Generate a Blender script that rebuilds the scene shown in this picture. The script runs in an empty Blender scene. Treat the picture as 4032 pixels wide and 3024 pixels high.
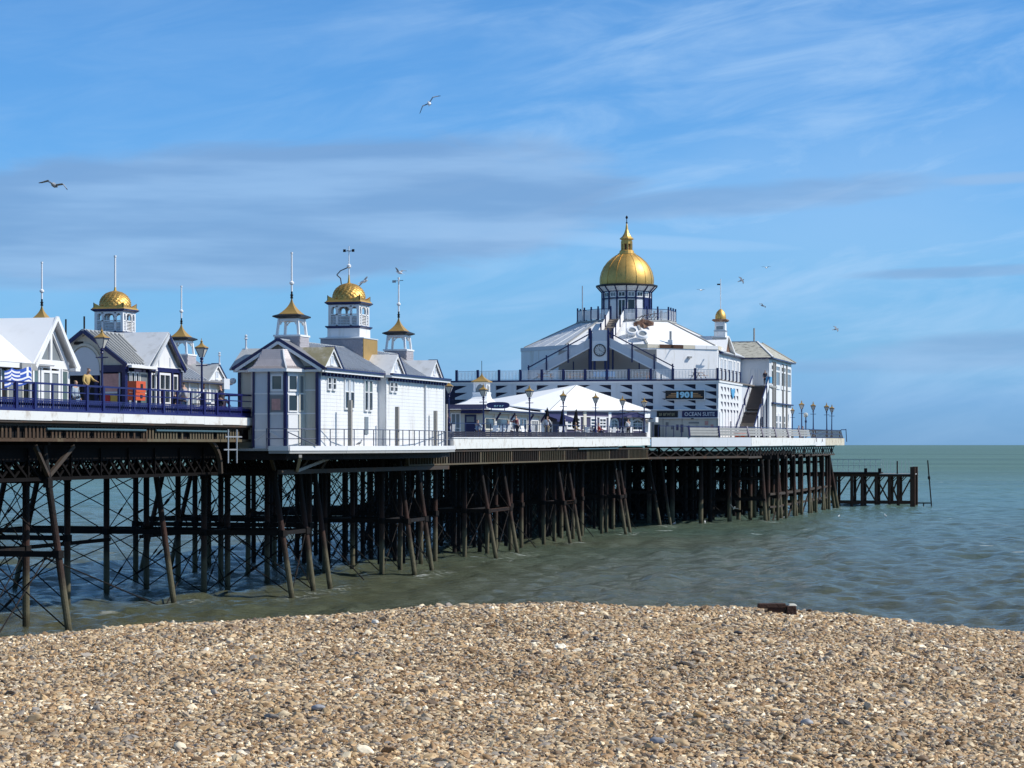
import bpy, bmesh, math, random
import numpy as np
from mathutils import Vector, Matrix, Quaternion

random.seed(7)
R = math.radians
scene = bpy.context.scene
COL = scene.collection

# ------------------------------------------------------------------ camera
# World axes: +Y runs out to sea along the pier axis (x = 0), +X points to the
# beach the camera stands on, z = 0 is the sea.
YAW = R(14.7)
cam_d = bpy.data.cameras.new('camera')
cam_d.sensor_width = 36.0
cam_d.lens = 80.0
cam_d.shift_y = 0.0594
cam_d.clip_start = 0.5
cam_d.clip_end = 120000.0
cam = bpy.data.objects.new('camera', cam_d)
COL.objects.link(cam)
cam.location = (51.5, 0.0, 8.3)
cam.rotation_euler = (R(90), 0, YAW)
scene.camera = cam

# ------------------------------------------------------------------ sun and sky
SUN_AZ, SUN_EL = R(9), R(44)          # azimuth from +X towards +Y
sdir = Vector((math.cos(SUN_EL) * math.cos(SUN_AZ), math.cos(SUN_EL) * math.sin(SUN_AZ), math.sin(SUN_EL)))
sun_d = bpy.data.lights.new('sun', 'SUN')
sun_d.energy = 4.7
sun_d.angle = R(0.5)
sun_d.color = (1.0, 0.955, 0.88)
sun = bpy.data.objects.new('sun', sun_d)
COL.objects.link(sun)
sun.rotation_euler = sdir.to_track_quat('Z', 'Y').to_euler()
sun.location = (60, 40, 80)

scene.view_settings.view_transform = 'Standard'
scene.view_settings.look = 'None'
scene.view_settings.exposure = 0.0
scene.view_settings.gamma = 1.0
scene.view_settings.use_curve_mapping = False
scene.cycles.max_bounces = 6
scene.cycles.transparent_max_bounces = 6


class Nodes:
    """little helper to write node trees as expressions"""
    def __init__(self, tree):
        self.t = tree

    def n(self, kind, **kw):
        nd = self.t.nodes.new(kind)
        for k, v in kw.items():
            setattr(nd, k, v)
        return nd

    def put(self, sock, v):
        if isinstance(v, bpy.types.NodeSocket):
            self.t.links.new(v, sock)
        else:
            sock.default_value = v

    def m(self, op, a, b=None, c=None, clamp=False):
        nd = self.n('ShaderNodeMath', operation=op, use_clamp=clamp)
        self.put(nd.inputs[0], a)
        if b is not None:
            self.put(nd.inputs[1], b)
        if c is not None:
            self.put(nd.inputs[2], c)
        return nd.outputs[0]

    def dot(self, v, w):
        nd = self.n('ShaderNodeVectorMath', operation='DOT_PRODUCT')
        self.put(nd.inputs[0], v)
        nd.inputs[1].default_value = w
        return nd.outputs['Value']

    def xyz(self, x, y, z):
        nd = self.n('ShaderNodeCombineXYZ')
        self.put(nd.inputs[0], x)
        self.put(nd.inputs[1], y)
        self.put(nd.inputs[2], z)
        return nd.outputs[0]

    def scale(self, v, s):
        nd = self.n('ShaderNodeVectorMath', operation='MULTIPLY')
        self.put(nd.inputs[0], v)
        nd.inputs[1].default_value = s
        return nd.outputs[0]

    def noise(self, v, scale, detail=3.0, rough=0.5, dist=0.0):
        nd = self.n('ShaderNodeTexNoise')
        if v is not None:
            self.put(nd.inputs['Vector'], v)
        nd.inputs['Scale'].default_value = scale
        nd.inputs['Detail'].default_value = detail
        nd.inputs['Roughness'].default_value = rough
        nd.inputs['Distortion'].default_value = dist
        return nd.outputs['Fac']

    def sstep(self, v, a, b, lo=0.0, hi=1.0):
        nd = self.n('ShaderNodeMapRange', interpolation_type='SMOOTHSTEP')
        self.put(nd.inputs['Value'], v)
        nd.inputs['From Min'].default_value = a
        nd.inputs['From Max'].default_value = b
        nd.inputs['To Min'].default_value = lo
        nd.inputs['To Max'].default_value = hi
        return nd.outputs['Result']

    def mix(self, f, a, b, blend='MIX'):
        nd = self.n('ShaderNodeMix', data_type='RGBA', blend_type=blend)
        self.put(nd.inputs[0], f)
        self.put(nd.inputs[6], a)
        self.put(nd.inputs[7], b)
        return nd.outputs[2]

    def ramp(self, f, stops):
        nd = self.n('ShaderNodeValToRGB')
        self.put(nd.inputs[0], f)
        el = nd.color_ramp.elements
        while len(el) > 1:
            el.remove(el[-1])
        for i, (p, c) in enumerate(stops):
            e = el[0] if i == 0 else el.new(p)
            e.position = p
            e.color = (*c, 1)
        return nd.outputs[0]


world = bpy.data.worlds.new('World')
scene.world = world
world.use_nodes = True
wt = world.node_tree
for nd in list(wt.nodes):
    wt.nodes.remove(nd)
W = Nodes(wt)
sky = W.n('ShaderNodeTexSky', sky_type='NISHITA')
sky.sun_disc = False
sky.sun_elevation = SUN_EL
sky.sun_rotation = R(90) - SUN_AZ
sky.altitude = 0
sky.air_density = 1.0
sky.dust_density = 0.2
sky.ozone_density = 3.0
gen = W.n('ShaderNodeTexCoord').outputs['Generated']
nrm = W.n('ShaderNodeVectorMath', operation='NORMALIZE')
W.put(nrm.inputs[0], gen)
dirv = nrm.outputs[0]
rgt = (math.cos(YAW), math.sin(YAW), 0)
fwd = (-math.sin(YAW), math.cos(YAW), 0)
az = W.m('ARCTAN2', W.dot(dirv, rgt), W.dot(dirv, fwd))
el = W.m('ARCSINE', W.dot(dirv, (0, 0, 1)))
skyc = W.mix(1.0, sky.outputs[0], W.ramp(W.m('DIVIDE', el, 1.5708),
             [(0.0, (0.31, 0.69, 1.62)), (0.012, (0.345, 0.71, 1.56)), (0.0273, (0.43, 0.82, 1.45)), (0.05, (0.50, 0.92, 1.43)), (0.11, (0.48, 0.95, 1.43)),
              (0.22, (0.62, 0.95, 1.24)), (0.45, (0.86, 1.0, 1.06)), (1.0, (0.98, 1.02, 1.0))]), 'MULTIPLY')
warp = W.noise(W.xyz(W.m('MULTIPLY', az, 9.0), W.m('MULTIPLY', el, 34.0), 0.0), 1.0, 8.0, 0.6, 0.5)
warp2 = W.noise(W.xyz(W.m('MULTIPLY', az, 12.0), W.m('ADD', W.m('MULTIPLY', el, 50.0), W.m('MULTIPLY', az, -8.0)), 3.0), 1.0, 6.0, 0.6, 0.6)


def bank(az0, el0, hw, hh, tilt, soft=0.55, wob=0.9):
    """elongated cloud bank with a torn edge"""
    dx = W.m('SUBTRACT', az, az0)
    dy = W.m('SUBTRACT', W.m('SUBTRACT', el, el0), W.m('MULTIPLY', dx, tilt))
    q = W.m('ADD', W.m('POWER', W.m('ABSOLUTE', W.m('DIVIDE', dx, hw)), 2.0), W.m('POWER', W.m('ABSOLUTE', W.m('DIVIDE', dy, hh)), 2.0))
    v = W.m('ADD', W.m('SUBTRACT', 1.0, q), W.m('MULTIPLY', W.m('SUBTRACT', warp, 0.5), wob))
    return W.sstep(v, 0.0, soft)


grey = W.m('MULTIPLY', bank(-0.112, 0.1005, 0.190, 0.035, 0.07, 0.40, 1.3), 0.72)
for b, k in ((bank(0.085, 0.106, 0.125, 0.0085, 0.075, 0.8, 1.6), 0.58), (bank(0.20, 0.0745, 0.060, 0.0032, 0.02, 0.9, 1.6), 0.55),
             (bank(0.20, 0.040, 0.075, 0.010, 0.06, 0.9, 1.2), 0.55), (bank(0.215, 0.114, 0.04, 0.0035, 0.03, 0.9, 1.4), 0.6),
             (bank(-0.16, 0.072, 0.11, 0.007, 0.03, 0.8, 1.6), 0.55), (bank(0.165, 0.036, 0.09, 0.0045, 0.05, 0.9, 1.4), 0.45),
             (bank(0.5, 0.16, 0.2, 0.025, 0.05, 0.8, 1.3), 0.6), (bank(-0.55, 0.13, 0.22, 0.03, 0.0, 0.8, 1.3), 0.6)):
    grey = W.m('MAXIMUM', grey, W.m('MULTIPLY', b, k))
wisp = W.sstep(warp2, 0.32, 0.80)
veil = W.m('MULTIPLY', wisp, W.sstep(W.m('ADD', az, W.m('MULTIPLY', W.m('SUBTRACT', warp, 0.5), 0.35)), -0.12, 0.12, 0.25, 0.85))
veil = W.m('MAXIMUM', veil, W.m('MULTIPLY', bank(0.065, 0.0885, 0.085, 0.0050, -0.055, 0.9, 1.2), 0.62))
veil = W.m('MAXIMUM', veil, W.m('MULTIPLY', bank(0.14, 0.104, 0.17, 0.055, 0.10, 1.3, 1.1), 0.42))
veil = W.m('MULTIPLY', veil, W.sstep(el, 0.0, 0.05, 0.25, 1.0))
lit = W.mix(W.m('MULTIPLY', veil, 0.66), skyc, (4.7, 6.9, 9.7, 1))
shade = W.noise(W.xyz(W.m('MULTIPLY', az, 7.0), W.m('MULTIPLY', el, 60.0), 9.0), 1.0, 4.0, 0.5)
gcol = W.mix(W.sstep(shade, 0.38, 0.66), (2.1, 3.7, 6.4, 1), (3.3, 5.2, 8.0, 1))
cloudy = W.mix(grey, lit, gcol)
bg = W.n('ShaderNodeBackground')
W.put(bg.inputs['Color'], cloudy)
bg.inputs['Strength'].default_value = 0.1
wo = W.n('ShaderNodeOutputWorld')
wt.links.new(bg.outputs[0], wo.inputs[0])

# ------------------------------------------------------------------ materials
def mat(name, col, rough=0.6, metal=0.0, var=0.08, vs=0.8, bump=0.0, bs=12.0, dirt=None, spec=0.4, streak=False):
    """painted / metal / stone surface: base colour with slow variation, optional
    dirt (colour, amount, noise scale) and fine relief, all in world space"""
    m_ = bpy.data.materials.new(name)
    m_.use_nodes = True
    t = m_.node_tree
    b = t.nodes['Principled BSDF']
    N = Nodes(t)
    pos = N.n('ShaderNodeNewGeometry').outputs['Position']
    c0 = tuple(max(0, x * (1 - var)) for x in col)
    c1 = tuple(min(1, x * (1 + var)) for x in col)
    c = N.mix(N.noise(pos, vs, 4, 0.6), (*c0, 1), (*c1, 1))
    if dirt:
        dc, amt, ds = dirt
        pv = N.scale(pos, (ds, ds, ds * (0.16 if streak else 1)))
        f = N.m('MULTIPLY', N.sstep(N.noise(pv, 1.0, 6, 0.65), 0.5, 0.72), amt)
        c = N.mix(f, c, (*dc, 1))
    N.put(b.inputs['Base Color'], c)
    b.inputs['Roughness'].default_value = rough
    b.inputs['Metallic'].default_value = metal
    b.inputs['Specular IOR Level'].default_value = spec
    if bump:
        bp = N.n('ShaderNodeBump')
        bp.inputs['Strength'].default_value = bump
        bp.inputs['Distance'].default_value = 0.05
        N.put(bp.inputs['Height'], N.noise(pos, bs, 4, 0.6))
        N.put(b.inputs['Normal'], bp.outputs[0])
    return m_


M = {}
M['white'] = mat('white_paint', (0.78, 0.785, 0.79), 0.5, dirt=((0.50, 0.45, 0.37), 0.5, 1.5), streak=True, var=0.04)
M['trim'] = mat('white_trim', (0.80, 0.80, 0.80), 0.45, var=0.03)
M['fascia'] = mat('weathered_white_fascia', (0.74, 0.74, 0.71), 0.6, dirt=((0.30, 0.22, 0.14), 0.5, 1.6), var=0.05)
M['worn'] = mat('rust_stained_concrete', (0.60, 0.55, 0.44), 0.8, dirt=((0.16, 0.10, 0.055), 0.95, 1.1), var=0.1, bump=0.3)
M['cream'] = mat('cream_paint', (0.62, 0.60, 0.52), 0.6, dirt=((0.42, 0.37, 0.27), 0.5, 1.2), streak=True, var=0.05)
M['greywall'] = mat('grey_and_shaded_white', (0.60, 0.63, 0.67), 0.6, dirt=((0.45, 0.45, 0.44), 0.4, 1.0), streak=True, var=0.04)  # bluish grey; on landward white faces it paints in shade
M['navy'] = mat('navy_gloss_paint', (0.012, 0.016, 0.085), 0.35, var=0.2)
M['blue'] = mat('royal_blue_railing_paint', (0.013, 0.015, 0.105), 0.4, var=0.2)
M['black'] = mat('black_paint', (0.012, 0.012, 0.014), 0.5)
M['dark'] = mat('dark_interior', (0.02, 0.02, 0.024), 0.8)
M['recess'] = mat('dark_blue_and_recess_shade', (0.018, 0.02, 0.05), 0.7)  # dark blue; also paints shade into openings and behind louvre slats
M['gold'] = mat('gilded_metal', (0.66, 0.42, 0.13), 0.52, 0.85, var=0.12, vs=2.5, dirt=((0.35, 0.22, 0.06), 0.4, 2.0))
M['goldpaint'] = mat('gold_painted_shingle', (0.40, 0.25, 0.075), 0.5, 0.15, var=0.15, vs=3, dirt=((0.28, 0.18, 0.06), 0.4, 2.0))
M['zinc'] = mat('weathered_zinc_roof', (0.47, 0.49, 0.50), 0.5, 0.25, var=0.15, dirt=((0.20, 0.20, 0.18), 0.6, 1.2))
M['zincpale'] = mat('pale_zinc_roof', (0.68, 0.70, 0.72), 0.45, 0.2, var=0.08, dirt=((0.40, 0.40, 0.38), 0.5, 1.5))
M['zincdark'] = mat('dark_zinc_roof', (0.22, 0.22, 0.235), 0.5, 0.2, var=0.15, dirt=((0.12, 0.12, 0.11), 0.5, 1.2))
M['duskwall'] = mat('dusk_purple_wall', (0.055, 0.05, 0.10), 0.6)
M['shadeiron'] = mat('shade_darkened_iron', (0.006, 0.005, 0.005), 0.85, var=0.3, spec=0.12)  # iron colour darkened to stand for shade under the deck
M['taupe'] = mat('shaded_tan_render', (0.34, 0.31, 0.28), 0.7, var=0.06)  # tan wall colour darkened with the shade beneath the stairs
M['railgrey'] = mat('blue_grey_rail_paint', (0.075, 0.09, 0.14), 0.5)
M['moss'] = mat('mossy_roof', (0.23, 0.21, 0.13), 0.9, var=0.3, vs=2, dirt=((0.40, 0.39, 0.36), 0.8, 1.4), bump=0.4)
M['lichen'] = mat('lichen_mottled_slates', (0.40, 0.39, 0.33), 0.85, var=0.35, vs=1.8, dirt=((0.035, 0.03, 0.02), 1.0, 1.7), bump=0.4)
M['whiteroof'] = mat('white_coated_roof', (0.80, 0.81, 0.82), 0.55, var=0.03, dirt=((0.60, 0.60, 0.58), 0.3, 0.7))
M['shingle'] = mat('grey_mauve_shingles', (0.36, 0.34, 0.37), 0.6, var=0.15, vs=4)
M['shinglepale'] = mat('pale_scalloped_tiles', (0.50, 0.46, 0.47), 0.45, 0.1, var=0.15, vs=4)
M['iron'] = mat('rusty_dark_iron', (0.012, 0.010, 0.0095), 0.75, var=0.3, vs=1.5, dirt=((0.05, 0.026, 0.016), 0.6, 1.2), spec=0.2, bump=0.3)
M['rust'] = mat('red_brown_rusty_iron', (0.085, 0.045, 0.03), 0.8, var=0.3, vs=1.5, dirt=((0.03, 0.02, 0.016), 0.8, 1.5), spec=0.2, bump=0.3)
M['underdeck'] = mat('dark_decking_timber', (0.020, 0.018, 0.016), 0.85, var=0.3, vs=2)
M['batten'] = mat('stained_ochre_batten', (0.11, 0.09, 0.055), 0.8, var=0.25, vs=3, dirt=((0.10, 0.045, 0.02), 0.8, 1.3))
M['rustbatten'] = mat('rust_stained_board', (0.062, 0.036, 0.020), 0.85, var=0.3, vs=2, dirt=((0.15, 0.12, 0.07), 0.8, 0.9))
M['plate'] = mat('brown_girder_paint', (0.05, 0.038, 0.029), 0.75, var=0.25, vs=2, dirt=((0.10, 0.045, 0.022), 0.7, 1.2))
M['pipe'] = mat('teal_pipe', (0.06, 0.12, 0.15), 0.5)
M['deck'] = mat('deck_boards', (0.19, 0.17, 0.15), 0.8, var=0.15)
M['stair'] = mat('brown_stair_rubber', (0.10, 0.085, 0.08), 0.8, var=0.1)
M['tan'] = mat('tan_step_mat', (0.27, 0.23, 0.19), 0.8)
M['timber'] = mat('dark_wet_timber', (0.055, 0.027, 0.018), 0.9, var=0.35, vs=9, bump=0.5, bs=30)
M['orange'] = mat('orange_red_cabinet_paint', (0.62, 0.10, 0.035), 0.45)
M['red'] = mat('red_paint', (0.45, 0.03, 0.03), 0.5)
M['yellow'] = mat('yellow_panel', (0.55, 0.36, 0.08), 0.6)
M['pink'] = mat('faded_pink_poster', (0.55, 0.30, 0.27), 0.6, var=0.35, vs=5)
M['skyblue'] = mat('bright_blue_sign', (0.10, 0.36, 0.62), 0.5)
M['cyan'] = mat('pale_cyan_lettering', (0.40, 0.72, 0.85), 0.5)
M['stripe'] = mat('orange_brown_stripe', (0.45, 0.24, 0.10), 0.5)
M['lettergold'] = mat('dull_gold_lettering', (0.42, 0.38, 0.22), 0.5)
M['awning'] = mat('navy_canvas', (0.018, 0.022, 0.09), 0.85)
M['umbrella'] = mat('black_canvas', (0.010, 0.010, 0.014), 0.9)
M['planter'] = mat('dark_purple_bench_boards', (0.010, 0.009, 0.022), 0.7, var=0.3, vs=3)
M['fascia_purple'] = mat('dull_purple_fascia', (0.10, 0.085, 0.15), 0.6)
M['plastic'] = mat('white_plastic', (0.80, 0.80, 0.80), 0.4)
M['oak'] = mat('orange_brown_timber', (0.42, 0.22, 0.09), 0.6)
M['greypanel'] = mat('weathered_grey_board', (0.33, 0.335, 0.33), 0.75, var=0.15, vs=2, dirt=((0.28, 0.27, 0.25), 0.6, 1.4))
M['galv'] = mat('galvanised_steel', (0.45, 0.47, 0.49), 0.45, 0.5)
M['post'] = mat('grey_weathered_post', (0.34, 0.32, 0.29), 0.8)
M['clockface'] = mat('pale_clock_face', (0.62, 0.62, 0.60), 0.4)
M['brownsheet'] = mat('peeling_brown_sheet', (0.16, 0.085, 0.055), 0.8, var=0.3, vs=3, dirt=((0.40, 0.34, 0.26), 0.7, 1.6))
M['skin'] = mat('skin', (0.48, 0.29, 0.21), 0.55)
M['beak'] = mat('yellow_beak', (0.6, 0.4, 0.05), 0.5)
M['featherwhite'] = mat('white_feathers', (0.80, 0.80, 0.80), 0.7)
M['feathergrey'] = mat('grey_feathers', (0.26, 0.28, 0.31), 0.7)
M['featherdark'] = mat('dark_feathers', (0.045, 0.045, 0.055), 0.7)


def cloth(name, c):
    return mat(name, c, 0.85, var=0.12, vs=6)


def glass_mat(name, col, rough=0.08):
    m_ = bpy.data.materials.new(name)
    m_.use_nodes = True
    b = m_.node_tree.nodes['Principled BSDF']
    b.inputs['Base Color'].default_value = (*col, 1)
    b.inputs['Roughness'].default_value = rough
    b.inputs['Specular IOR Level'].default_value = 0.6
    return m_


M['glass'] = glass_mat('dark_window_glass', (0.018, 0.024, 0.028))
M['glassgreen'] = glass_mat('greenish_window_glass', (0.10, 0.15, 0.15))
M['glassblue'] = glass_mat('blue_grey_window_glass', (0.045, 0.065, 0.085))
M['glassgrey'] = glass_mat('grey_net_window', (0.20, 0.22, 0.23), 0.2)
M['glasspale'] = glass_mat('pale_blind_window', (0.55, 0.60, 0.66), 0.3)
M['lampglass'] = glass_mat('milky_lantern_glass', (0.62, 0.61, 0.56), 0.25)


def pile_material():
    """iron column: black-brown above, red rust midway, pale olive weed and
    barnacle band where the tide reaches"""
    m_ = bpy.data.materials.new('tidal_iron_column')
    m_.use_nodes = True
    t = m_.node_tree
    b = t.nodes['Principled BSDF']
    N = Nodes(t)
    pos = N.n('ShaderNodeNewGeometry').outputs['Position']
    sep = N.n('ShaderNodeSeparateXYZ')
    N.put(sep.inputs[0], pos)
    z = N.m('ADD', sep.outputs[2], N.m('MULTIPLY', N.m('SUBTRACT', N.noise(pos, 1.3, 4, 0.6), 0.5), 1.6))
    c = N.ramp(N.m('DIVIDE', z, 9.0), [(0.0, (0.070, 0.062, 0.032)), (0.05, (0.15, 0.135, 0.08)), (0.20, (0.165, 0.145, 0.09)), (0.28, (0.06, 0.042, 0.03)),
                                       (0.40, (0.075, 0.034, 0.025)), (0.50, (0.035, 0.018, 0.014)), (0.6, (0.014, 0.010, 0.0095)), (1.0, (0.009, 0.008, 0.008))])
    c = N.mix(N.noise(pos, 4.0, 5, 0.7), c, N.mix(0.6, c, (0.01, 0.009, 0.008, 1)))
    N.put(b.inputs['Base Color'], c)
    b.inputs['Roughness'].default_value = 0.75
    b.inputs['Specular IOR Level'].default_value = 0.25
    bp = N.n('ShaderNodeBump')
    bp.inputs['Strength'].default_value = 0.5
    bp.inputs['Distance'].default_value = 0.05
    N.put(bp.inputs['Height'], N.noise(pos, 9.0, 4, 0.7))
    N.put(b.inputs['Normal'], bp.outputs[0])
    return m_


M['pile'] = pile_material()

# ------------------------------------------------------------------ mesh helpers
OFF = {}


def thing(name, label, cat, loc=(0, 0, 0), group=None, kind=None):
    o = bpy.data.objects.new(name, None)
    o.empty_display_size = 0.2
    COL.objects.link(o)
    o.location = loc
    o['label'] = label
    o['category'] = cat
    if group:
        o['group'] = group
    if kind:
        o['kind'] = kind
    OFF[o] = Vector(loc)
    return o


def tag(o, label, cat, group=None):
    o['label'] = label
    o['category'] = cat
    if group:
        o['group'] = group
    return o


def off(par):
    return OFF[par] if par is not None else Vector((0, 0, 0))


class MB:
    def __init__(self):
        self.v, self.f, self.mi = [], [], []

    def add(self, vs, fs, mi=0):
        k = len(self.v)
        self.v += [tuple(p) for p in vs]
        self.f += [tuple(i + k for i in q) for q in fs]
        self.mi += [mi] * len(fs)

    def box(self, x0, x1, y0, y1, z0, z1, mi=0):
        p = [(x, y, z) for z in (z0, z1) for y in (y0, y1) for x in (x0, x1)]
        self.add(p, [(0, 2, 3, 1), (4, 5, 7, 6), (0, 1, 5, 4), (2, 6, 7, 3), (0, 4, 6, 2), (1, 3, 7, 5)], mi)

    def bar(self, p, q, w, h, mi=0):
        m_ = bar_matrix(p, q, w, h)
        vs = [m_ @ Vector((x, y, z)) for z in (-.5, .5) for y in (-.5, .5) for x in (-.5, .5)]
        self.add(vs, [(0, 2, 3, 1), (4, 5, 7, 6), (0, 1, 5, 4), (2, 6, 7, 3), (0, 4, 6, 2), (1, 3, 7, 5)], mi)

    def tube(self, p, q, r0, r1=None, n=10, mi=0):
        p, q = Vector(p), Vector(q)
        r1 = r0 if r1 is None else r1
        rot = (q - p).to_track_quat('Z', 'Y')
        a = [p + rot @ Vector((r0 * math.cos(i * 2 * math.pi / n), r0 * math.sin(i * 2 * math.pi / n), 0)) for i in range(n)]
        b = [q + rot @ Vector((r1 * math.cos(i * 2 * math.pi / n), r1 * math.sin(i * 2 * math.pi / n), 0)) for i in range(n)]
        fs = [(i, (i + 1) % n, n + (i + 1) % n, n + i) for i in range(n)] + [tuple(range(n - 1, -1, -1)), tuple(range(n, 2 * n))]
        self.add(a + b, fs, mi)

    def lathe(self, prof, c=(0, 0, 0), n=16, a0=0.0, turn=2 * math.pi, mi=0):
        """prof: (radius, z) from bottom to top"""
        c = Vector(c)
        full = abs(turn - 2 * math.pi) < 1e-6
        k = n if full else n + 1
        vs = []
        for r, z in prof:
            for i in range(k):
                t = a0 + turn * i / n
                vs.append((c.x + r * math.cos(t), c.y + r * math.sin(t), c.z + z))
        fs = []
        for j in range(len(prof) - 1):
            for i in range(n):
                i2 = (i + 1) % k
                fs.append((j * k + i, j * k + i2, (j + 1) * k + i2, (j + 1) * k + i))
        if full:
            fs.append(tuple(range(k - 1, -1, -1)))
            fs.append(tuple(range((len(prof) - 1) * k, len(prof) * k)))
        self.add(vs, fs, mi)

    def prism(self, xy, z0, z1, mi=0):
        n = len(xy)
        vs = [(x, y, z0) for x, y in xy] + [(x, y, z1) for x, y in xy]
        self.add(vs, [tuple(range(n - 1, -1, -1)), tuple(range(n, 2 * n))] + [(i, (i + 1) % n, n + (i + 1) % n, n + i) for i in range(n)], mi)

    def slab(self, pts, th, mi=0, d=None):
        """flat polygon given thickness th along -normal (or along d)"""
        ps = [Vector(p) for p in pts]
        nv = Vector((0, 0, 0))
        for i in range(len(ps)):
            a, b = ps[i], ps[(i + 1) % len(ps)]
            nv += a.cross(b)
        nv.normalize()
        dv = (-nv * th) if d is None else Vector(d)
        n = len(ps)
        vs = ps + [p + dv for p in ps]
        self.add(vs, [tuple(range(n)), tuple(range(2 * n - 1, n - 1, -1))] + [((i + 1) % n, i, n + i, n + (i + 1) % n) for i in range(n)], mi)

    def build(self, name, m_, par=None, smooth=False, local=False):
        me = bpy.data.meshes.new(name)
        o_ = Vector((0, 0, 0)) if local else off(par)
        me.from_pydata([tuple(Vector(p) - o_) for p in self.v], [], self.f)
        for x in (m_ if isinstance(m_, (list, tuple)) else [m_]):
            me.materials.append(x)
        if any(self.mi):
            me.polygons.foreach_set('material_index', self.mi)
        bm = bmesh.new()
        bm.from_mesh(me)
        bmesh.ops.recalc_face_normals(bm, faces=bm.faces)
        bm.to_mesh(me)
        bm.free()
        if smooth:
            me.polygons.foreach_set('use_smooth', [True] * len(me.polygons))
            try:
                me.set_sharp_from_angle(angle=R(38))
            except Exception:
                pass
        me.update()
        o = bpy.data.objects.new(name, me)
        COL.objects.link(o)
        if par is not None:
            o.parent = par
            OFF[o] = OFF[par]
        else:
            OFF[o] = Vector((0, 0, 0))
        return o


def bar_matrix(p, q, w, h):
    p, q = Vector(p), Vector(q)
    d = q - p
    L = d.length
    zc = d / L
    if abs(zc.z) > 0.98:
        xc = Vector((1, 0, 0)) - zc * zc.x
    else:
        xc = Vector((zc.y, -zc.x, 0))
    xc.normalize()
    yc = zc.cross(xc)
    m_ = Matrix((xc * w, yc * h, zc * L)).transposed().to_4x4()
    m_.translation = (p + q) / 2
    return m_


_unit = {}


def unit(kind, m_):
    key = (kind, m_.name)
    if key not in _unit:
        mb = MB()
        if kind == 'cube':
            mb.box(-.5, .5, -.5, .5, -.5, .5)
        else:
            mb.tube((0, 0, -.5), (0, 0, .5), 1.0, 1.0, 12 if kind == 'rod' else 6)
        me = bpy.data.meshes.new('bar' if kind == 'cube' else 'rod')
        me.from_pydata(mb.v, [], mb.f)
        me.materials.append(m_)
        me.update()
        _unit[key] = me
    return _unit[key]


def inst(name, me, mtx, par):
    o = bpy.data.objects.new(name, me)
    COL.objects.link(o)
    mm = mtx.copy()
    mm.translation = mm.translation - off(par)
    if par is not None:
        o.parent = par
    o.matrix_local = mm
    return o


def bar(name, p, q, w, h, m_, par):
    return inst(name, unit('cube', m_), bar_matrix(p, q, w, h), par)


def rod(name, p, q, r, m_, par, n=12):
    return inst(name, unit('rod' if n > 6 else 'rod6', m_), bar_matrix(p, q, r, r), par)


def blk(name, x0, x1, y0, y1, z0, z1, m_, par):
    mm = Matrix.Diagonal((x1 - x0, y1 - y0, z1 - z0, 1))
    mm.translation = Vector(((x0 + x1) / 2, (y0 + y1) / 2, (z0 + z1) / 2))
    return inst(name, unit('cube', m_), mm, par)


class Face:
    """a wall plane: a runs along it, o stands out of it (to the right of a)"""
    def __init__(self, x, y, dx, dy):
        L = math.hypot(dx, dy)
        self.x, self.y, self.dx, self.dy = x, y, dx / L, dy / L
        self.k = 1.0          # stretch along the wall

    def p(self, a, z, o=0.0):
        a = a * self.k
        return Vector((self.x + self.dx * a + self.dy * o, self.y + self.dy * a - self.dx * o, z))

    def mtx(self, a0, a1, z0, z1, o0, o1):
        xc = Vector((self.dx, self.dy, 0)) * (a1 - a0) * self.k
        yc = Vector((self.dy, -self.dx, 0)) * (o1 - o0)
        m_ = Matrix((xc, yc, Vector((0, 0, z1 - z0)))).transposed().to_4x4()
        m_.translation = self.p((a0 + a1) / 2, (z0 + z1) / 2, (o0 + o1) / 2)
        return m_

    def bx(self, name, a0, a1, z0, z1, o0, o1, m_, par):
        return inst(name, unit('cube', m_), self.mtx(a0, a1, z0, z1, o0, o1), par)

    def mbox(self, mb, a0, a1, z0, z1, o0, o1, mi=0):
        m_ = self.mtx(a0, a1, z0, z1, o0, o1)
        vs = [m_ @ Vector((x, y, z)) for z in (-.5, .5) for y in (-.5, .5) for x in (-.5, .5)]
        mb.add(vs, [(0, 2, 3, 1), (4, 5, 7, 6), (0, 1, 5, 4), (2, 6, 7, 3), (0, 4, 6, 2), (1, 3, 7, 5)], mi)

    def mpoly(self, mb, pts, o0, o1, mi=0):
        """solid plate from (a, z) outline between offsets o0 < o1"""
        n = len(pts)
        vs = [self.p(a, z, o1) for a, z in pts] + [self.p(a, z, o0) for a, z in pts]
        mb.add(vs, [tuple(range(n)), tuple(range(2 * n - 1, n - 1, -1))] + [((i + 1) % n, i, n + i, n + (i + 1) % n) for i in range(n)], mi)


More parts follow.
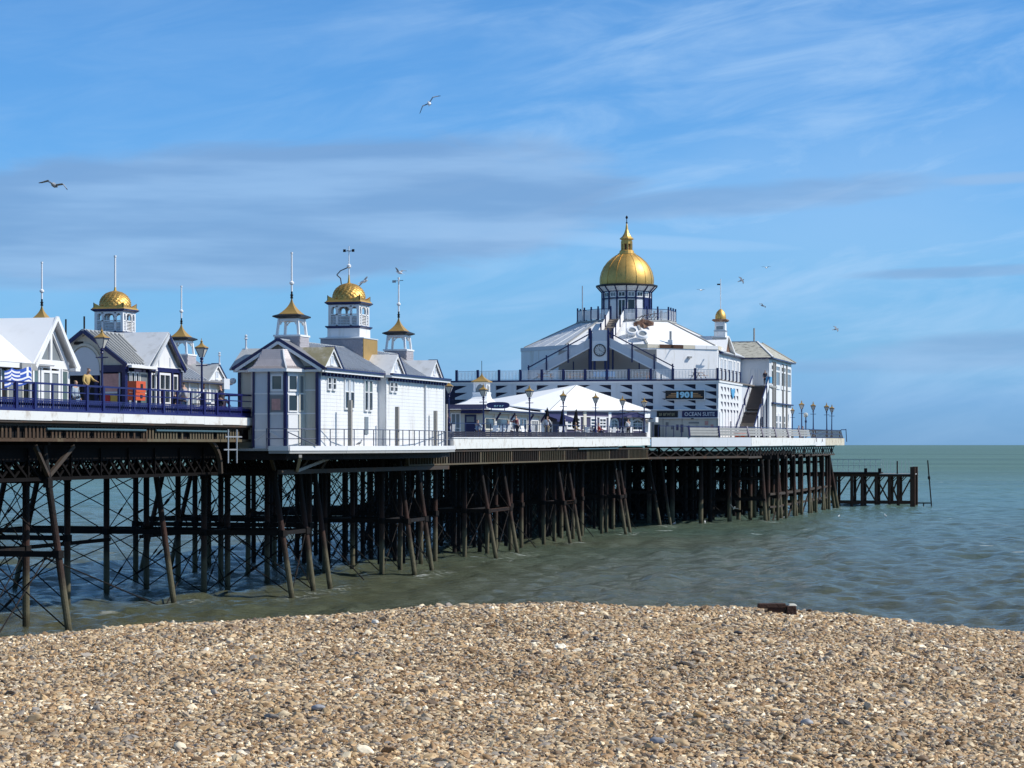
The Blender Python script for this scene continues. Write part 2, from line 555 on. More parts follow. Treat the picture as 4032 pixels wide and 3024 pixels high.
def window(par, F, a0, a1, z0, z1, nx=1, nz=2, fm=None, gm=None, fw=0.07, d=0.05, o=0.0, name='window', rows=None):
    """frame with glazing bars standing proud of the wall, each pane a sub-part"""
    fm = fm or M['trim']
    gm = gm or M['glass']
    mb = MB()
    F.mbox(mb, a0, a0 + fw, z0, z1, o - 0.02, o + d)
    F.mbox(mb, a1 - fw, a1, z0, z1, o - 0.02, o + d)
    F.mbox(mb, a0 + fw, a1 - fw, z1 - fw, z1, o - 0.02, o + d)
    F.mbox(mb, a0 + fw, a1 - fw, z0, z0 + fw * 1.3, o - 0.02, o + d * 1.3)
    b = fw * 0.6
    za, zb = z0 + fw * 1.3, z1 - fw
    xs = [a0 + fw + (a1 - a0 - 2 * fw) * i / nx for i in range(nx + 1)]
    zs = rows and [za] + rows + [zb] or [za + (zb - za) * i / nz for i in range(nz + 1)]
    for x in xs[1:-1]:
        F.mbox(mb, x - b / 2, x + b / 2, za, zb, o - 0.015, o + d * 0.9)
    for z in zs[1:-1]:
        F.mbox(mb, a0 + fw, a1 - fw, z - b / 2, z + b / 2, o - 0.01, o + d * 0.85)
    w = mb.build(name, fm, par)
    for i in range(nx):
        for j in range(len(zs) - 1):
            g = gm[(i + j) % len(gm)] if isinstance(gm, list) else gm
            F.bx('pane', xs[i] + 0.004, xs[i + 1] - 0.004, zs[j] + 0.004, zs[j + 1] - 0.004, o - 0.03, o + 0.012, g, w)
    return w


def copy_tree(o, parent=None, keep=True):
    c = o.copy()
    COL.objects.link(c)
    if parent is not None:
        c.parent = parent
    for ch in list(o.children):
        copy_tree(ch, c)
    return c


def lettering(name, text, F, a, z, size, o, m_, par, width=None, bold=0.0):
    cu = bpy.data.curves.new('letters', 'FONT')
    cu.body = text
    cu.size = size
    cu.extrude = 0.02
    cu.offset = bold
    cu.align_x = 'CENTER'
    cu.resolution_u = 2
    tmp = bpy.data.objects.new('letters', cu)
    COL.objects.link(tmp)
    dg = bpy.context.evaluated_depsgraph_get()
    me = bpy.data.meshes.new_from_object(tmp.evaluated_get(dg))
    bpy.data.objects.remove(tmp)
    me.materials.clear()
    me.materials.append(m_)
    xs = [v.co.x for v in me.vertices]
    sx = (width / (max(xs) - min(xs))) if width else 1.0
    m4 = Matrix((Vector((F.dx, F.dy, 0)) * sx, Vector((0, 0, 1)), Vector((F.dy, -F.dx, 0)))).transposed().to_4x4()
    m4.translation = F.p(a, z, o)
    return inst(name, me, m4, par)


def zd(y):
    """level of the main deck: the landward half stands higher"""
    pts = [(-50, 9.75), (116, 9.75), (144, 8.80), (150, 8.80), (219, 9.06), (310, 9.2)]
    for (a, za), (b, zb) in zip(pts, pts[1:]):
        if a <= y <= b:
            return za + (zb - za) * (y - a) / (b - a)
    return 9.2

# ------------------------------------------------------------------ sea
CAMP = np.array([51.5, 0.0])
RGT = np.array([math.cos(YAW), math.sin(YAW)])
FWD = np.array([-math.sin(YAW), math.cos(YAW)])


def grid_object(name, X, Y, Z, m_, smooth=True):
    nr, nc = X.shape
    me = bpy.data.meshes.new(name)
    nv = nr * nc
    me.vertices.add(nv)
    me.vertices.foreach_set('co', np.stack([X, Y, Z], -1).astype(np.float32).ravel())
    i = np.arange(nv).reshape(nr, nc)
    q = np.stack([i[:-1, :-1], i[:-1, 1:], i[1:, 1:], i[1:, :-1]], -1).reshape(-1, 4)
    nf = len(q)
    me.loops.add(nf * 4)
    me.loops.foreach_set('vertex_index', q.ravel().astype(np.int32))
    me.polygons.add(nf)
    me.polygons.foreach_set('loop_start', (np.arange(nf) * 4).astype(np.int32))
    me.polygons.foreach_set('use_smooth', np.full(nf, smooth))
    me.materials.append(m_)
    me.update(calc_edges=True)
    me.validate()
    o = bpy.data.objects.new(name, me)
    COL.objects.link(o)
    o['kind'] = 'structure'
    return o


def sea_material():
    m_ = bpy.data.materials.new('sea_water')
    m_.use_nodes = True
    t = m_.node_tree
    b = t.nodes['Principled BSDF']
    N = Nodes(t)
    pos = N.n('ShaderNodeNewGeometry').outputs['Position']
    # silt clouds the water near the shore, clearer green water further out
    dist = N.dot(pos, (FWD[0], FWD[1], 0))
    swirl = N.noise(N.scale(pos, (0.012, 0.03, 0.0)), 1.0, 4, 0.5)
    f = N.sstep(N.m('ADD', dist, N.m('MULTIPLY', N.m('SUBTRACT', swirl, 0.5), 160.0)), 60.0, 360.0)
    c = N.mix(f, (0.122, 0.120, 0.068, 1), (0.108, 0.182, 0.148, 1))
    patch = N.noise(N.scale(pos, (0.004, 0.022, 0.0)), 1.0, 5, 0.6)
    c = N.mix(N.sstep(patch, 0.42, 0.66, 0.0, 0.45), c, N.mix(0.5, c, (0.05, 0.14, 0.12, 1)))
    far = N.noise(N.scale(pos, (0.0011, 0.0042, 0.0)), 1.0, 10, 0.72)
    c = N.mix(N.m('MULTIPLY', N.sstep(far, 0.36, 0.64), N.sstep(dist, 150.0, 600.0)), N.mix(1.0, c, (0.74, 0.76, 0.78, 1), 'MULTIPLY'), N.mix(1.0, c, (1.16, 1.14, 1.12, 1), 'MULTIPLY'))
    # small breaking crests
    fo = N.noise(N.scale(pos, (0.16, 0.42, 0.3)), 1.0, 6, 0.62, 0.4)
    fo2 = N.noise(N.scale(pos, (0.016, 0.03, 0.3)), 1.0, 3, 0.5)
    foam = N.m('MULTIPLY', N.sstep(fo, 0.645, 0.70), N.sstep(fo2, 0.45, 0.60))
    swash = N.n('ShaderNodeAttribute', attribute_name='swash').outputs['Fac']
    lace = N.noise(N.scale(pos, (1.1, 2.6, 0.5)), 1.0, 6, 0.65, 0.6)
    foam = N.m('MAXIMUM', foam, N.m('MULTIPLY', swash, N.sstep(lace, 0.52, 0.64)))
    c = N.mix(N.m('MULTIPLY', foam, 0.75), c, (0.62, 0.66, 0.64, 1))
    N.put(b.inputs['Base Color'], c)
    N.put(b.inputs['Roughness'], N.m('ADD', N.sstep(dist, 120.0, 900.0, 0.12, 0.42), N.m('MULTIPLY', foam, 0.4)))
    b.inputs['IOR'].default_value = 1.333
    N.put(b.inputs['Specular IOR Level'], N.sstep(dist, 110.0, 500.0, 0.17, 0.10))
    rip = N.noise(N.scale(pos, (0.75, 1.5, 1.0)), 1.0, 7, 0.66, 0.3)
    rip2 = N.noise(N.scale(pos, (0.05, 0.16, 1.0)), 1.0, 5, 0.6, 0.2)
    bp = N.n('ShaderNodeBump')
    bp.inputs['Strength'].default_value = 0.75
    bp.inputs['Distance'].default_value = 0.42
    N.put(bp.inputs['Height'], N.m('ADD', rip, N.m('MULTIPLY', rip2, 1.6)))
    N.put(b.inputs['Normal'], bp.outputs[0])
    return m_


rows = np.concatenate([np.geomspace(26, 900, 900), np.geomspace(906, 4000, 110)[1:], np.geomspace(4200, 70000, 30)])
qs = np.concatenate([np.linspace(-0.9, -0.31, 40)[:-1], np.linspace(-0.31, 0.31, 430), np.linspace(0.31, 0.9, 40)[1:]])
YY, QQ = np.meshgrid(rows, qs, indexing='ij')
SX = CAMP[0] + YY * FWD[0] + YY * QQ * RGT[0]
SY = CAMP[1] + YY * FWD[1] + YY * QQ * RGT[1]
SZ = np.zeros_like(SX)
rs = np.random.RandomState(4)
step = np.gradient(rows)[:, None]
for k in range(90):
    lam = 1.1 * (11 / 1.1) ** rs.rand()
    th = R(188) + rs.randn() * 0.55          # waves run in towards the beach, across the view
    if rs.rand() < 0.35:
        th += R(60)
    kx, ky = 2 * math.pi / lam * math.cos(th), 2 * math.pi / lam * math.sin(th)
    amp = 0.0115 * lam ** 0.22
    fade = np.clip((lam - 2.2 * step) / (1.5 * step), 0, 1)
    ph = kx * SX + ky * SY + rs.rand() * 6.28
    SZ += amp * fade * (np.sin(ph) + 0.25 * np.sin(2 * ph + 1.2))
sea = grid_object('sea', SX, SY, SZ, sea_material())
# broken water about the feet of the front columns
SW = np.zeros_like(SX)
for (px, py, k) in ((7.2, 92.4, .7), (4.1, 111.2, 1.2), (8.4, 117.5, .8), (8.2, 121.6, .8), (8.0, 125, .9), (9.0, 138.4, .9), (8.7, 143.2, .9), (8.2, 161.2, 1), (8.0, 168.2, 1), (8.1, 185.4, 1),
                    (7.9, 190, 1), (8.1, 208, 1), (8.0, 211, 1), (7.5, 228, 1.2), (11, 240, 1.2), (15.9, 243.4, 1.3), (16.0, 254, 1), (16.2, 266, 1), (16.4, 278, 1), (16.6, 290, 1), (17, 299, 1.2), (19, 313, 1), (22, 313, 1), (25.6, 313, 1.2)):
    SW += k * np.exp(-(((SX - px - .3) / 1.1) ** 2 + ((SY - py + .3) / 1.9) ** 2))
at_ = sea.data.attributes.new('swash', 'FLOAT', 'POINT')
at_.data.foreach_set('value', np.clip(SW, 0, 1).astype(np.float32).ravel())
sea['label'] = 'choppy green grey sea around and beyond the pier'

# ------------------------------------------------------------------ beach
_u = np.array([-2500, 0, 250, 550, 830, 1220, 1650, 1850, 2212, 4700.0])
_v = np.array([1560, 1386, 1366, 1341, 1325, 1313, 1325, 1341, 1369, 1500.0])
CREST_Q = (_u - 1106) / 4915.6 * 24
CREST_H = 8.3 - (_v - 961) / 4915.6 * 24


def beach_h(q, y):
    hc = np.interp(q, CREST_Q, CREST_H)
    k = np.clip((y - 13.0) / 11.0, 0, 1)
    k = k * k * (3 - 2 * k)
    h = 6.27 + (hc - 6.27) * k
    d = np.maximum(y - 24.0, 0)
    h = h - np.where(d < 3, 0.055 * d * d, 0.495 + 0.33 * (d - 3))
    return h + 0.018 * np.sin(q * 1.7 + y * 0.6) + 0.014 * np.sin(q * 0.7 - y * 1.3 + 1) + 0.008 * np.sin(q * 4.1 + 2 * y)


def gravel_material():
    m_ = bpy.data.materials.new('shingle_bed')
    m_.use_nodes = True
    t = m_.node_tree
    b = t.nodes['Principled BSDF']
    N = Nodes(t)
    pos = N.n('ShaderNodeNewGeometry').outputs['Position']
    v = N.n('ShaderNodeTexVoronoi')
    N.put(v.inputs['Vector'], pos)
    v.inputs['Scale'].default_value = 26
    hs = N.n('ShaderNodeSeparateXYZ')
    N.put(hs.inputs[0], v.outputs['Color'])
    c = N.ramp(hs.outputs[0], [(0, (0.06, 0.045, 0.03)), (0.3, (0.16, 0.11, 0.07)), (0.6, (0.25, 0.19, 0.13)), (0.85, (0.20, 0.19, 0.18)), (1, (0.42, 0.37, 0.30))])
    N.put(b.inputs['Base Color'], c)
    b.inputs['Roughness'].default_value = 0.8
    bp = N.n('ShaderNodeBump')
    bp.inputs['Strength'].default_value = 0.8
    bp.inputs['Distance'].default_value = 0.03
    N.put(bp.inputs['Height'], N.m('SUBTRACT', 1.0, v.outputs['Distance']))
    N.put(b.inputs['Normal'], bp.outputs[0])
    return m_


by = np.concatenate([np.linspace(-30, 11, 30), np.linspace(11.2, 30, 150), np.linspace(30.5, 62, 40)])
bq = np.concatenate([np.linspace(-90, -10, 30)[:-1], np.linspace(-10, 10, 140), np.linspace(10, 90, 30)[1:]])
BY, BQ = np.meshgrid(by, bq, indexing='ij')
BZ = beach_h(BQ, BY)
beach = grid_object('beach', CAMP[0] + BY * FWD[0] + BQ * RGT[0], CAMP[1] + BY * FWD[1] + BQ * RGT[1], BZ, gravel_material())
beach['label'] = 'shingle beach in the foreground falling away to the sea'


# pebbles: one uncountable mass, instanced on points
def pebble_material():
    m_ = bpy.data.materials.new('mixed_flint_pebbles')
    m_.use_nodes = True
    t = m_.node_tree
    b = t.nodes['Principled BSDF']
    N = Nodes(t)
    at = N.n('ShaderNodeAttribute', attribute_type='INSTANCER', attribute_name='tone')
    at2 = N.n('ShaderNodeAttribute', attribute_type='INSTANCER', attribute_name='shade')
    c = N.ramp(at.outputs['Fac'], [(0.0, (0.055, 0.05, 0.048)), (0.05, (0.14, 0.10, 0.07)), (0.14, (0.25, 0.16, 0.085)), (0.26, (0.38, 0.245, 0.13)),
                                   (0.42, (0.46, 0.33, 0.185)), (0.56, (0.54, 0.415, 0.265)), (0.68, (0.36, 0.29, 0.215)), (0.77, (0.26, 0.245, 0.235)),
                                   (0.85, (0.62, 0.50, 0.33)), (0.94, (0.80, 0.71, 0.54)), (1.0, (0.88, 0.83, 0.72))])
    c = N.mix(1.0, c, N.ramp(at2.outputs['Fac'], [(0, (0.72, 0.68, 0.62)), (1, (1.42, 1.35, 1.23))]), 'MULTIPLY')
    tc = N.n('ShaderNodeTexCoord').outputs['Object']
    c = N.mix(N.sstep(N.noise(tc, 2.2, 5, 0.65), 0.45, 0.7, 0.0, 0.4), c, N.mix(0.6, c, (0.10, 0.07, 0.045, 1)))
    N.put(b.inputs['Base Color'], c)
    b.inputs['Roughness'].default_value = 0.55
    b.inputs['Specular IOR Level'].default_value = 0.35
    return m_


def make_shingle():
    rs = np.random.RandomState(11)
    n = 660000
    y = 12.2 + (27.0 - 12.2) * rs.rand(n) ** 0.95
    half = 0.30 * y + 1.4
    q = (rs.rand(n) * 2 - 1) * half
    size = np.exp(rs.randn(n) * 0.34) * 0.0149
    big = rs.rand(n) < 0.012
    size = np.where(big, size * 1.8, size)
    size = np.clip(size, 0.009, 0.055)
    z = beach_h(q, y) + rs.rand(n) * 0.021 - 0.013 + size * 0.15
    co = np.stack([CAMP[0] + y * FWD[0] + q * RGT[0], CAMP[1] + y * FWD[1] + q * RGT[1], z], -1)
    me = bpy.data.meshes.new('shingle')
    me.vertices.add(n)
    me.vertices.foreach_set('co', co.astype(np.float32).ravel())
    sc = np.stack([size * (0.85 + 0.5 * rs.rand(n)), size * (0.62 + 0.35 * rs.rand(n)), size * (0.36 + 0.3 * rs.rand(n))], -1)
    rot = np.stack([rs.randn(n) * 0.35, rs.randn(n) * 0.35, rs.rand(n) * 6.28], -1)
    for nm, kind, arr in (('psize', 'FLOAT_VECTOR', sc), ('prot', 'FLOAT_VECTOR', rot)):
        a = me.attributes.new(nm, kind, 'POINT')
        a.data.foreach_set('vector', arr.astype(np.float32).ravel())
    a = me.attributes.new('tone', 'FLOAT', 'POINT')
    band = 0.5 + 0.5 * np.sin(y * 1.9 + 0.9 * np.sin(q * 0.8) + 0.6 * np.sin(q * 2.1 + 1))
    a.data.foreach_set('value', np.clip(rs.rand(n) * (0.93 + 0.07 * band), 0, 1).astype(np.float32))
    a = me.attributes.new('shade', 'FLOAT', 'POINT')
    a.data.foreach_set('value', np.clip(rs.rand(n) * 0.8 + 0.2 * band, 0, 1).astype(np.float32))
    o = bpy.data.objects.new('shingle', me)
    COL.objects.link(o)
    o['kind'] = 'stuff'
    o['label'] = 'mixed tan, grey and cream flint pebbles covering the beach'
    ng = bpy.data.node_groups.new('pebble scatter', 'GeometryNodeTree')
    ng.interface.new_socket('Geometry', in_out='INPUT', socket_type='NodeSocketGeometry')
    ng.interface.new_socket('Geometry', in_out='OUTPUT', socket_type='NodeSocketGeometry')
    nn, ln = ng.nodes.new, ng.links.new
    gi, go = nn('NodeGroupInput'), nn('NodeGroupOutput')
    join = nn('GeometryNodeGeometryToInstance')
    pm = pebble_material()
    for k in range(7):
        ico = nn('GeometryNodeMeshIcoSphere')
        ico.inputs['Radius'].default_value = 1.0
        ico.inputs['Subdivisions'].default_value = 3
        sp = nn('GeometryNodeSetPosition')
        ns = nn('ShaderNodeTexNoise')
        ns.noise_dimensions = '4D'
        ns.inputs['W'].default_value = 3.7 * k
        ns.inputs['Scale'].default_value = 0.75
        ns.inputs['Detail'].default_value = 1.5
        sub = nn('ShaderNodeVectorMath')
        sub.operation = 'SUBTRACT'
        sub.inputs[1].default_value = (0.5, 0.5, 0.5)
        mul = nn('ShaderNodeVectorMath')
        mul.operation = 'SCALE'
        mul.inputs['Scale'].default_value = 1.7
        ln(ns.outputs['Color'], sub.inputs[0])
        ln(sub.outputs[0], mul.inputs[0])
        ln(ico.outputs['Mesh'], sp.inputs['Geometry'])
        ln(mul.outputs[0], sp.inputs['Offset'])
        sh = nn('GeometryNodeSetShadeSmooth')
        ln(sp.outputs[0], sh.inputs[0])
        sm = nn('GeometryNodeSetMaterial')
        sm.inputs['Material'].default_value = pm
        ln(sh.outputs[0], sm.inputs[0])
        ln(sm.outputs[0], join.inputs[0])
    iop = nn('GeometryNodeInstanceOnPoints')
    iop.inputs['Pick Instance'].default_value = True
    ln(gi.outputs[0], iop.inputs['Points'])
    ln(join.outputs[0], iop.inputs['Instance'])
    rv = nn('FunctionNodeRandomValue')
    rv.data_type = 'INT'
    for s_ in rv.inputs:
        if s_.type == 'INT' and s_.name == 'Max':
            s_.default_value = 6
        if s_.type == 'INT' and s_.name == 'Min':
            s_.default_value = 0
    ro = [s_ for s_ in rv.outputs if s_.type == 'INT'][0]
    ln(ro, iop.inputs['Instance Index'])
    for nm, dst in (('psize', 'Scale'), ('prot', 'Rotation')):
        na = nn('GeometryNodeInputNamedAttribute')
        na.data_type = 'FLOAT_VECTOR'
        na.inputs['Name'].default_value = nm
        src = [s_ for s_ in na.outputs if s_.enabled and s_.name == 'Attribute'][0]
        if dst == 'Rotation':
            er = nn('FunctionNodeEulerToRotation')
            ln(src, er.inputs[0])
            src = er.outputs[0]
        ln(src, iop.inputs[dst])
    ln(iop.outputs[0], go.inputs[0])
    md = o.modifiers.new('scatter', 'NODES')
    md.node_group = ng
    return o


make_shingle()


def on_beach(q, y, dz=0.0):
    return Vector((CAMP[0] + y * FWD[0] + q * RGT[0], CAMP[1] + y * FWD[1] + q * RGT[1], float(beach_h(np.array(q), np.array(y))) + dz))


# the stump of an old timber groyne lying on the crest
gp = on_beach(2.80, 24.0, 0.018)
gr = thing('groyne_stump', 'dark weathered timber groyne stump lying on the crest of the shingle', 'timber stump', gp)
ax = Vector((RGT[0], RGT[1], 0))
ay = Vector((FWD[0], FWD[1], 0))


def beach_block(name, a0, a1, b0, b1, z0, z1, m_, par, taper=0.0):
    mb = MB()
    vs = []
    for z in (z0, z1):
        for b in (b0, b1):
            for a in (a0, a1):
                k = taper if z == z1 else 0
                vs.append(gp + ax * (a + (k if a == a0 else -k)) + ay * (b + (k if b == b0 else -k)) + Vector((0, 0, z)))
    mb.add(vs, [(0, 2, 3, 1), (4, 5, 7, 6), (0, 1, 5, 4), (2, 6, 7, 3), (0, 4, 6, 2), (1, 3, 7, 5)])
    o = mb.build(name, m_, par)
    md = o.modifiers.new('worn edges', 'BEVEL')
    md.width = 0.008
    md.segments = 2
    return o


beach_block('beam', -0.21, 0.09, -0.05, 0.06, 0.045, 0.092, M['timber'], gr, 0.006)
beach_block('underbeam', -0.10, 0.08, -0.045, 0.07, -0.05, 0.045, M['timber'], gr)
beach_block('post', 0.085, 0.20, -0.07, 0.07, -0.05, 0.068, M['timber'], gr, 0.008)
beach_block('post_cap', 0.105, 0.205, -0.055, 0.065, 0.068, 0.088, M['cream'], gr, 0.02)

# ------------------------------------------------------------------ pier: decks and ironwork
pier = thing('pier', 'long iron seaside pier on raking piles with white deck edge', 'pier', (0, 60, 0))

# deck plates (each level a part)
mb = MB()
mb.box(-8, 6.9, 50, 115.6, 9.60, 9.75)
mb.build('deck', M['deck'], pier)
mb = MB()
mb.slab([(-9, 115.6, 9.75), (7.2, 115.6, 9.75), (7.9, 148, 8.80), (-9, 148, 8.80)][::1], 0.15)
mb.build('deck', M['deck'], pier)
mb = MB()
mb.slab([(-9, 148.02, 8.80), (7.9, 148.02, 8.80), (7.9, 219, 9.06), (-9, 219, 9.06)], 0.15)
mb.build('deck', M['deck'], pier)
HEAD = [(7.9, 219.02), (15.4, 235), (17.4, 303), (-21, 303), (-21, 235), (-9, 219.02)]
mb = MB()
mb.slab([(x, y, zd(y)) for x, y in HEAD], 0.15)
mb.build('deck', M['deck'], pier)


def boards(name, pts, top, bot, n, m_, th=0.07, gap=0.012, top_in=None):
    """white boards along the deck edge; pts two ends (x,y), heights as functions of y"""
    (xa, ya), (xb, yb) = pts
    F = Face(xa, ya, xb - xa, yb - ya)
    L = math.hypot(xb - xa, yb - ya)
    out = []
    for i in range(n):
        a0, a1 = L * i / n + gap / 2, L * (i + 1) / n - gap / 2
        y0, y1 = ya + (yb - ya) * a0 / L, ya + (yb - ya) * a1 / L
        jag = random.uniform(-0.02, 0.02)
        b = MB()
        F.mpoly(b, [(a0, bot(y0) + jag), (a1, bot(y1) + jag), (a1, top(y1)), (a0, top(y0))], 0.0, th + random.uniform(0, 0.012))
        out.append(b.build(name, m_[i] if isinstance(m_, list) else m_, pier))
    return out


# landward half: shallow white fascia with a dark drip board under it
boards('fascia_board', ((7.0, 66), (7.0, 115.2)), lambda y: 9.74, lambda y: 9.345, 20, M['fascia'])
boards('drip_board', ((6.96, 66), (6.96, 115.2)), lambda y: 9.34, lambda y: 9.24, 9, M['plate'])
# cafe deck
boards('fascia_board', ((7.95, 149.2), (7.95, 219)), lambda y: zd(y) - 0.06, lambda y: zd(y) - 0.80, 17, M['fascia'])
boards('fascia_lip', ((7.9, 149.2), (7.9, 219)), lambda y: zd(y) + 0.02, lambda y: zd(y) - 0.055, 17, M['white'], th=0.17)
# pier head
boards('fascia_board', ((8.05, 219.3), (15.5, 235)), lambda y: zd(y) - 0.03, lambda y: zd(y) - 0.92, 4, M['greywall'])
boards('fascia_board', ((15.5, 235), (16.8, 278)), lambda y: zd(y) - 0.03, lambda y: zd(y) - 0.90, 9, M['fascia'])
boards('fascia_board', ((16.8, 278), (17.05, 286)), lambda y: zd(y) - 0.03, lambda y: zd(y) - 0.95, 2, M['white'])
boards('fascia_board', ((17.05, 286), (17.5, 303)), lambda y: zd(y) - 0.03, lambda y: zd(y) - 0.93, 5, M['worn'])

# ------------------------------------------------------------------ columns
WB = -2.5         # sea bed, well under the water


def column(x, y, top=8.3, r=0.16, dx=0.0, dy=0.0, m_=None):
    """iron column; dx, dy the lean of the foot"""
    return rod('pile', (x + dx * (1 + abs(WB) / top), y + dy, WB), (x, y, top), r, m_ or M['pile'], pier)


def collar(x, y, z, r=0.27, h=0.34):
    rod('collar', (x, y, z - h / 2), (x, y, z + h / 2), r, M['iron'], pier, 6)


def xbrace(p, q, z0, z1, r=0.032):
    """crossed tie rods between two column lines given at the two heights"""
    (xa0, ya0), (xa1, ya1) = p
    (xb0, yb0), (xb1, yb1) = q
    rod('tie_rod', (xa0, ya0, z0), (xb1, yb1, z1), r, M['iron'], pier, 6)
    rod('tie_rod', (xb0, yb0, z0), (xa1, ya1, z1), r, M['iron'], pier, 6)
    # turnbuckle
    for a, b in (((xa0, ya0, z0), (xb1, yb1, z1)),):
        a, b = Vector(a), Vector(b)
        c = a.lerp(b, 0.34)
        d = (b - a).normalized() * 0.22
        rod('turnbuckle', c - d, c + d, r * 2.1, M['iron'], pier, 6)


MID = 3.45


def at_z(c, z):
    x, y, dx = c
    return (x + dx * (8.3 - z) / 8.3, y)


def bent(y, xs, r=0.16, upper=6.75, struts=True, low=True, rods=True):
    """a transverse frame; xs entries are x or (x_top, lean)"""
    cols = []
    for e in xs:
        x, dx = e if isinstance(e, tuple) else (e, 0.0)
        rr = r * (0.92 if dx else 1.0)
        column(x, y, 8.3, rr * 1.06, dx, 0.0, M['iron'] if (y > 150 and x < 5.0) else None)  # inner cafe columns get darker iron, painting in the deck's shade
        cols.append((x, y, dx))
        cx, cy = at_z((x, y, dx), MID)
        collar(cx, cy, MID)
        cx, cy = at_z((x, y, dx), upper)
        collar(cx, cy, upper - 0.15, 0.24, 0.4)
    cols.sort()
    if struts:
        for zz, w in ((MID, 0.26),):
            a, b = at_z(cols[0], zz), at_z(cols[-1], zz)
            bar('strut', (a[0], y, zz), (b[0], y, zz), 0.16, w, M['iron'], pier)
        bar('cross_girder', (cols[0][0] - 0.3, y, upper), (cols[-1][0] + 0.3, y, upper), 0.22, 0.32, M['iron'], pier)
        bar('cross_girder', (cols[0][0] - 0.3, y, 8.42), (cols[-1][0] + 0.3, y, 8.42), 0.22, 0.25, M['iron'], pier)
    if rods:
        for a, b in zip(cols, cols[1:]):
            if b[0] - a[0] < 1.2:
                continue
            xbrace((at_z(a, MID), at_z(a, upper)), (at_z(b, MID), at_z(b, upper)), MID, upper)
            if low:
                xbrace((at_z(a, 0.1), at_z(a, MID)), (at_z(b, 0.1), at_z(b, MID)), 0.1, MID)
    return cols


def between(ca, cb, low=True, z1=6.75):
    """ties and struts along the pier between two frames"""
    for a, b in zip(ca, cb):
        pa, pb = at_z(a, MID), at_z(b, MID)
        bar('strut', (*pa, MID), (*pb, MID), 0.14, 0.22, M['iron'], pier)
        xbrace((pa, at_z(a, z1)), (pb, at_z(b, z1)), MID, z1, 0.028)
        if low:
            xbrace((at_z(a, 0.1), pa), (at_z(b, 0.1), pb), 0.1, MID, 0.028)


F1 = bent(92.4, [(-7.3, -1.4), -2.8, 2.8, (5.75, 1.25)])
F1b = bent(96.6, [(-7.3, -1.4), -2.8, 2.8], rods=True)
between(F1[:3], F1b)
F2 = bent(108.6, [(-7.6, -1.4), -5.0, -0.9], struts=True)
column(2.7, 111.2, 8.3, 0.155, 1.25)
F3 = bent(117.5, [(-8.6, -1.9), -2.8, 3.05, (6.9, 1.3)])
F3b = bent(121.6, [(-8.6, -1.9), -2.2, 2.8, (6.9, 1.1)])
between(F3, F3b)
column(6.6, 125.0, 8.3, 0.15, 1.2)
F4 = bent(138.4, [(-8.0, -2.0), -6.2, -2.5, 2.75, 6.6, (7.6, 1.2)])
F4b = bent(143.2, [(-8.0, -2.0), -7.2, -2.5, 3.0, 6.3, (7.3, 1.2)])
between(F4, F4b)
for y0, y1, lean in ((161.2, 168.2, 1.5), (185.4, 190.0, 1.4), (208.0, 211.0, 1.4)):
    A = bent(y0, [(-8.2, -2.0), -6.0, -2.3, 2.8, 5.6, (6.5, lean)], low=True)
    B = bent(y1, [(-8.2, -2.0), -6.0, -2.3, 2.8, 5.4, (6.3, lean)], low=True)
    between(A, B)
    # the raking pair is tied together near the water
    pa, pb = at_z(A[-1], MID), at_z(B[-1], MID)
    bar('strut', (*pa, MID), (*pb, MID), 0.14, 0.24, M['rust'], pier)
for y in (129.5, 151.5, 155.0, 171.5, 176.0, 179.5, 193.5, 198.0, 201.5, 215.0, 220.0):  # extra frames added to darken the space beneath the deck
    bent(y, [-6.4, -3.6, -0.8, 2.2, 4.9] if y < 150 else [-7.2, -5.2, -3.4, -1.6, 0.4, 2.2, 3.9, 5.2], low=y > 150, rods=y > 145)
F8 = bent(228.0, [-12, -8, -4, 0, 3.6, (5.8, 1.5)])
column(6.4, 231.5, 8.3, 0.15, 1.3)

# mid-level longitudinal struts of the landward spans
for x in (-2.6,):
    for y0, y1 in ((60, 92.4), (96.6, 108.6), (108.6, 117.5), (121.6, 138.4), (143.2, 161.2), (168.2, 185.4), (190, 208), (211, 228)):
        bar('strut', (x, y0, MID - 0.45), (x, y1, MID - 0.45), 0.12, 0.2, M['iron'], pier)
# long ties running down to the water between the frames
for x, y0, y1 in ((5.9, 92.6, 86.5), (-2.8, 96.6, 108.0), (2.8, 96.6, 110.8), (3.05, 117.3, 111.4), (2.8, 121.8, 131.0), (6.9, 125, 133.0), (5.6, 143.4, 152.0), (6.5, 168.4, 178.0), (6.3, 190.2, 200.0), (6.3, 211, 219)):
    rod('tie_rod', (x, y0, MID), (x + 0.4, y1, -0.1), 0.036, M['iron'], pier, 6)

# lattice main girders, deck shade put into their colour
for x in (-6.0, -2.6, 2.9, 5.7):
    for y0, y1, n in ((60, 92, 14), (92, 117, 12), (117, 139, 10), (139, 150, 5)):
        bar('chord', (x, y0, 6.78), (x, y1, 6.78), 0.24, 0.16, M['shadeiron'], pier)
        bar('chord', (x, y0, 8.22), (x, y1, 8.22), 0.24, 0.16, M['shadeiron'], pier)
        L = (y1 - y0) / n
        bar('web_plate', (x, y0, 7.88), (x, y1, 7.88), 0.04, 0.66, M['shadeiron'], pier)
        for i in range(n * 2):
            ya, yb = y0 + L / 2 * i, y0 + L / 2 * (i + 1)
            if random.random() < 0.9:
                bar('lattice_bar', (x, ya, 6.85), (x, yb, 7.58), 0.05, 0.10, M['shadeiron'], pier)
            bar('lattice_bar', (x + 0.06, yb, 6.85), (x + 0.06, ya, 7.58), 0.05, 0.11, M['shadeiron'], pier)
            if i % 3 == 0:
                bar('hanger', (x + 0.1, ya, 6.85), (x + 0.1, ya, 8.2), 0.07, 0.09, M['shadeiron'], pier)
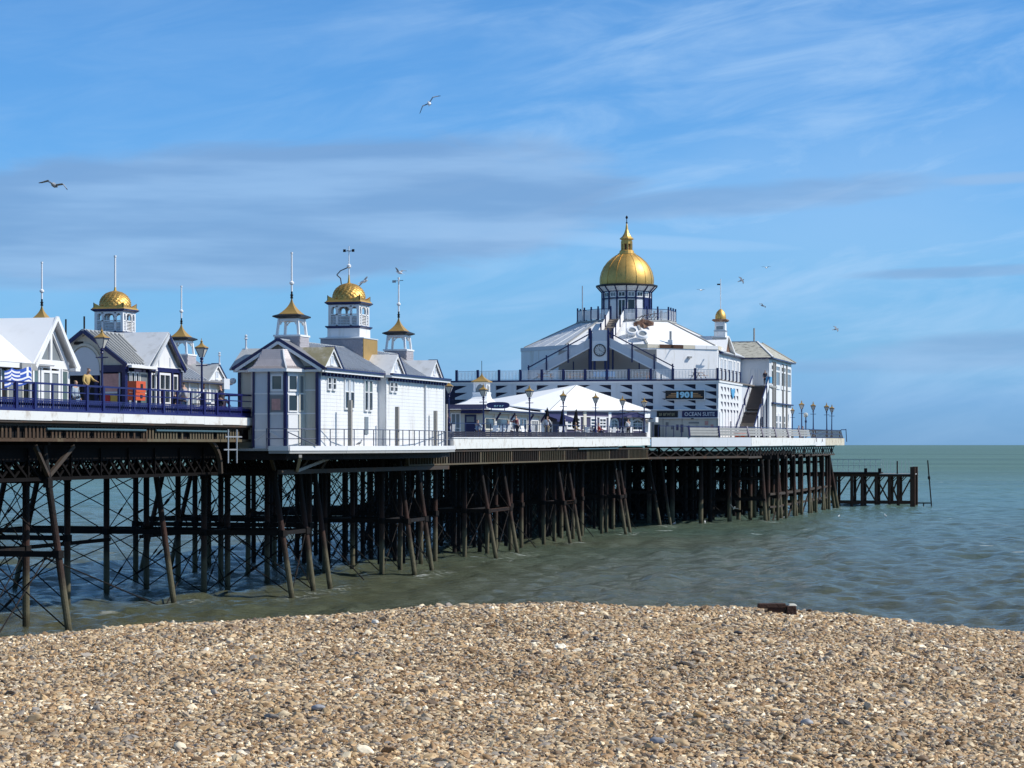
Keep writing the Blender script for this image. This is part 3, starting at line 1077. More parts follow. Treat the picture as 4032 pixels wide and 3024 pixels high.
# cross joists under the deck
for i in range(45):
    y = 60 + i * 2.0
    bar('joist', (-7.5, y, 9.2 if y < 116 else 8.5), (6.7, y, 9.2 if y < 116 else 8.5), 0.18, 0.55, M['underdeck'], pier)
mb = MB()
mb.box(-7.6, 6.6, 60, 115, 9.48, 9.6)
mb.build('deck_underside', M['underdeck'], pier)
# knee braces at the heads of the raking piles
for (x, y, s) in ((5.7, 92.4, 1), (5.7, 92.4, -1), (6.9, 117.5, -1), (6.9, 121.6, 1), (6.9, 125, 1)):
    bar('knee_brace', (x + 0.3, y, 6.9), (x + 0.6, y + 1.9 * s, 8.25), 0.16, 0.18, M['plate'], pier)

# landward edge: battened apron, rail below it and a teal service pipe
y = 84.0
bar('apron_rail', (6.75, 101.3, 8.52), (6.75, 115, 8.52), 0.10, 0.14, M['batten'], pier)
bar('apron_rail', (6.75, 66, 8.52), (6.75, 101.28, 8.52), 0.10, 0.15, M['rustbatten'], pier)
bar('apron_rail', (6.68, 66, 9.17), (6.68, 115, 9.17), 0.08, 0.12, M['plate'], pier)
mbt = MB()
mbt.add([(0, -.09, 0), (0, .09, 0), (0, .09, .38), (0, .035, .52), (0, -.035, .52), (0, -.09, .38), (-.05, -.09, 0), (-.05, .09, 0), (-.05, .09, .38), (-.05, .035, .52), (-.05, -.035, .52), (-.05, -.09, .38)],
        [(0, 1, 2, 3, 4, 5), (11, 10, 9, 8, 7, 6), (1, 0, 6, 7), (2, 1, 7, 8), (3, 2, 8, 9), (4, 3, 9, 10), (5, 4, 10, 11), (0, 5, 11, 6)])
tmp = mbt.build('batten', M['batten'], None)
batten_me = tmp.data
bpy.data.objects.remove(tmp)
batten_dark = batten_me.copy()
batten_dark.materials[0] = M['rustbatten']
while y < 113.5:
    if random.random() < 0.86:
        mm = Matrix.Translation((6.80, y, 8.58 + random.uniform(-.02, .02)))
        inst('batten', batten_me if y > 101.5 else batten_dark, mm, pier)
    y += 0.36
bar('apron_board', (6.62, 66, 8.85), (6.62, 115, 8.85), 0.03, 0.52, M['iron'], pier)
rod('service_pipe', (6.86, 90.5, 8.99), (6.86, 101.0, 8.99), 0.055, M['pipe'], pier)
rod('service_pipe', (6.86, 102.2, 8.99), (6.86, 111.6, 8.99), 0.055, M['pipe'], pier)
# access ladder and drain pipes by the kiosk
for yy in (110.7, 111.9):
    rod('downpipe', (7.2, yy, 7.35), (7.2, yy, 9.1), 0.045, M['galv'], pier)
bar('ladder_rung', (7.2, 110.3, 8.72), (7.2, 112.6, 8.72), 0.05, 0.07, M['galv'], pier)
bar('ladder_rung', (7.2, 110.1, 8.05), (7.2, 111.9, 8.05), 0.05, 0.07, M['galv'], pier)
# curved bracket under the landward end of the kiosk platform
pts = [(6.5, 108.2 + 3.2 * math.sin(t) * 1.0, 6.8 + 2.0 * math.cos(t) ** 0.8) for t in [i * math.pi / 2 / 7 for i in range(8)]]
for a, b in zip(pts, pts[1:]):
    bar('arch_bracket', a, b, 0.2, 0.2, M['plate'], pier)

# cafe edge: plate girder with stiffeners
bar('girder_flange', (7.75, 140, 6.98), (7.75, 219, 6.98), 0.34, 0.10, M['batten'], pier)
bar('girder_flange', (7.75, 140, 7.86), (7.75, 219, 7.95), 0.34, 0.10, M['plate'], pier)
bar('girder_web', (7.66, 140, 7.42), (7.66, 219, 7.46), 0.03, 0.85, M['plate'], pier)
yy = 140.2
k = 0
while yy < 219:
    wide = k % 14 == 0
    bar('stiffener', (7.78, yy, 7.03), (7.78, yy, 7.86), 0.16, 0.30 if wide else 0.10, M['batten'] if (k // 14) % 2 == 0 or wide else M['plate'], pier)
    yy += 0.62
    k += 1
rod('service_pipe', (8.02, 188, 7.93), (8.02, 204, 7.98), 0.06, M['pipe'], pier)
# beams under the cafe deck
for i in range(24):
    y = 142 + i * 3.3
    bar('joist', (-7.5, y, 7.7), (7.5, y, 7.7), 0.22, 0.8, M['underdeck'], pier)
mb = MB()
mb.slab([(-8.8, 142, 8.45), (7.6, 142, 8.45), (7.6, 219, 8.8), (-8.8, 219, 8.8)], 0.08)
mb.build('deck_underside', M['underdeck'], pier)
for x in (-6, -2.3, 2.5, 5.6):
    bar('chord', (x, 142, 6.9), (x, 232, 6.9), 0.3, 0.3, M['iron'], pier)

# ------------------------------------------------------------------ pier head ironwork
hx = [-18, -14.6, -11.4, -8.2, -5.2, -2.2, 0.8, 3.8, 6.6, 9.4, 12.2, 15.2]
hy = [238.5, 243.4, 248.6, 254.2, 260, 266, 272, 278, 284, 290, 295.5]
for iy, y in enumerate(hy):
    for ix, x in enumerate(hx):
        edge = x > 15
        xx = x + (0.9 * (y - 238.5) / 57 if edge else random.uniform(-.5, .5))
        if iy == 0 and x > 12:
            continue
        column(xx, y + random.uniform(-.4, .4), 7.0, 0.24 if not edge else 0.22, 0.5 if edge and iy % 2 else 0.0, 0.0, M['iron'] if x < 12 and iy else None)  # inner head columns coloured dark to stand for shade
    if iy:
        bar('strut', (-18, y, 2.4), (15.8, y, 2.4), 0.18, 0.22, M['iron'], pier)
        bar('strut', (-18, y, 4.6), (15.5, y, 4.6), 0.14, 0.22, M['iron'], pier)
        bar('strut', (-18, y, 6.1), (15.5, y, 6.1), 0.14, 0.25, M['iron'], pier)
        bar('strut', (-18, y, 1.0), (12.5, y, 1.0), 0.2, 0.3, M['iron'], pier)
    bar('cross_girder', (-18.5, y, 6.95), (16.4 if iy else 12, y, 6.95), 0.3, 0.45, M['iron'], pier)
    for a, b in zip(hx[2:], hx[3:]):
        if (a < 12 and iy > 0) or b < 12:
            xbrace(((a, y), (a, y)), ((b, y), (b, y)), 2.4, 6.7, 0.04)
            if iy % 2:
                xbrace(((a, y), (a, y)), ((b, y), (b, y)), 0.0, 2.4, 0.05)
# seaward corner: a dense cluster of fender columns
for i in range(8):
    y = 250 + i * 6.2
    column(16.2 + 0.012 * i * 6, y, 7.0, 0.17)
    bar('strut', (15.6, y - 2.2, 2.9), (16.4, y + 4.0, 2.9), 0.2, 0.24, M['plate'], pier)
    bar('strut', (15.6, y - 2.2, 1.5), (16.4, y + 2.0, 1.5), 0.16, 0.2, M['plate'], pier)
    bar('fender_brace', (15.8, y - 1.0, 0.0), (16.3, y + 1.6, 2.8), 0.14, 0.14, M['plate'], pier)
rod('pile', (16.9, 300.5, WB), (16.0, 296, 7.0), 0.22, M['pile'], pier)
rod('pile', (17.6, 299.0, WB), (16.2, 297, 7.0), 0.22, M['pile'], pier)
# edge girder of the head
for (xa, ya), (xb, yb) in (((7.6, 219.3), (15.1, 235.2)), ((15.1, 235.2), (16.6, 299))):
    bar('girder_flange', (xa, ya, 7.0), (xb, yb, 7.05), 0.3, 0.22, M['plate'], pier)
    bar('girder_flange', (xa, ya, 8.05), (xb, yb, 8.12), 0.3, 0.16, M['iron'], pier)
    L = math.hypot(xb - xa, yb - ya)
    n = int(L / 1.9)
    for i in range(n):
        f0, f1 = i / n, (i + 1) / n
        p = Vector((xa + (xb - xa) * f0, ya + (yb - ya) * f0, 7.1))
        q = Vector((xa + (xb - xa) * f1, ya + (yb - ya) * f1, 8.0))
        bar('lattice_bar', p, q, 0.06, 0.12, M['iron'], pier)
        bar('lattice_bar', (q.x, q.y, 7.1), (p.x, p.y, 8.0), 0.06, 0.12, M['iron'], pier)
        if i % 4 == 0:
            bar('stiffener', (p.x, p.y, 7.1), (p.x, p.y, 8.0), 0.14, 0.18, M['plate'], pier)
for x in (-14, -7, 0, 6, 11):
    bar('chord', (x, 232, 7.2), (x, 299, 7.2), 0.3, 0.7, M['underdeck'], pier)
mb = MB()
mb.slab([(-20.5, 236, 8.55), (14.9, 236, 8.55), (16.6, 302, 8.6), (-20.5, 302, 8.6)], 0.08)
mb.build('deck_underside', M['underdeck'], pier)

# ------------------------------------------------------------------ landing stage off the end
ls = thing('landing_stage', 'low rusty iron landing stage off the seaward end of the pier', 'landing stage', (20, 316, 0))
lx = [12.5, 15.2, 17.4, 18.8, 20.7, 22.5, 23.7, 25.5]
for y in (313.5, 317.5):
    for x in lx:
        rod('pile', (x, y, WB), (x, y, 4.3), 0.21, M['rust'], ls)
    bar('beam', (11.5, y, 4.15), (25.9, y, 4.15), 0.3, 0.42, M['rust'], ls)
    bar('beam', (11.5, y, 0.42), (25.9, y, 0.42), 0.3, 0.36, M['rust'], ls)
    for a, b in (zip(lx[1:], lx[2:]) if y < 315 else ()):
        bar('cross_brace', (a, y + .05, 0.5), (b, y + .05, 3.9), 0.16, 0.2, M['rust'], ls)
        if a in (18.8, 20.7, 22.5):
            bar('cross_brace', (b, y - .08, 0.5), (a, y - .08, 3.9), 0.16, 0.2, M['rust'], ls)
    for a in lx[1:-1]:
        bar('knee_brace', (a, y, 3.1), (a + 0.8, y, 3.95), 0.1, 0.12, M['rust'], ls)
bar('boarding', (11.5, 315.5, 4.45), (21.2, 315.5, 4.45), 5.0, 0.18, M['iron'], ls)
bar('boarding', (21.2, 315.5, 4.30), (25.9, 315.5, 4.30), 4.8, 0.12, M['greypanel'], ls)
for x in (19.3, 21.2):
    blk('bollard', x - .2, x + .2, 313.2, 313.7, 4.4, 5.1, M['iron'], ls)
for y in (313.3, 317.7):
    blk('fender_post', 25.35, 26.0, y - .3, y + .3, -2.5, 5.3, M['rust'], ls)
rod('mooring_post', (23.6, 313.2, 4.3), (23.6, 313.2, 6.1), 0.1, M['iron'], ls)
for i in range(13):
    x = 12.0 + i * 0.75
    rod('rail_post', (x, 317.6, 4.5), (x, 317.6, 6.25), 0.03, M['galv'], ls, 6)
for i in range(9):
    x = 21.3 + i * 0.5
    rod('rail_post', (x, 317.6, 4.4), (x, 317.6, 6.15), 0.025, M['galv'], ls, 6)
for z in (5.4, 6.25):
    bar('rail', (12.0, 317.6, z), (21.0, 317.6, z), 0.05, 0.06, M['galv'], ls)

mp = thing('marker_pole', 'thin leaning dark pole standing in the sea beyond the landing stage', 'pole', (28, 315, 0))
rod('pole', (28.15, 315, -1.0), (27.55, 315, 6.2), 0.085, M['iron'], mp)
rod('pole_clamp', (27.75, 315, 3.6), (27.72, 315, 4.0), 0.17, M['iron'], mp)
bar('foot_beam', (26.1, 315, 0.35), (28.1, 315, 0.35), 0.2, 0.16, M['iron'], mp)
bar('foot_stub', (27.0, 315, -0.6), (27.0, 315, 0.3), 0.14, 0.14, M['iron'], mp)

# ------------------------------------------------------------------ turrets of the kiosks
def square_ring(mb, cx, cy, w0, w1, z0, z1, mi=0):
    """square frustum"""
    a, b = w0 / 2, w1 / 2
    vs = [(cx - a, cy - a, z0), (cx + a, cy - a, z0), (cx + a, cy + a, z0), (cx - a, cy + a, z0),
          (cx - b, cy - b, z1), (cx + b, cy - b, z1), (cx + b, cy + b, z1), (cx - b, cy + b, z1)]
    mb.add(vs, [(3, 2, 1, 0), (4, 5, 6, 7), (0, 1, 5, 4), (1, 2, 6, 5), (2, 3, 7, 6), (3, 0, 4, 7)], mi)


def flared_roof(mb, cx, cy, w, z0, h, n=7, tip=0.05):
    prev = None
    for i in range(n + 1):
        t = i / n
        ww = tip + (w - tip) * (1 - t) ** 2.1
        zz = z0 + h * t
        if prev:
            square_ring(mb, cx, cy, prev[0], ww, prev[1], zz)
        prev = (ww, zz)


def diag_tiles(par, F, a0, a1, z0, z1, m_, s=0.17):
    """lozenge tiles standing slightly proud of a tower face, one mesh"""
    mb = MB()
    k = 0
    z = z0
    while z < z1 - s * 0.3:
        a = a0 + (s / 2 if k % 2 else 0)
        while a < a1 - s * 0.4:
            zt = min(z + s * 1.6, z1)
            am, ae = min(a + s / 2, a1), min(a + s, a1)
            vs = [F.p(a, (z + zt) / 2, 0.006), F.p(am, z, 0.028), F.p(ae, (z + zt) / 2, 0.006), F.p(am, zt, 0.004)]
            c = F.p(am, (z + zt) / 2, 0.02)
            mb.add(vs + [c], [(0, 1, 4), (1, 2, 4), (2, 3, 4), (3, 0, 4)])
            a += s
        z += s * 0.8
        k += 1
    o = mb.build('tile_cladding', m_, par)
    o['kind'] = 'stuff'
    return o


def small_turret(par, x, y, vane=False, base=13.0):
    """open belfry on a tiled base under a gilded flared roof with a white pole"""
    mb = MB()
    square_ring(mb, x, y, 1.50, 1.46, base, 14.2)
    t = mb.build('turret', M['shingle'], par)
    for F, m_ in ((Face(x - .74, y - .74, 1, 0), M['shingle']), (Face(x + .74, y - .74, 0, 1), M['shinglepale'])):
        diag_tiles(t, F, 0.0, 1.48, base, 14.2, m_)
    mb = MB()
    square_ring(mb, x, y, 1.58, 1.58, 14.2, 14.30)
    for sx in (-1, 1):
        for sy in (-1, 1):
            mb.bar((x + sx * .62, y + sy * .62, 14.3), (x + sx * .53, y + sy * .53, 15.2), .125, .125)
    # arched heads and a mid mullion on the wide sides
    for dx, dy in ((1, 0), (-1, 0), (0, 1), (0, -1)):
        for k in range(8):
            t0, t1 = math.pi * k / 8, math.pi * (k + 1) / 8
            r0 = .45
            for tt, tn in ((t0, t1),):
                a = (-r0 * math.cos(tt), 14.86 + .26 * math.sin(tt))
                b = (-r0 * math.cos(tn), 14.86 + .26 * math.sin(tn))
                o0, o1 = .53, .53
                P = Vector((x + (a[0] if dx == 0 else dx * .53), y + (a[0] if dy == 0 else dy * .53), a[1]))
                Q = Vector((x + (b[0] if dx == 0 else dx * .53), y + (b[0] if dy == 0 else dy * .53), b[1]))
                mb.bar(P, Q, .055, .055)
        mb.bar((x + dx * .52 - dy * .5, y + dy * .52 - dx * .5, 15.12), (x + dx * .52 + dy * .5, y + dy * .52 + dx * .5, 15.12), .10, .14)
    mb.build('belfry', M['trim'], t)
    mb = MB()
    square_ring(mb, x, y, 1.24, 1.66, 15.2, 15.28)
    square_ring(mb, x, y, 1.66, 1.62, 15.28, 15.35)
    square_ring(mb, x, y, 1.60, 1.02, 15.35, 15.46)
    mb.build('eaves', M['black'], t)
    mb = MB()
    flared_roof(mb, x, y, 1.10, 15.45, 0.95)
    mb.build('turret_roof', M['goldpaint'], t)
    mb = MB()
    mb.lathe([(0.02, 16.30), (.09, 16.33), (.06, 16.45), (.10, 16.5), (.05, 16.56), (.05, 16.7)], (x, y, 0), 10)
    mb.build('finial', M['iron'], t, True)
    mb = MB()
    mb.lathe([(.055, 16.7), (.05, 17.05), (.13, 17.12), (.13, 17.2), (.05, 17.28), (.045, 18.75), (.07, 18.76), (.07, 18.85)], (x, y, 0), 10)
    mb.build('flagpole', M['trim'], t, True)
    if vane:
        rod('vane_arm', (x - .32, y, 18.62), (x + .3, y, 18.66), .02, M['iron'], t, 6)
        mb = MB()
        mb.box(x - .42, x - .18, y - .012, y + .012, 18.52, 18.68)
        mb.build('vane_plate', M['galv'], t)
    return t


tile_cache = {}


def dome_turret(par, x, y, front, vane=False, base=12.9):
    """louvred turret under a scale-tiled gilded dome"""
    mb = MB()
    square_ring(mb, x, y, 2.62, 2.62, base, 14.5)
    t = mb.build('dome_turret', M['shingle'], par)
    diag_tiles(t, Face(x - 1.31, y - 1.31, 1, 0), 0, 2.62, base, 14.48, M['shingle'], 0.19)
    mb = MB()
    F = Face(x + 1.31, y - 1.31, 0, 1)
    F.mbox(mb, 0.0, 2.62, base, 14.48, -.01, .03)
    mb.build('side_panel', M['goldpaint'] if front else M['shinglepale'], t)
    mb = MB()
    square_ring(mb, x, y, 2.74, 2.74, 14.5, 14.56)
    square_ring(mb, x, y, 2.3, 2.0, 14.56, 14.62)
    mb.build('capping', M['zincpale'], t)
    mb = MB()
    square_ring(mb, x, y, 1.98, 1.98, 14.62, 15.12)
    mb.build('drum_base', M['white'], t)
    mb = MB()
    square_ring(mb, x, y, 2.0, 2.2, 15.12, 15.20)
    square_ring(mb, x, y, 2.2, 2.2, 15.20, 15.26)
    mb.build('cornice', M['navy'], t)
    # louvred stage: corner posts, mullions, slats, arched openings above
    mb = MB()
    w = .95
    for sx in (-1, 1):
        for sy in (-1, 1):
            mb.box(x + sx * (w - .08) - .08, x + sx * (w - .08) + .08, y + sy * (w - .08) - .08, y + sy * (w - .08) + .08, 15.26, 16.5)
    faces = [Face(x - w, y - w, 1, 0), Face(x + w, y - w, 0, 1), Face(x + w, y + w, -1, 0), Face(x - w, y + w, 0, -1)]
    for F in faces:
        for a in (.52, 1.38):
            F.mbox(mb, a - .06, a + .06, 15.26, 16.45, -.13, -.01)
        F.mbox(mb, .16, 1.74, 16.38, 16.5, -.13, -.01)
        F.mbox(mb, .16, 1.74, 15.26, 15.32, -.13, -.01)
        F.mbox(mb, .16, 1.74, 15.90, 15.97, -.13, -.01)
        for a0, a1 in ((.16, .46), (.58, 1.32), (1.44, 1.74)):
            c, r = (a0 + a1) / 2, (a1 - a0) / 2
            for s in (-1, 1):
                F.mpoly(mb, [(c + s * r, 16.2), (c + s * r, 16.4), (c + s * r * .25, 16.4), (c + s * r * .72, 16.33)][::-s], -.12, -.02)
    mb.build('louvre_stage', M['white'], t)
    for F in faces[:2]:
        for a0, a1 in ((.16, .46), (.58, 1.32), (1.44, 1.74)):
            for k in range(6):
                z = 15.36 + k * .09
                m_ = F.mtx(a0, a1, z, z + .02, -.12, -.02)
                m4 = Matrix.Translation(m_.translation) @ Matrix.Rotation(R(38), 4, Vector((F.dx, F.dy, 0))) @ Matrix.Translation(-m_.translation) @ m_
                inst('slat', unit('cube', M['white']), m4, t)
    for F in faces[2:]:
        F.bx('back_panel', .16, 1.74, 15.32, 15.9, -.1, -.04, M['recess'], t)  # dark colour puts interior shade behind the slats
    mb = MB()
    square_ring(mb, x, y, 1.95, 2.25, 16.5, 16.60)
    square_ring(mb, x, y, 2.25, 2.25, 16.60, 16.66)
    mb.build('eaves', M['navy'], t)
    mb = MB()
    square_ring(mb, x, y, 2.18, 2.05, 16.66, 16.76)
    for F in (Face(x - 1.0, y - 1.0, 1, 0), Face(x + 1.0, y - 1.0, 0, 1), Face(x + 1.0, y + 1.0, -1, 0), Face(x - 1.0, y + 1.0, 0, -1)):
        F.mpoly(mb, [(0, 16.74), (2, 16.74), (2, 17.06), (1.86, 16.98), (1.6, 16.86), (1.3, 16.8), (.7, 16.8), (.4, 16.86), (.14, 16.98), (0, 17.06)], -.05, 0.0)
    mb.build('parapet', M['gold'], t)
    # dome core and its scales
    prof = [(.90, 0), (.945, .22), (.93, .42), (.86, .62), (.74, .80), (.56, .96), (.34, 1.07), (.14, 1.13), (.05, 1.2)]
    mb = MB()
    mb.lathe([(r - .02, z) for r, z in prof], (x, y, 16.7), 28)
    mb.build('dome', M['gold'], t, True)
    pr = np.array(prof)
    seg = np.r_[0, np.cumsum(np.hypot(np.diff(pr[:, 0]), np.diff(pr[:, 1])))]
    nrow = 10
    for k in range(nrow):
        s0, s1 = seg[-3] * (k / nrow), seg[-3] * ((k + 1.75) / nrow)
        s1 = min(s1, seg[-2])
        f = lambda s: (float(np.interp(s, seg, pr[:, 0])), float(np.interp(s, seg, pr[:, 1])))
        n = max(9, int(round(f(s0)[0] * 21)))
        key = k
        if key not in tile_cache:
            hw = math.pi / n * 0.97
            mt = MB()
            sm_ = (s0 * .62 + s1 * .38)
            r0, z0 = f(s0)
            r1, z1 = f(sm_)
            r2, z2 = f(s1)
            P = lambda r, z, a, o: ((r + o) * math.cos(a), (r + o) * math.sin(a), 16.7 + z)
            vs = [P(r0, z0, 0, .055), P(r1, z1, hw, .026), P(r2, z2, hw * .8, .0), P(r2, z2, -hw * .8, .0), P(r1, z1, -hw, .026), P(r1, z1, 0, .046),
                  P(r0, z0, 0, -.01), P(r1, z1, hw, -.015), P(r1, z1, -hw, -.015)]
            mt.add(vs, [(0, 1, 5), (1, 2, 5), (2, 3, 5), (3, 4, 5), (4, 0, 5), (0, 6, 7, 1), (4, 8, 6, 0)])
            to = mt.build('scale_tile', M['gold'], None, local=True)
            tile_cache[key] = to.data
            bpy.data.objects.remove(to)
        for i in range(n):
            an = 2 * math.pi * (i + (k % 2) * .5) / n
            if math.cos(an - R(-79)) < -0.35:       # the side turned away from the beach needs none
                continue
            inst('scale_tile', tile_cache[key], Matrix.Translation((x, y, 0)) @ Matrix.Rotation(an, 4, 'Z'), t)
    mb = MB()
    mb.lathe([(.10, 17.78), (.07, 17.95), (.035, 18.3)], (x, y, 0), 10)
    mb.build('finial', M['gold'], t, True)
    mb = MB()
    if vane:
        mb.lathe([(.04, 18.3), (.035, 18.70), (.13, 18.76), (.13, 18.88), (.03, 18.96), (.025, 20.0)], (x, y, 0), 10)
        mb.build('flagpole', M['trim'], t, True)
        rod('vane_arm', (x - .25, y, 19.72), (x + .25, y, 19.72), .02, M['iron'], t, 6)
        rod('vane_arm', (x, y - .25, 19.72), (x, y + .25, 19.72), .02, M['iron'], t, 6)
        for dx in (-.28, .26):
            mb = MB()
            mb.box(x + dx - .08, x + dx + .08, y - .012, y + .012, 19.66, 19.82)
            mb.build('vane_letter_plate', M['iron'], t)
    else:
        mb.lathe([(.06, 18.0), (.055, 19.9), (.085, 19.92), (.085, 20.02)], (x, y, 0), 10)
        mb.build('flagpole', M['trim'], t, True)
    return t


def gable_roof(par, p0, p1, half, ze, zr, m_, th=0.09, side=None, name='roof'):
    """two slabs along the ridge p0->p1 (x,y); half = horizontal reach of each side"""
    (x0, y0), (x1, y1) = p0, p1
    d = Vector((x1 - x0, y1 - y0, 0)).normalized()
    nx, ny = d.y, -d.x
    out = []
    for s in (1, -1):
        mb = MB()
        pts = [(x0, y0, zr), (x0 + s * nx * half, y0 + s * ny * half, ze), (x1 + s * nx * half, y1 + s * ny * half, ze), (x1, y1, zr)]
        if s == -1:
            pts = pts[::-1]
        mb.slab(pts, th)
        out.append(mb.build(name, m_ if not isinstance(m_, (list, tuple)) else m_[0 if s == 1 else 1], par))
    return out


def seams(par, p0, p1, q0, q1, n, m_, r=0.035):
    """standing seams from ridge line p0-p1 to eave line q0-q1"""
    for i in range(n + 1):
        f = i / n
        a = Vector(p0).lerp(Vector(p1), f)
        b = Vector(q0).lerp(Vector(q1), f)
        bar('roof_seam', a, b, r, r * 1.6, m_, par)


def cross_gable(par, yc, hw, xr, xf, ze, zr, rm, side=1, win=True, over=0.16):
    """small gable facing the beach; xr where its ridge dies into the main roof, xf its face"""
    for s in (-1, 1):
        mb = MB()
        pts = [(xr, yc, zr), (xf + over, yc, zr), (xf + over, yc + s * (hw + .2), ze - .12), (xr, yc + s * (hw + .2), ze - .12)]
        mb.slab(pts if s == -1 else pts[::-1], 0.07)
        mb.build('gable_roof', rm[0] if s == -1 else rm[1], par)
    F = Face(xf, yc - hw, 0, 1)
    mb = MB()
    F.mpoly(mb, [(0, ze), (2 * hw, ze), (hw, zr - .08)], -.12, 0.0)
    g = mb.build('gable', M['white'], par)
    mb = MB()
    F.mpoly(mb, [(-.12, ze - .08), (.06, ze - .08), (hw, zr - .14), (hw, zr)], .1, over - .02)
    mb.build('barge_board', M['trim'], g)
    mb = MB()
    F.mpoly(mb, [(hw, zr), (hw, zr - .14), (2 * hw - .06, ze - .08), (2 * hw + .12, ze - .08)], .1, over - .02)
    mb.build('barge_board', M['trim'], g)
    mb = MB()
    F.mpoly(mb, [(hw, zr + .03), (2 * hw + .2, ze - .14), (2 * hw + .32, ze - .14), (hw + .05, zr + .1)], -.4, over + .03)
    mb.build('roof_edge', M['navy'], g)  # navy on one side only paints the roof thickness in shadow
    if win:
        window(g, F, hw - .26, hw + .26, ze + .18, ze + .78, 1, 1, M['trim'], M['glasspale'], .07, .04)
    return g


# ------------------------------------------------------------------ near kiosk (beach side of the pier)
ZE = 12.25
k1 = thing('kiosk_building', 'white boarded kiosk with three small gables and golden turrets above a bowed walkway', 'kiosk', (8.2, 127, 8.1))
mb = MB()
mb.box(5.9, 10.5, 115.4, 125.6, 8.12, ZE)
mb.build('wall', M['white'], k1)
mb = MB()
mb.box(5.9, 10.98, 125.6, 137.6, 8.12, ZE)
mb.build('wall', M['white'], k1)
FW1 = Face(10.5, 115.4, 0, 1)
FW2 = Face(10.98, 125.6, 0, 1)
# horizontal weatherboards of the long white wall
for F, L in ((FW1, 10.2), (FW2, 12.0)):
    for k in range(20):
        z = 8.14 + k * 0.205
        mm = F.mtx(0.02, L - 0.02, z, z + 0.199, 0.0, 0.02)
        tilt = Matrix.Translation(mm.translation) @ Matrix.Rotation(R(-2.2), 4, 'Y') @ Matrix.Translation(-mm.translation)
        inst('weatherboard', unit('cube', M['white']), tilt @ mm, k1)
# windows, pairs of narrow sashes
for a0, a1, z0, z1 in ((1.25, 1.85, 11.25, 12.0), (2.05, 2.65, 11.25, 12.0)):
    window(k1, FW1, a0, a1, z0, z1, 1, 2, M['trim'], M['glass'], .07, .08, .03)
for a0, a1 in ((4.1, 4.85), (5.0, 5.75)):
    window(k1, FW1, a0, a1, 10.25, 12.02, 1, 2, M['trim'], [M['glass'], M['glasspale']], .08, .08, .03, rows=[11.25])
for a0, a1 in ((7.55, 8.2), (8.35, 9.0)):
    window(k1, FW1, a0, a1, 10.2, 12.02, 1, 2, M['trim'], [M['glass'], M['glassgreen']], .07, .08, .03, rows=[11.3])
FW1.bx('door_panel', 7.7, 8.3, 8.9, 9.9, .0, .07, M['glassgrey'], k1)
for a0, a1 in ((.6, 1.25), (1.4, 2.05)):
    window(k1, FW2, a0, a1, 11.35, 12.0, 1, 2, M['trim'], M['glass'], .07, .08, .03)
FW2.bx('downpipe', 7.6, 7.72, 8.2, 12.0, .03, .13, M['greywall'], k1)
FW2.bx('corner_board', 0.0, .12, 8.15, 12.1, .025, .05, M['trim'], k1)
FW2.bx('corner_board', 11.75, 12.0, 8.15, 12.1, .025, .05, M['greywall'], k1)
FW1.bx('corner_post', -.22, .14, 8.15, 12.2, -.1, .08, M['navy'], k1)
# eaves
for F, L in ((FW1, 10.2), (FW2, 12.0)):
    F.bx('eaves_board', -.1, L, 12.20, 12.34, .0, .42, M['trim'], k1)
    F.bx('gutter', -.1, L, 12.34, 12.45, .30, .50, M['navy'], k1)
    for k in range(int(L / .58)):
        F.bx('bracket', .45 + k * .58, .57 + k * .58, 12.02, 12.20, .02, .30, M['navy'], k1)
gable_roof(k1, (8.35, 115.0), (8.35, 138.0), 2.6, 12.42, 13.95, [M['zincdark'], M['zincdark']])
for ya, yb in ((118.7, 125.8), (129.2, 133.9)):
    seams(k1, (8.4, ya, 13.98), (8.4, yb, 13.98), (10.93, ya, 12.5), (10.93, yb, 12.5), int((yb - ya) / .42), M['zincpale'], .05)
bar('ridge_roll', (8.35, 115.0, 13.98), (8.35, 138.0, 13.98), .12, .08, M['zinc'], k1)
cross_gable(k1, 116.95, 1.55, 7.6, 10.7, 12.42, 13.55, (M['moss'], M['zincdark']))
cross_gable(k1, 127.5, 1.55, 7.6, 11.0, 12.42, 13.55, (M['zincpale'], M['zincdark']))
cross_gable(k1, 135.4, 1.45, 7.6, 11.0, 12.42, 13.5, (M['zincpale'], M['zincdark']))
# landward gable end with dark verge
FG = Face(5.9, 115.4, 1, 0)
mb = MB()
FG.mpoly(mb, [(0, 12.25), (4.6, 12.25), (2.3, 13.86)], -.1, 0.0)
mb.build('gable', M['cream'], k1)
for s in (-1, 1):
    bar('verge_board', (8.35, 115.0, 13.98), (8.35 + s * 2.65, 115.0, 12.38), .10, .16, M['navy'], k1)
    bar('barge_board', (8.35, 114.99, 13.80), (8.35 + s * 2.45, 114.99, 12.30), .08, .15, M['trim'], k1)
FG.bx('eaves_board', -.15, 4.95, 12.22, 12.34, .0, .35, M['trim'], k1)
FG.bx('gutter', -.18, 4.98, 12.34, 12.44, .26, .42, M['navy'], k1)
FG.bx('end_wall', 0.02, 4.58, 8.15, 12.2, 0.0, .04, M['cream'], k1)
for a in (.02, 1.15):
    FG.bx('corner_post', a, a + .16, 9.6, 12.2, .04, .12, M['navy'], k1)
for z in (9.1, 9.95, 11.2):
    FG.bx('rail', 3.7, 4.5, z, z + .07, .04, .07, M['trim'], k1)
mb = MB()
mb.lathe([(.09, 0), (.16, .04), (.16, .2), (.09, .24)], (0, 0, 0), 10)
for v in range(len(mb.v)):
    x_, y_, z_ = mb.v[v]
    mb.v[v] = (5.75 + x_, 115.0 + z_ - .1, 11.75 + y_)
mb.build('loudspeaker', M['greywall'], k1)
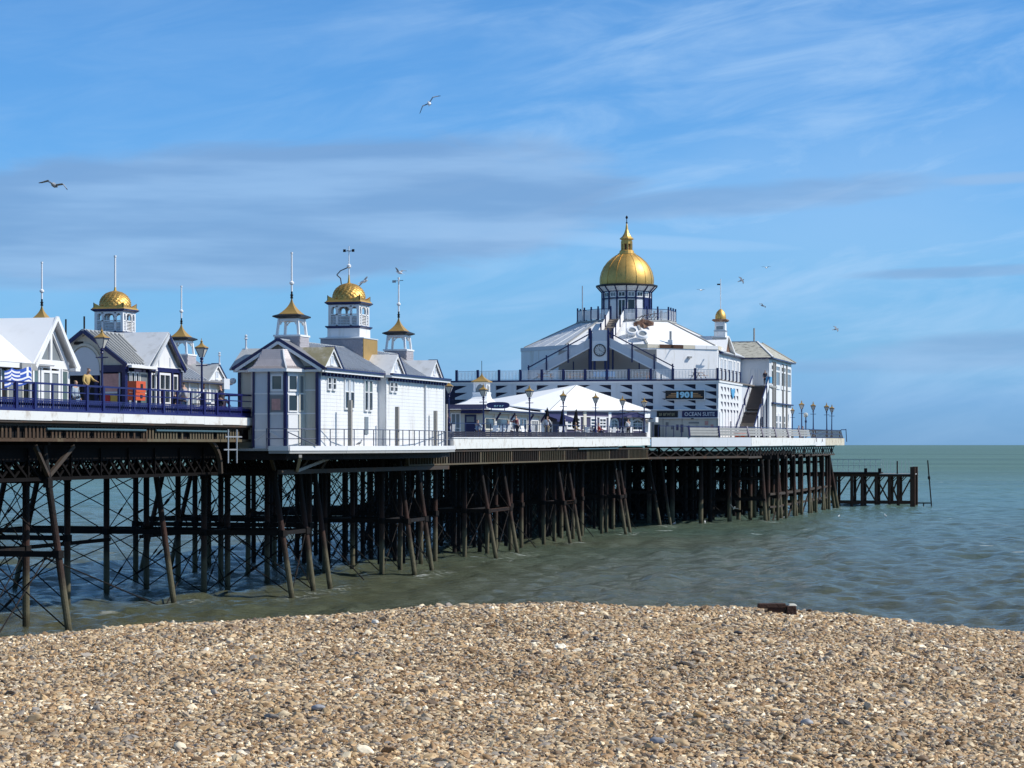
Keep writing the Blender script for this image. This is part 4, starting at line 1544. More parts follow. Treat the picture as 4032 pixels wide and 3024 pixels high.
# the cross gable on the pier side with its finial
gable_roof(k1, (8.0, 118.6), (4.9, 118.6), 2.0, 12.45, 13.65, [M['zinc'], M['zinc']], name='gable_roof')
mb = MB()
mb.lathe([(.10, 13.6), (.05, 13.75), (.05, 14.15), (.12, 14.2), (.05, 14.26), (.09, 14.36), (.02, 14.44)], (5.1, 118.6, 0), 8)
mb.build('finial', M['greywall'], k1)
# canted bay
BAY = [(6.6, 115.45), (7.25, 114.1), (9.1, 114.1), (9.78, 115.45)]
mb = MB()
mb.prism(BAY, 8.1, 12.2)
bay = mb.build('bay', M['greywall'], k1)
FB = [Face(*BAY[0], BAY[1][0] - BAY[0][0], BAY[1][1] - BAY[0][1]), Face(*BAY[1], BAY[2][0] - BAY[1][0], 0), Face(*BAY[2], BAY[3][0] - BAY[2][0], BAY[3][1] - BAY[2][1])]
LB = 1.5
for z in (9.05, 9.92, 11.0):
    FB[1].bx('rail', .0, 1.85, z, z + .07, 0, .035, M['trim'], bay)
    FB[2].bx('rail', .0, LB, z, z + .07, 0, .035, M['trim'], bay)
for a in (0.0, .86, 1.76):
    FB[1].bx('post', a, a + .11, 8.15, 12.2, .0, .07, M['navy'], bay)
FB[2].bx('post', .0, .1, 8.15, 12.2, .0, .06, M['navy'], bay)
window(bay, FB[1], 1.02, 1.72, 11.15, 12.05, 1, 1, M['trim'], M['glassgreen'], .09, .05)
FB[1].bx('shutter_panel', 1.0, 1.72, 10.05, 10.95, 0, .03, M['glassgrey'], bay)
FB[1].bx('poster', 1.08, 1.58, 10.15, 10.75, .03, .04, M['pink'], bay)
window(bay, FB[2], .16, .86, 11.15, 12.05, 1, 1, M['trim'], M['glass'], .08, .05)
window(bay, FB[2], .16, .86, 10.05, 11.0, 1, 1, M['trim'], M['glass'], .06, .05)
window(bay, FB[2], .98, 1.36, 10.05, 12.05, 1, 2, M['cream'], M['glassgrey'], .07, .04)
FB[2].bx('door_panel', .18, .86, 8.3, 9.0, 0, .04, M['trim'], bay)
FB[2].bx('door_panel', .18, .86, 9.14, 9.9, 0, .04, M['trim'], bay)
FB[2].bx('door_panel', .95, 1.38, 8.3, 9.95, 0, .05, M['cream'], bay)
for a0, z0, a1, z1 in ((.12, 8.55, .84, 9.0), (.98, 9.0, 1.74, 8.55)):
    bar('chevron_brace', FB[1].p(a0, z0, .03), FB[1].p(a1, z1, .03), .05, .09, M['greywall'], bay)
# flared tile roof of the bay
def off_poly(k, z):
    c = Vector((8.19, 115.6))
    return [((c.x + (px - c.x) * k), (115.45 if i in (0, 3) else c.y + (py - c.y) * k), z) for i, (px, py) in enumerate(BAY)]
lv = [off_poly(1.16, 12.36), off_poly(.98, 12.50), off_poly(.80, 12.88), off_poly(.62, 13.42)]
for s in range(3):
    mb = MB()
    for a, b in zip(lv, lv[1:]):
        mb.slab([a[s], a[s + 1], b[s + 1], b[s]], 0.05)
    mb.build('bay_roof', M['shinglepale'], bay)
    if s > 0:
        q0, q1 = Vector(lv[1][s]), Vector(lv[1][s + 1])
        d = (q1 - q0)
        Fz = Face(q0.x, q0.y, d.x, d.y)
mb = MB()
for s in range(3):
    for r_ in range(14):
        t0, t1 = r_ / 14, (r_ + 1.4) / 14
        f = lambda t, i: Vector(lv[min(int(t * 3), 2)][i]).lerp(Vector(lv[min(int(t * 3), 2) + 1][i]), min(t * 3 - min(int(t * 3), 2), 1))
        t1 = min(t1, 1)
        n = 12
        for c in range(n):
            u = (c + (r_ % 2) * .5) / n
            if u + 1 / n > 1.001:
                continue
            P = lambda t, uu: f(t, s).lerp(f(t, s + 1), uu)
            up = Vector((0, 0, .016))
            mb.add([P(t0, u + .5 / n) + up * 1.6, P((t0 + t1) / 2, u + 1 / n) + up, P(t1, u + .5 / n) + up * .4, P((t0 + t1) / 2, u) + up], [(0, 1, 2, 3)])
ti = mb.build('roof_tiles', M['shinglepale'], bay)
ti['kind'] = 'stuff'
mb = MB()
mb.prism([(x * 1.0, y) for x, y, z in off_poly(1.17, 0)], 12.2, 12.36)
mb.build('bay_eaves', M['trim'], bay)
bar('hip_roll', lv[0][2], lv[2][2], .07, .06, M['zincpale'], bay)
bar('hip_roll', lv[2][2], lv[3][2], .07, .06, M['zincpale'], bay)
small_turret(k1, 8.2, 117.5)
dome_turret(k1, 8.2, 127.2, True, True)
small_turret(k1, 8.2, 136.9, True)
# bowed walkway round the kiosk
WALK = [(8.6, 112.9), (9.75, 112.9), (11.35, 117.5), (11.95, 122.5), (12.1, 127), (11.95, 131.5), (11.3, 137), (10.2, 141.5), (9.3, 145.8), (7.6, 146)]
mb = MB()
mb.prism(WALK + [(6.5, 146), (6.5, 112.9)], 7.98, 8.10)
mb.build('walkway', M['greypanel'], k1)
mb = MB()
mb.prism([(8.4, 113.1), (9.5, 113.1), (11.0, 118), (11.6, 127), (11.0, 137), (9.0, 145.6), (6.6, 145.6), (6.6, 113.1)], 7.5, 7.97)
mb.build('walkway_beam', M['iron'], k1)
bar('platform_girder', (9.0, 113.5, 6.85), (10.2, 141, 6.85), .25, .24, M['plate'], k1)
for (xa, ya), (xb, yb) in zip(WALK[:-1], WALK[1:-1]):
    F = Face(xa, ya, xb - xa, yb - ya)
    L = math.hypot(xb - xa, yb - ya)
    F.bx('walkway_edge', 0.005, L - .005, 7.99, 8.24, .0, .06, M['trim'], k1)
    F.bx('walkway_skirt', 0.01, L - .01, 7.84, 7.985, -.05, .02, M['greypanel'], k1)
for y0, y1 in ((113.4, 115.6), (115.6, 118.4)):
    bar('strut_brace', (9.2, 115.6, 6.9), (10.2, 113.4 if y0 < 114 else 119.0, 7.7), .16, .16, M['post'], k1)

# railing of the walkway
rl = thing('walkway_railing', 'grey blue pipe railing along the bowed walkway round the white kiosk', 'railing', (11, 127, 8.1))
def rail_run(par, pts, zf, h, n_of, m_, levels=(1.0, .5), r=.026, pr=.030, first=True):
    for i, ((xa, ya), (xb, yb)) in enumerate(zip(pts, pts[1:])):
        za, zb = zf(ya), zf(yb)
        for l in levels:
            rod('rail', (xa, ya, za + h * l), (xb, yb, zb + h * l), r, m_, par, 6)
        n = max(1, int(round(math.hypot(xb - xa, yb - ya) / n_of)))
        for k in range(0 if i == 0 and first else 1, n + 1):
            f = k / n
            x, y = xa + (xb - xa) * f, ya + (yb - ya) * f
            z = za + (zb - za) * f
            rod('rail_post', (x, y, z), (x, y, z + h), pr, m_, par, 6)
WR = [(x - .12, y) for x, y in WALK[:-1]]
rail_run(rl, WR, lambda y: 8.1, 1.05, 1.15, M['railgrey'])
rod('handrail', (9.6, 112.95, 9.0), (10.6, 114.9, 8.25), .03, M['railgrey'], rl, 6)
for i, (x, y, h) in enumerate(((11.3, 118.3, 10.75), (11.75, 125.4, 10.5), (11.4, 134.3, 10.4), (10.55, 139.4, 10.9))):
    o = blk('timber_post', x - .1, x + .1, y - .12, y + .12, 8.1, h, M['post'], None)
    tag(o, ['bare grey upright board on the walkway nearest the blue corner post of the kiosk', 'bare grey upright board on the walkway below the tall paired windows',
            'bare grey upright board standing midway along the second white wall', 'bare grey upright board at the seaward end of the kiosk wall'][i], 'post', 'upright boards on the kiosk walkway')
pn = thing('white_panel', 'white board screen at the seaward end of the kiosk walkway', 'screen', (9.2, 143, 8.1))
blk('board', 9.05, 9.15, 141.6, 143.6, 8.6, 11.2, M['cream'], pn)
blk('post', 9.0, 9.2, 141.4, 141.6, 8.1, 11.3, M['post'], pn)

# ------------------------------------------------------------------ far kiosk on the other side of the pier
k2 = thing('kiosk_building', 'far kiosk with grey gabled roof and golden turrets on the other side of the pier', 'kiosk', (-8, 131, 9.7))
mb = MB()
mb.box(-10.5, -5.75, 117.5, 142.4, 8.3, 12.3)
mb.build('wall', M['cream'], k2)
gable_roof(k2, (-8, 117.1), (-8, 142.8), 2.75, 12.42, 14.0, [M['zincdark'], M['zincdark']])
seams(k2, (-7.95, 132.2, 14.03), (-7.95, 138.2, 14.03), (-5.3, 132.2, 12.5), (-5.3, 138.2, 12.5), 11, M['zincpale'], .09)
for yc in (120, 129.7, 140.4):
    cross_gable(k2, yc, 1.75, -8.6, -5.5, 12.42, 13.6, (M['zinc'], M['zinc']))
mb = MB()
mb.lathe([(.10, 13.6), (.05, 13.75), (.05, 14.15), (.12, 14.2), (.05, 14.26), (.09, 14.36), (.02, 14.44)], (-5.3, 140.4, 0), 8)
mb.build('finial', M['greywall'], k2)
F2k = Face(-5.75, 117.5, 0, 1)
F2k.bx('gutter', -.3, 25.2, 12.3, 12.42, .25, .45, M['navy'], k2)
for a in (15.5, 17.2, 18.9, 20.6, 22.3):
    window(k2, F2k, a, a + 1.2, 10.6, 12.0, 2, 1, M['trim'], M['glassgrey'], .1, .05)
for a in (15.0, 16.9, 18.6, 20.3, 22.0, 24.4):
    F2k.bx('post', a, a + .18, 9.0, 12.3, .0, .1, M['trim'] if a < 24 else M['navy'], k2)
F2k.bx('sign_board', 23.6, 24.6, 12.0, 12.7, .35, .5, M['greywall'], k2)
small_turret(k2, -8, 120, base=13.2)
dome_turret(k2, -8, 130.0, False)
small_turret(k2, -8, 140.4, base=13.0)

# ------------------------------------------------------------------ B: central shelter with navy timbering
B = thing('shelter_building', 'navy framed timber shelter with pale seamed metal roof and arched gable facing the shore', 'shelter', (.3, 112, 9.75))
mb = MB()
mb.box(-2.0, 2.42, 109.6, 116.0, 9.7, 12.3)
mb.build('wall', M['recess'], B)
gable_roof(B, (.2, 108.2), (.2, 116.2), 2.4, 12.42, 14.2, [M['zincpale'], M['zincpale']])
seams(B, (.25, 108.4, 14.24), (.25, 112.4, 14.24), (2.55, 108.4, 12.52), (2.55, 111.2, 12.52), 8, M['greypanel'], .075)
bar('ridge_roll', (.2, 108.1, 14.24), (.2, 116.6, 14.24), .14, .1, M['zinc'], B)
# cross gable facing the beach
for s in (-1, 1):
    mb = MB()
    pts = [(-.6, 113.2, 14.28), (2.8, 113.2, 14.28), (2.8, 113.2 + s * 2.6, 12.38), (-.6, 113.2 + s * 2.6, 12.38)]
    mb.slab(pts if s == -1 else pts[::-1], 0.08)
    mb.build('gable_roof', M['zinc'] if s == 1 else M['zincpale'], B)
FBX = Face(2.5, 111.25, 0, 1)
FBX.k = .93
mb = MB()
FBX.mpoly(mb, [(.1, 12.42), (4.3, 12.42), (2.2, 14.08)], -.1, .02)
gb = mb.build('gable', M['white'], B)
for a in (1.35, 2.95):
    FBX.bx('stud', a - .05, a + .05, 12.45, 13.0, .02, .06, M['greywall'], gb)
for pa, pb in (((0 - .15, 12.3), (2.2, 14.16)), ((2.2, 14.16), (4.6, 12.3))):
    bar('barge_board', FBX.p(pa[0], pa[1], .28), FBX.p(pb[0], pb[1], .28), .08, .2, M['zincpale'] if pa[0] < 1 else M['navy'], gb)
FBX.bx('lintel', -.2, 4.4, 12.2, 12.42, .0, .1, M['navy'], B)
for a in (-.1, 1.05, 3.05, 4.15):
    FBX.bx('post', a, a + .2, 9.7, 12.2, .0, .12, M['navy'], B)
for a0, a1 in ((.2, .95), (3.35, 4.05)):
    window(B, FBX, a0, a1, 9.9, 12.1, 1, 2, M['trim'], M['glass'], .1, .06, rows=[11.25])
window(B, FBX, 1.35, 2.95, 9.85, 12.15, 2, 3, M['trim'], M['glass'], .12, .08, rows=[10.55, 11.25])
FBX.bx('door_kick_panel', 1.55, 2.75, 9.9, 10.5, .03, .06, M['trim'], B)
FBY = Face(2.44, 108.3, 0, 1)
FBY.k = .86
for a0, a1 in ((.25, .75), (.95, 1.45), (1.6, 2.05)):
    window(B, FBY, a0, a1, 9.9, 12.1, 1, 2, M['trim'], M['glass'], .08, .05, rows=[11.2])
window(B, FBY, 2.2, 3.4, 9.95, 12.1, 1, 2, M['cream'], [M['glassgreen'], M['glassgrey']], .1, .04, rows=[11.0])
FBY.bx('post', -.08, .14, 9.7, 12.35, -.1, .08, M['navy'], B)
FBY.bx('gutter', -.1, 3.7, 12.28, 12.42, .3, .46, M['trim'], B)
bar('downpipe', (2.75, 111.75, 12.25), (2.6, 111.9, 11.95), .1, .1, M['trim'], B)
bar('downpipe', (2.6, 111.9, 11.95), (2.6, 111.9, 9.75), .1, .1, M['trim'], B)
# shoreward gable with arched panel
FBG = Face(-2.2, 108.5, 1, 0)
mb = MB()
FBG.mpoly(mb, [(0, 12.42), (4.8, 12.42), (2.4, 14.05)], -.12, 0)
ga = mb.build('gable', M['cream'], B)
mb = MB()
arc = [(2.35 + .85 * math.cos(t), 12.15 + 1.2 * math.sin(t)) for t in [math.pi * i / 18 for i in range(19)]]
FBG.mpoly(mb, arc, .02, .08)
mb.build('arched_panel', M['greywall'], ga)
for i in range(18):
    a, b = arc[i], arc[i + 1]
    k = 1.12
    g = lambda p: (2.35 + (p[0] - 2.35) * k, 12.15 + (p[1] - 12.15) * k)
    bar('arch_moulding', FBG.p(*g(a), .06), FBG.p(*g(b), .06), .12, .13, M['cream'], ga)
FBG.bx('vent', 1.75, 2.25, 13.5, 13.66, .0, .06, M['dark'], ga)
FBG.bx('arched_panel_base', 1.5, 3.2, 11.9, 12.15, .02, .07, M['greywall'], ga)
for s in (-1, 1):
    bar('verge_board', (.2, 108.15, 14.2), (.2 + s * 2.42, 108.15, 12.40), .1, .2, M['navy'], B)
FBG.bx('lintel', 3.2, 4.8, 12.05, 12.42, .0, .08, M['navy'], B)
FBG.bx('post', 4.45, 4.7, 9.7, 12.1, -.1, .1, M['navy'], B)
FBG.bx('post', 2.9, 3.08, 9.7, 12.1, -.1, .05, M['navy'], B)
mb = MB()
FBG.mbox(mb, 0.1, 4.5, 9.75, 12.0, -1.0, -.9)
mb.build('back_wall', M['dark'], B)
FBG.bx('poster', 3.3, 4.25, 11.05, 11.98, -.06, 0.0, M['pink'], B)
FBG.bx('poster_frame', 3.22, 4.33, 10.95, 11.05, -.06, .03, M['greywall'], B)
FBG.bx('poster_frame', 3.22, 3.3, 11.05, 12.02, -.06, .03, M['greywall'], B)
FBG.bx('poster_frame', 4.25, 4.33, 11.05, 12.02, -.06, .03, M['greywall'], B)
FBG.bx('notice_panel', 3.3, 3.75, 9.8, 10.9, -.06, .0, M['red'], B)
FBG.bx('notice_panel', 3.78, 4.25, 9.8, 10.9, -.06, .0, M['yellow'], B)
for x in (-1.9, .2):
    rod('finial', (x, 108.3 if x > 0 else 110.5, 14.1), (x, 108.3 if x > 0 else 110.5, 14.95), .05, M['iron'], B, 6)

# ------------------------------------------------------------------ A: white glazed restaurant
A = thing('restaurant_building', 'white glazed restaurant with steep white gable at the left edge', 'restaurant', (0, 96, 9.75))
mb = MB()
mb.box(-3.5, 2.3, 78, 101.7, 9.7, 12.0)
mb.build('wall', M['glass'], A)
mb = MB()
mb.slab([(-1.0, 76, 14.35), (-1.0, 99.6, 14.35), (2.8, 99.6, 12.12), (2.8, 76, 12.12)][::-1], .1)
mb.build('roof', M['whiteroof'], A)
mb = MB()
mb.slab([(-1.0, 76, 14.35), (-1.0, 102.0, 14.35), (-4.5, 102.0, 12.12), (-4.5, 76, 12.12)], .1)
mb.build('roof', M['whiteroof'], A)
for s in (-1, 1):
    mb = MB()
    pts = [(-3.5, 99.75, 14.3), (2.85, 99.75, 14.3), (2.85, 99.75 + s * 2.5, 11.98), (-3.5, 99.75 + s * 2.5, 11.98)]
    mb.slab(pts if s == -1 else pts[::-1], .12)
    mb.build('gable_roof', M['whiteroof'], A)
FA = Face(2.5, 97.75, 0, 1)
FA.k = .78
mb = MB()
outline = [(0.05, 12.05), (5.05, 12.05), (2.55, 14.1)]
FA.mbox(mb, 0.1, 5.0, 11.95, 12.35, -.12, .05)
FA.mbox(mb, 2.42, 2.68, 12.35, 13.7, -.12, .05)
for sgn, x0, x1 in ((1, .05, 2.55), (-1, 5.05, 2.55)):
    FA.mpoly(mb, ([(x0, 12.05), (x0 + sgn * .42, 12.05), (x1, 13.74), (x1, 14.12)])[::sgn], -.12, .06)
fr = mb.build('gable_frame', M['trim'], A)
mb = MB()
FA.mpoly(mb, [(.4, 12.3), (4.7, 12.3), (2.55, 13.9)], -.10, -.06)
mb.build('pane', M['glassgrey'], fr)
for p, q in (((-.35, 11.95), (2.55, 14.38)), ((2.55, 14.38), (5.45, 11.95))):
    bar('barge_board', FA.p(*p, .36), FA.p(*q, .36), .09, .2, M['trim'], A)
FA.bx('kneeler', 4.95, 5.6, 11.88, 12.02, -.1, .42, M['trim'], A)
for a in (0.05, .85, 1.18, 2.4, 3.6, 3.95, 4.85):
    FA.bx('mullion', a, a + (.22 if a in (.05, 1.18, 3.6) else .16), 9.75, 11.95, -.1, .05, M['trim'], A)
window(A, FA, .27, .85, 9.8, 11.93, 1, 1, M['trim'], M['glassgreen'], .04, .03)
window(A, FA, 1.4, 2.42, 9.8, 11.85, 1, 1, M['trim'], M['glassgrey'], .12, .06)
window(A, FA, 2.5, 3.6, 9.8, 11.85, 1, 1, M['trim'], M['glassgrey'], .12, .06)
window(A, FA, 4.12, 4.85, 9.8, 11.9, 1, 1, M['trim'], M['glassgreen'], .04, .03)
FA2 = Face(2.32, 84, 0, 1)
FA2.bx('eaves_board', -8, 13.5, 11.86, 12.08, .1, .46, M['trim'], A)
FA2.bx('gutter', 12.0, 13.6, 11.78, 12.1, .46, .58, M['greypanel'], A)
for k in range(7):
    window(A, FA2, 1.0 + k * 1.45, 2.35 + k * 1.45, 9.9, 11.8, 1, 1, M['trim'], [M['glassgreen'], M['glass']][k % 2], .08, .05)
window(A, FA2, 11.6, 13.2, 9.9, 11.8, 1, 1, M['cream'], M['glassgrey'], .1, .05)
bar('downpipe', (2.7, 97.1, 11.8), (2.55, 97.5, 11.45), .1, .1, M['trim'], A)
bar('downpipe', (2.55, 97.5, 11.45), (2.55, 97.5, 9.8), .1, .1, M['trim'], A)
FA.bx('side_wall', 5.05, 5.75, 9.75, 11.75, -.35, -.2, M['trim'], A)

# ------------------------------------------------------------------ cafe with the flared roof and lantern
cf = thing('cafe_building', 'low cream cafe under a white flared roof with a small square lantern', 'cafe', (-.5, 187, 8.9))
mb = MB()
mb.box(-5.5, 2.4, 178, 197.5, 8.85, 11.1)
mb.build('wall', M['cream'], cf)
lc = (-.5, 188.0)
mb = MB()
prev = None
for i in range(9):
    t = i / 8
    k = (1 - t) ** 2.6
    hx0, hx1, hy0, hy1 = .62 + 4.6 * k, .62 + 3.0 * k, .62 + 10.3 * k, .62 + 9.2 * k
    z = 11.15 + 1.55 * (t ** 1.25)
    lo = [(lc[0] - hx0, lc[1] - hy0, z), (lc[0] + hx1, lc[1] - hy0, z), (lc[0] + hx1, lc[1] + hy1, z), (lc[0] - hx0, lc[1] + hy1, z)]
    if prev:
        mb.add(prev + lo, [(0, 1, 5, 4), (1, 2, 6, 5), (2, 3, 7, 6), (3, 0, 4, 7)])
    else:
        mb.add(lo, [(3, 2, 1, 0)])
    prev = lo
mb.add(prev, [(0, 1, 2, 3)])
mb.build('roof', M['whiteroof'], cf)
mb = MB()
x, y = lc
square_ring(mb, x, y, 1.30, 1.30, 12.66, 12.80)
for sx in (-1, 1):
    for sy in (-1, 1):
        mb.box(x + sx * .49 - .09, x + sx * .49 + .09, y + sy * .49 - .09, y + sy * .49 + .09, 12.8, 13.62)
square_ring(mb, x, y, 1.18, 1.18, 13.5, 13.66)
lan = mb.build('lantern', M['trim'], cf)
mb = MB()
square_ring(mb, x, y, .96, .96, 12.8, 13.5)
mb.build('pane', M['glassgrey'], lan)
for F in (Face(x - .5, y - .5, 1, 0), Face(x + .5, y - .5, 0, 1)):
    for s in (-1, 1):
        F_ = MB()
        F.mpoly(F_, [(.5 + s * .36, 13.1), (.5 + s * .40, 13.5), (.5, 13.5), (.5 + s * .22, 13.38)][::-s], .0, .05)
        F_.build('arch_spandrel', M['trim'], lan)
mb = MB()
square_ring(mb, x, y, 1.48, 1.48, 13.66, 13.74)
flared_roof(mb, x, y, 1.46, 13.74, .72)
mb.build('lantern_roof', M['goldpaint'], lan)
rod('finial', (x, y, 14.4), (x, y, 15.5), .025, M['iron'], cf, 6)
FC = Face(2.42, 178, 0, 1)
FC.bx('gutter', -.2, 19.4, 11.02, 11.16, .3, .62, M['navy'], cf)
FC.bx('soffit_board', .1, 19.0, 10.86, 11.02, .02, .4, M['cream'], cf)
for a0, a1 in ((.35, 3.2), (3.8, 7.6)):
    window(cf, FC, a0, a1, 9.5, 10.55, 1, 1, M['cream'], M['glassblue'], .10, .06)
window(cf, FC, 8.8, 11.2, 9.5, 10.6, 1, 1, M['trim'], M['glassblue'], .10, .06)
window(cf, FC, 11.4, 14.0, 9.5, 10.6, 2, 1, M['trim'], M['glassblue'], .12, .06)
window(cf, FC, 15.6, 18.2, 9.2, 10.6, 3, 1, M['trim'], M['glassgrey'], .2, .06)
for a in (3.5, 8.2, 14.6, 18.8):
    FC.bx('pilaster', a - .16, a + .16, 8.9, 10.86, .0, .09, M['trim'], cf)
    bar('eaves_bracket', FC.p(a, 10.3, .08), FC.p(a, 10.95, .5), .12, .14, M['navy'], cf)
FD = Face(-5.5, 178, 1, 0)
FD.bx('canopy_fascia', 0, 8.3, 11.22, 11.58, .5, .62, M['fascia_purple'], cf)
mb = MB()
mb.box(-5.5, 2.9, 177.4, 178, 11.2, 11.3)
mb.build('canopy', M['zincpale'], cf)
for a0, a1 in ((3.0, 4.0), (4.1, 5.1), (5.15, 6.0)):
    window(cf, FD, a0, a1, 8.95, 10.9, 2, 1, M['trim'], M['glassgrey'], .1, .05)
FD.bx('door_canopy', 6.2, 7.9, 10.85, 11.2, .0, .7, M['awning'], cf)
FD.bx('door', 6.35, 7.3, 8.95, 10.75, .0, .06, M['navy'], cf)
FD.bx('notice_panel', 6.5, 7.15, 10.15, 10.6, .06, .08, M['glassgrey'], cf)
# oval board on the eaves
os_ = thing('cafe_sign', 'oval navy sign board with pale letters standing on the cafe eaves', 'sign', (3.3, 178.6, 11.2))
FS = Face(2.55, 178.0, .9, .45)
mb = MB()
FS.mpoly(mb, [(.95 + .95 * math.copysign(abs(math.cos(t)) ** .6, math.cos(t)), 11.5 + .27 * math.copysign(abs(math.sin(t)) ** .75, math.sin(t))) for t in [2 * math.pi * i / 28 for i in range(28)]], .55, .63)
mb.build('board', M['navy'], os_)
for i in range(4):
    a = .62 + i * .22
    mb = MB()
    FS.mbox(mb, a, a + .03, 11.36, 11.5, .63, .645)
    FS.mbox(mb, a + .03, a + .12, 11.47, 11.5, .63, .645)
    if i % 2 == 0:
        FS.mbox(mb, a + .09, a + .12, 11.36, 11.47, .63, .645)
    mb.build('letter', M['cyan'], os_)
for a in (.4, 1.5):
    bar('bracket', FS.p(a, 11.05, .5), FS.p(a, 11.28, .58), .05, .05, M['iron'], os_)

# ------------------------------------------------------------------ pavilion with the big white tent-like roof
pv = thing('pavilion_building', 'low pavilion bar under a broad white pyramid roof in front of the theatre', 'pavilion', (2, 212, 9))
PP = [(-.6, 198, 11.85), (2.9, 198.6, 11.4), (7.3, 223.0, 11.75), (5.0, 229, 11.75), (-8, 229, 11.75), (-9, 204, 11.75)]
ap = Vector((2.0, 213.0, 14.05))
for i in range(len(PP)):
    a, b = Vector(PP[i]), Vector(PP[(i + 1) % len(PP)])
    mb = MB()
    mb.slab([a, b, ap], .1)
    mb.build('roof', M['whiteroof'], pv)
for i in (1, 2):
    bar('hip_roll', Vector(PP[i]).lerp(ap, .02), ap, .06, .05, M['greypanel'], pv)
mb = MB()
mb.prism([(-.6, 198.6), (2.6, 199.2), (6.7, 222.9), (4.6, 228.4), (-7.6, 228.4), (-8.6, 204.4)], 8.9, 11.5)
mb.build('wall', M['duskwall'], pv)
FP = Face(2.6, 199.2, 4.1, 23.7)
LP = math.hypot(4.1, 23.7)


def aD(u):
    """distance along the pavilion front seen at a given bearing from the beach"""
    k = (u - 1106) / 4915.6
    t, s = k * math.cos(YAW) - math.sin(YAW), k * math.sin(YAW) + math.cos(YAW)
    # (2.6 + 4.1 f - 51.5) * s = (199.2 + 23.7 f) * t
    f = (199.2 * t + 48.9 * s) / (4.1 * s - 23.7 * t)
    return f * LP


FP.bx('fascia_board', 0.0, LP, 11.42, 11.5, .02, .16, M['trim'], pv)
FP.bx('purple_band', .3, LP - .3, 10.98, 11.42, .0, .06, M['fascia_purple'], pv)
for u in (1170, 1218, 1261, 1315, 1362, 1399):
    a = aD(u)
    FP.bx('pilaster', a - .35, a + .35, 8.95, 11.42, .0, .14, M['trim'] if u != 1261 else M['cream'], pv)
FP.bx('sill_band', .3, LP - .3, 10.90, 10.98, .0, .12, M['trim'], pv)
for u0, u1, nx in ((1223, 1252, 3), (1274, 1288, 1), (1293, 1308, 2)):
    window(pv, FP, aD(u0), aD(u1), 9.72, 10.9, nx, 3, M['trim'], M['glass'], .16, .1)


def arched_window(par, F, a0, a1, z0, z1):
    c, r = (a0 + a1) / 2, (a1 - a0) / 2
    rise = .42
    ar = [(a1, z0), (a1, z1 - rise)] + [(c + r * math.cos(math.pi * i / 8), z1 - rise + rise * math.sin(math.pi * i / 8)) for i in range(1, 8)] + [(a0, z1 - rise), (a0, z0)]
    mb = MB()
    F.mpoly(mb, ar, -.02, .05)
    w = mb.build('arched_window', M['trim'], par)
    for i in range(2):
        for j in range(3):
            p0, p1 = a0 + .2 + i * (r - .14), a0 + .2 + i * (r - .14) + r - .28
            h = (z1 - z0 - .35) / 3
            q0 = z0 + .14 + j * (h + .02)
            if j < 2:
                F.bx('pane', p0, p1, q0, q0 + h - .05, .03, .065, M['glass'], w)
            else:
                q1 = q0 + h - .02
                mb = MB()
                o = [(p0, q0), (p1, q0), (p1, q1 - (.16 if i else 0)), (p0, q1 - (0 if i else .16))]
                F.mpoly(mb, o, .03, .065)
                mb.build('pane', M['glass'], w)
    return w


arched_window(pv, FP, aD(1318.5), aD(1335), 9.68, 10.9)
arched_window(pv, FP, aD(1365), aD(1388), 9.68, 10.9)
FP.bx('door', aD(1340), aD(1350), 9.0, 10.5, .0, .05, M['dark'], pv)
FP.bx('door_side_panel', aD(1351), aD(1361), 9.0, 10.6, .0, .05, M['greywall'], pv)
# navy canvas gable over the door
u0, u1 = aD(1316), aD(1390)
um = (u0 + u1) / 2
for s in (0, 1):
    mb = MB()
    e = u0 if s == 0 else u1
    p = [FP.p(um, 11.42, .1), FP.p(um, 11.42, 1.1), FP.p(e, 10.86, 1.1), FP.p(e, 10.86, .1)]
    mb.slab(p if s == 0 else p[::-1], .05)
    mb.build('canopy_sheet', M['awning'], pv)
mb = MB()
FP.mpoly(mb, [(u0 + 1.4, 10.98), (u1 - 1.4, 10.98), (um, 11.38)], 1.0, 1.05)
mb.build('canopy_gable', M['awning'], pv)
for a in (u0 + .1, u1 - .1):
    rod('canopy_post', FP.p(a, 9.0, 1.05), FP.p(a, 10.86, 1.05), .05, M['navy'], pv, 6)
FP.bx('canopy_badge', um - 2.6, um - 1.4, 10.94, 11.16, 1.06, 1.08, M['fascia_purple'], pv)
FP.bx('canopy_badge', um + 2.0, um + 3.3, 10.96, 11.26, 1.12, 1.14, M['plastic'], pv)
# navy awning at the shoreward end
mb = MB()
e0, e1 = aD(1168), aD(1214)
mb.slab([FP.p(e0, 11.1, .1), FP.p(e0, 10.6, 1.6), FP.p(e1, 10.6, 1.6), FP.p(e1, 11.1, .1)], .05)
mb.build('awning', M['awning'], pv)
FP.bx('awning_valance', e0, e1, 10.38, 10.6, 1.56, 1.6, M['awning'], pv)
FP.bx('awning_badge', e0 + 1.2, e0 + 1.8, 10.40, 10.6, 1.6, 1.62, M['plastic'], pv)
window(pv, FP, aD(1172), aD(1192), 9.2, 10.4, 3, 2, M['trim'], M['glass'], .16, .08)
# seaward end of the front
FE = Face(6.75, 223.1, -2.1, 5.5)
window(pv, FE, .3, 2.4, 9.5, 10.6, 3, 3, M['trim'], M['glassgrey'], .15, .06)
FP.bx('end_pier', LP - .5, LP + .15, 8.95, 11.4, .0, .25, M['trim'], pv)
lb = thing('sign_box', 'small white box sign projecting from the seaward corner of the pavilion', 'sign', (7.6, 222, 10.8))
blk('box', 7.2, 7.95, 222.2, 223.6, 10.55, 11.05, M['plastic'], lb)
blk('bracket', 6.7, 7.2, 222.8, 223.0, 10.95, 11.02, M['iron'], lb)

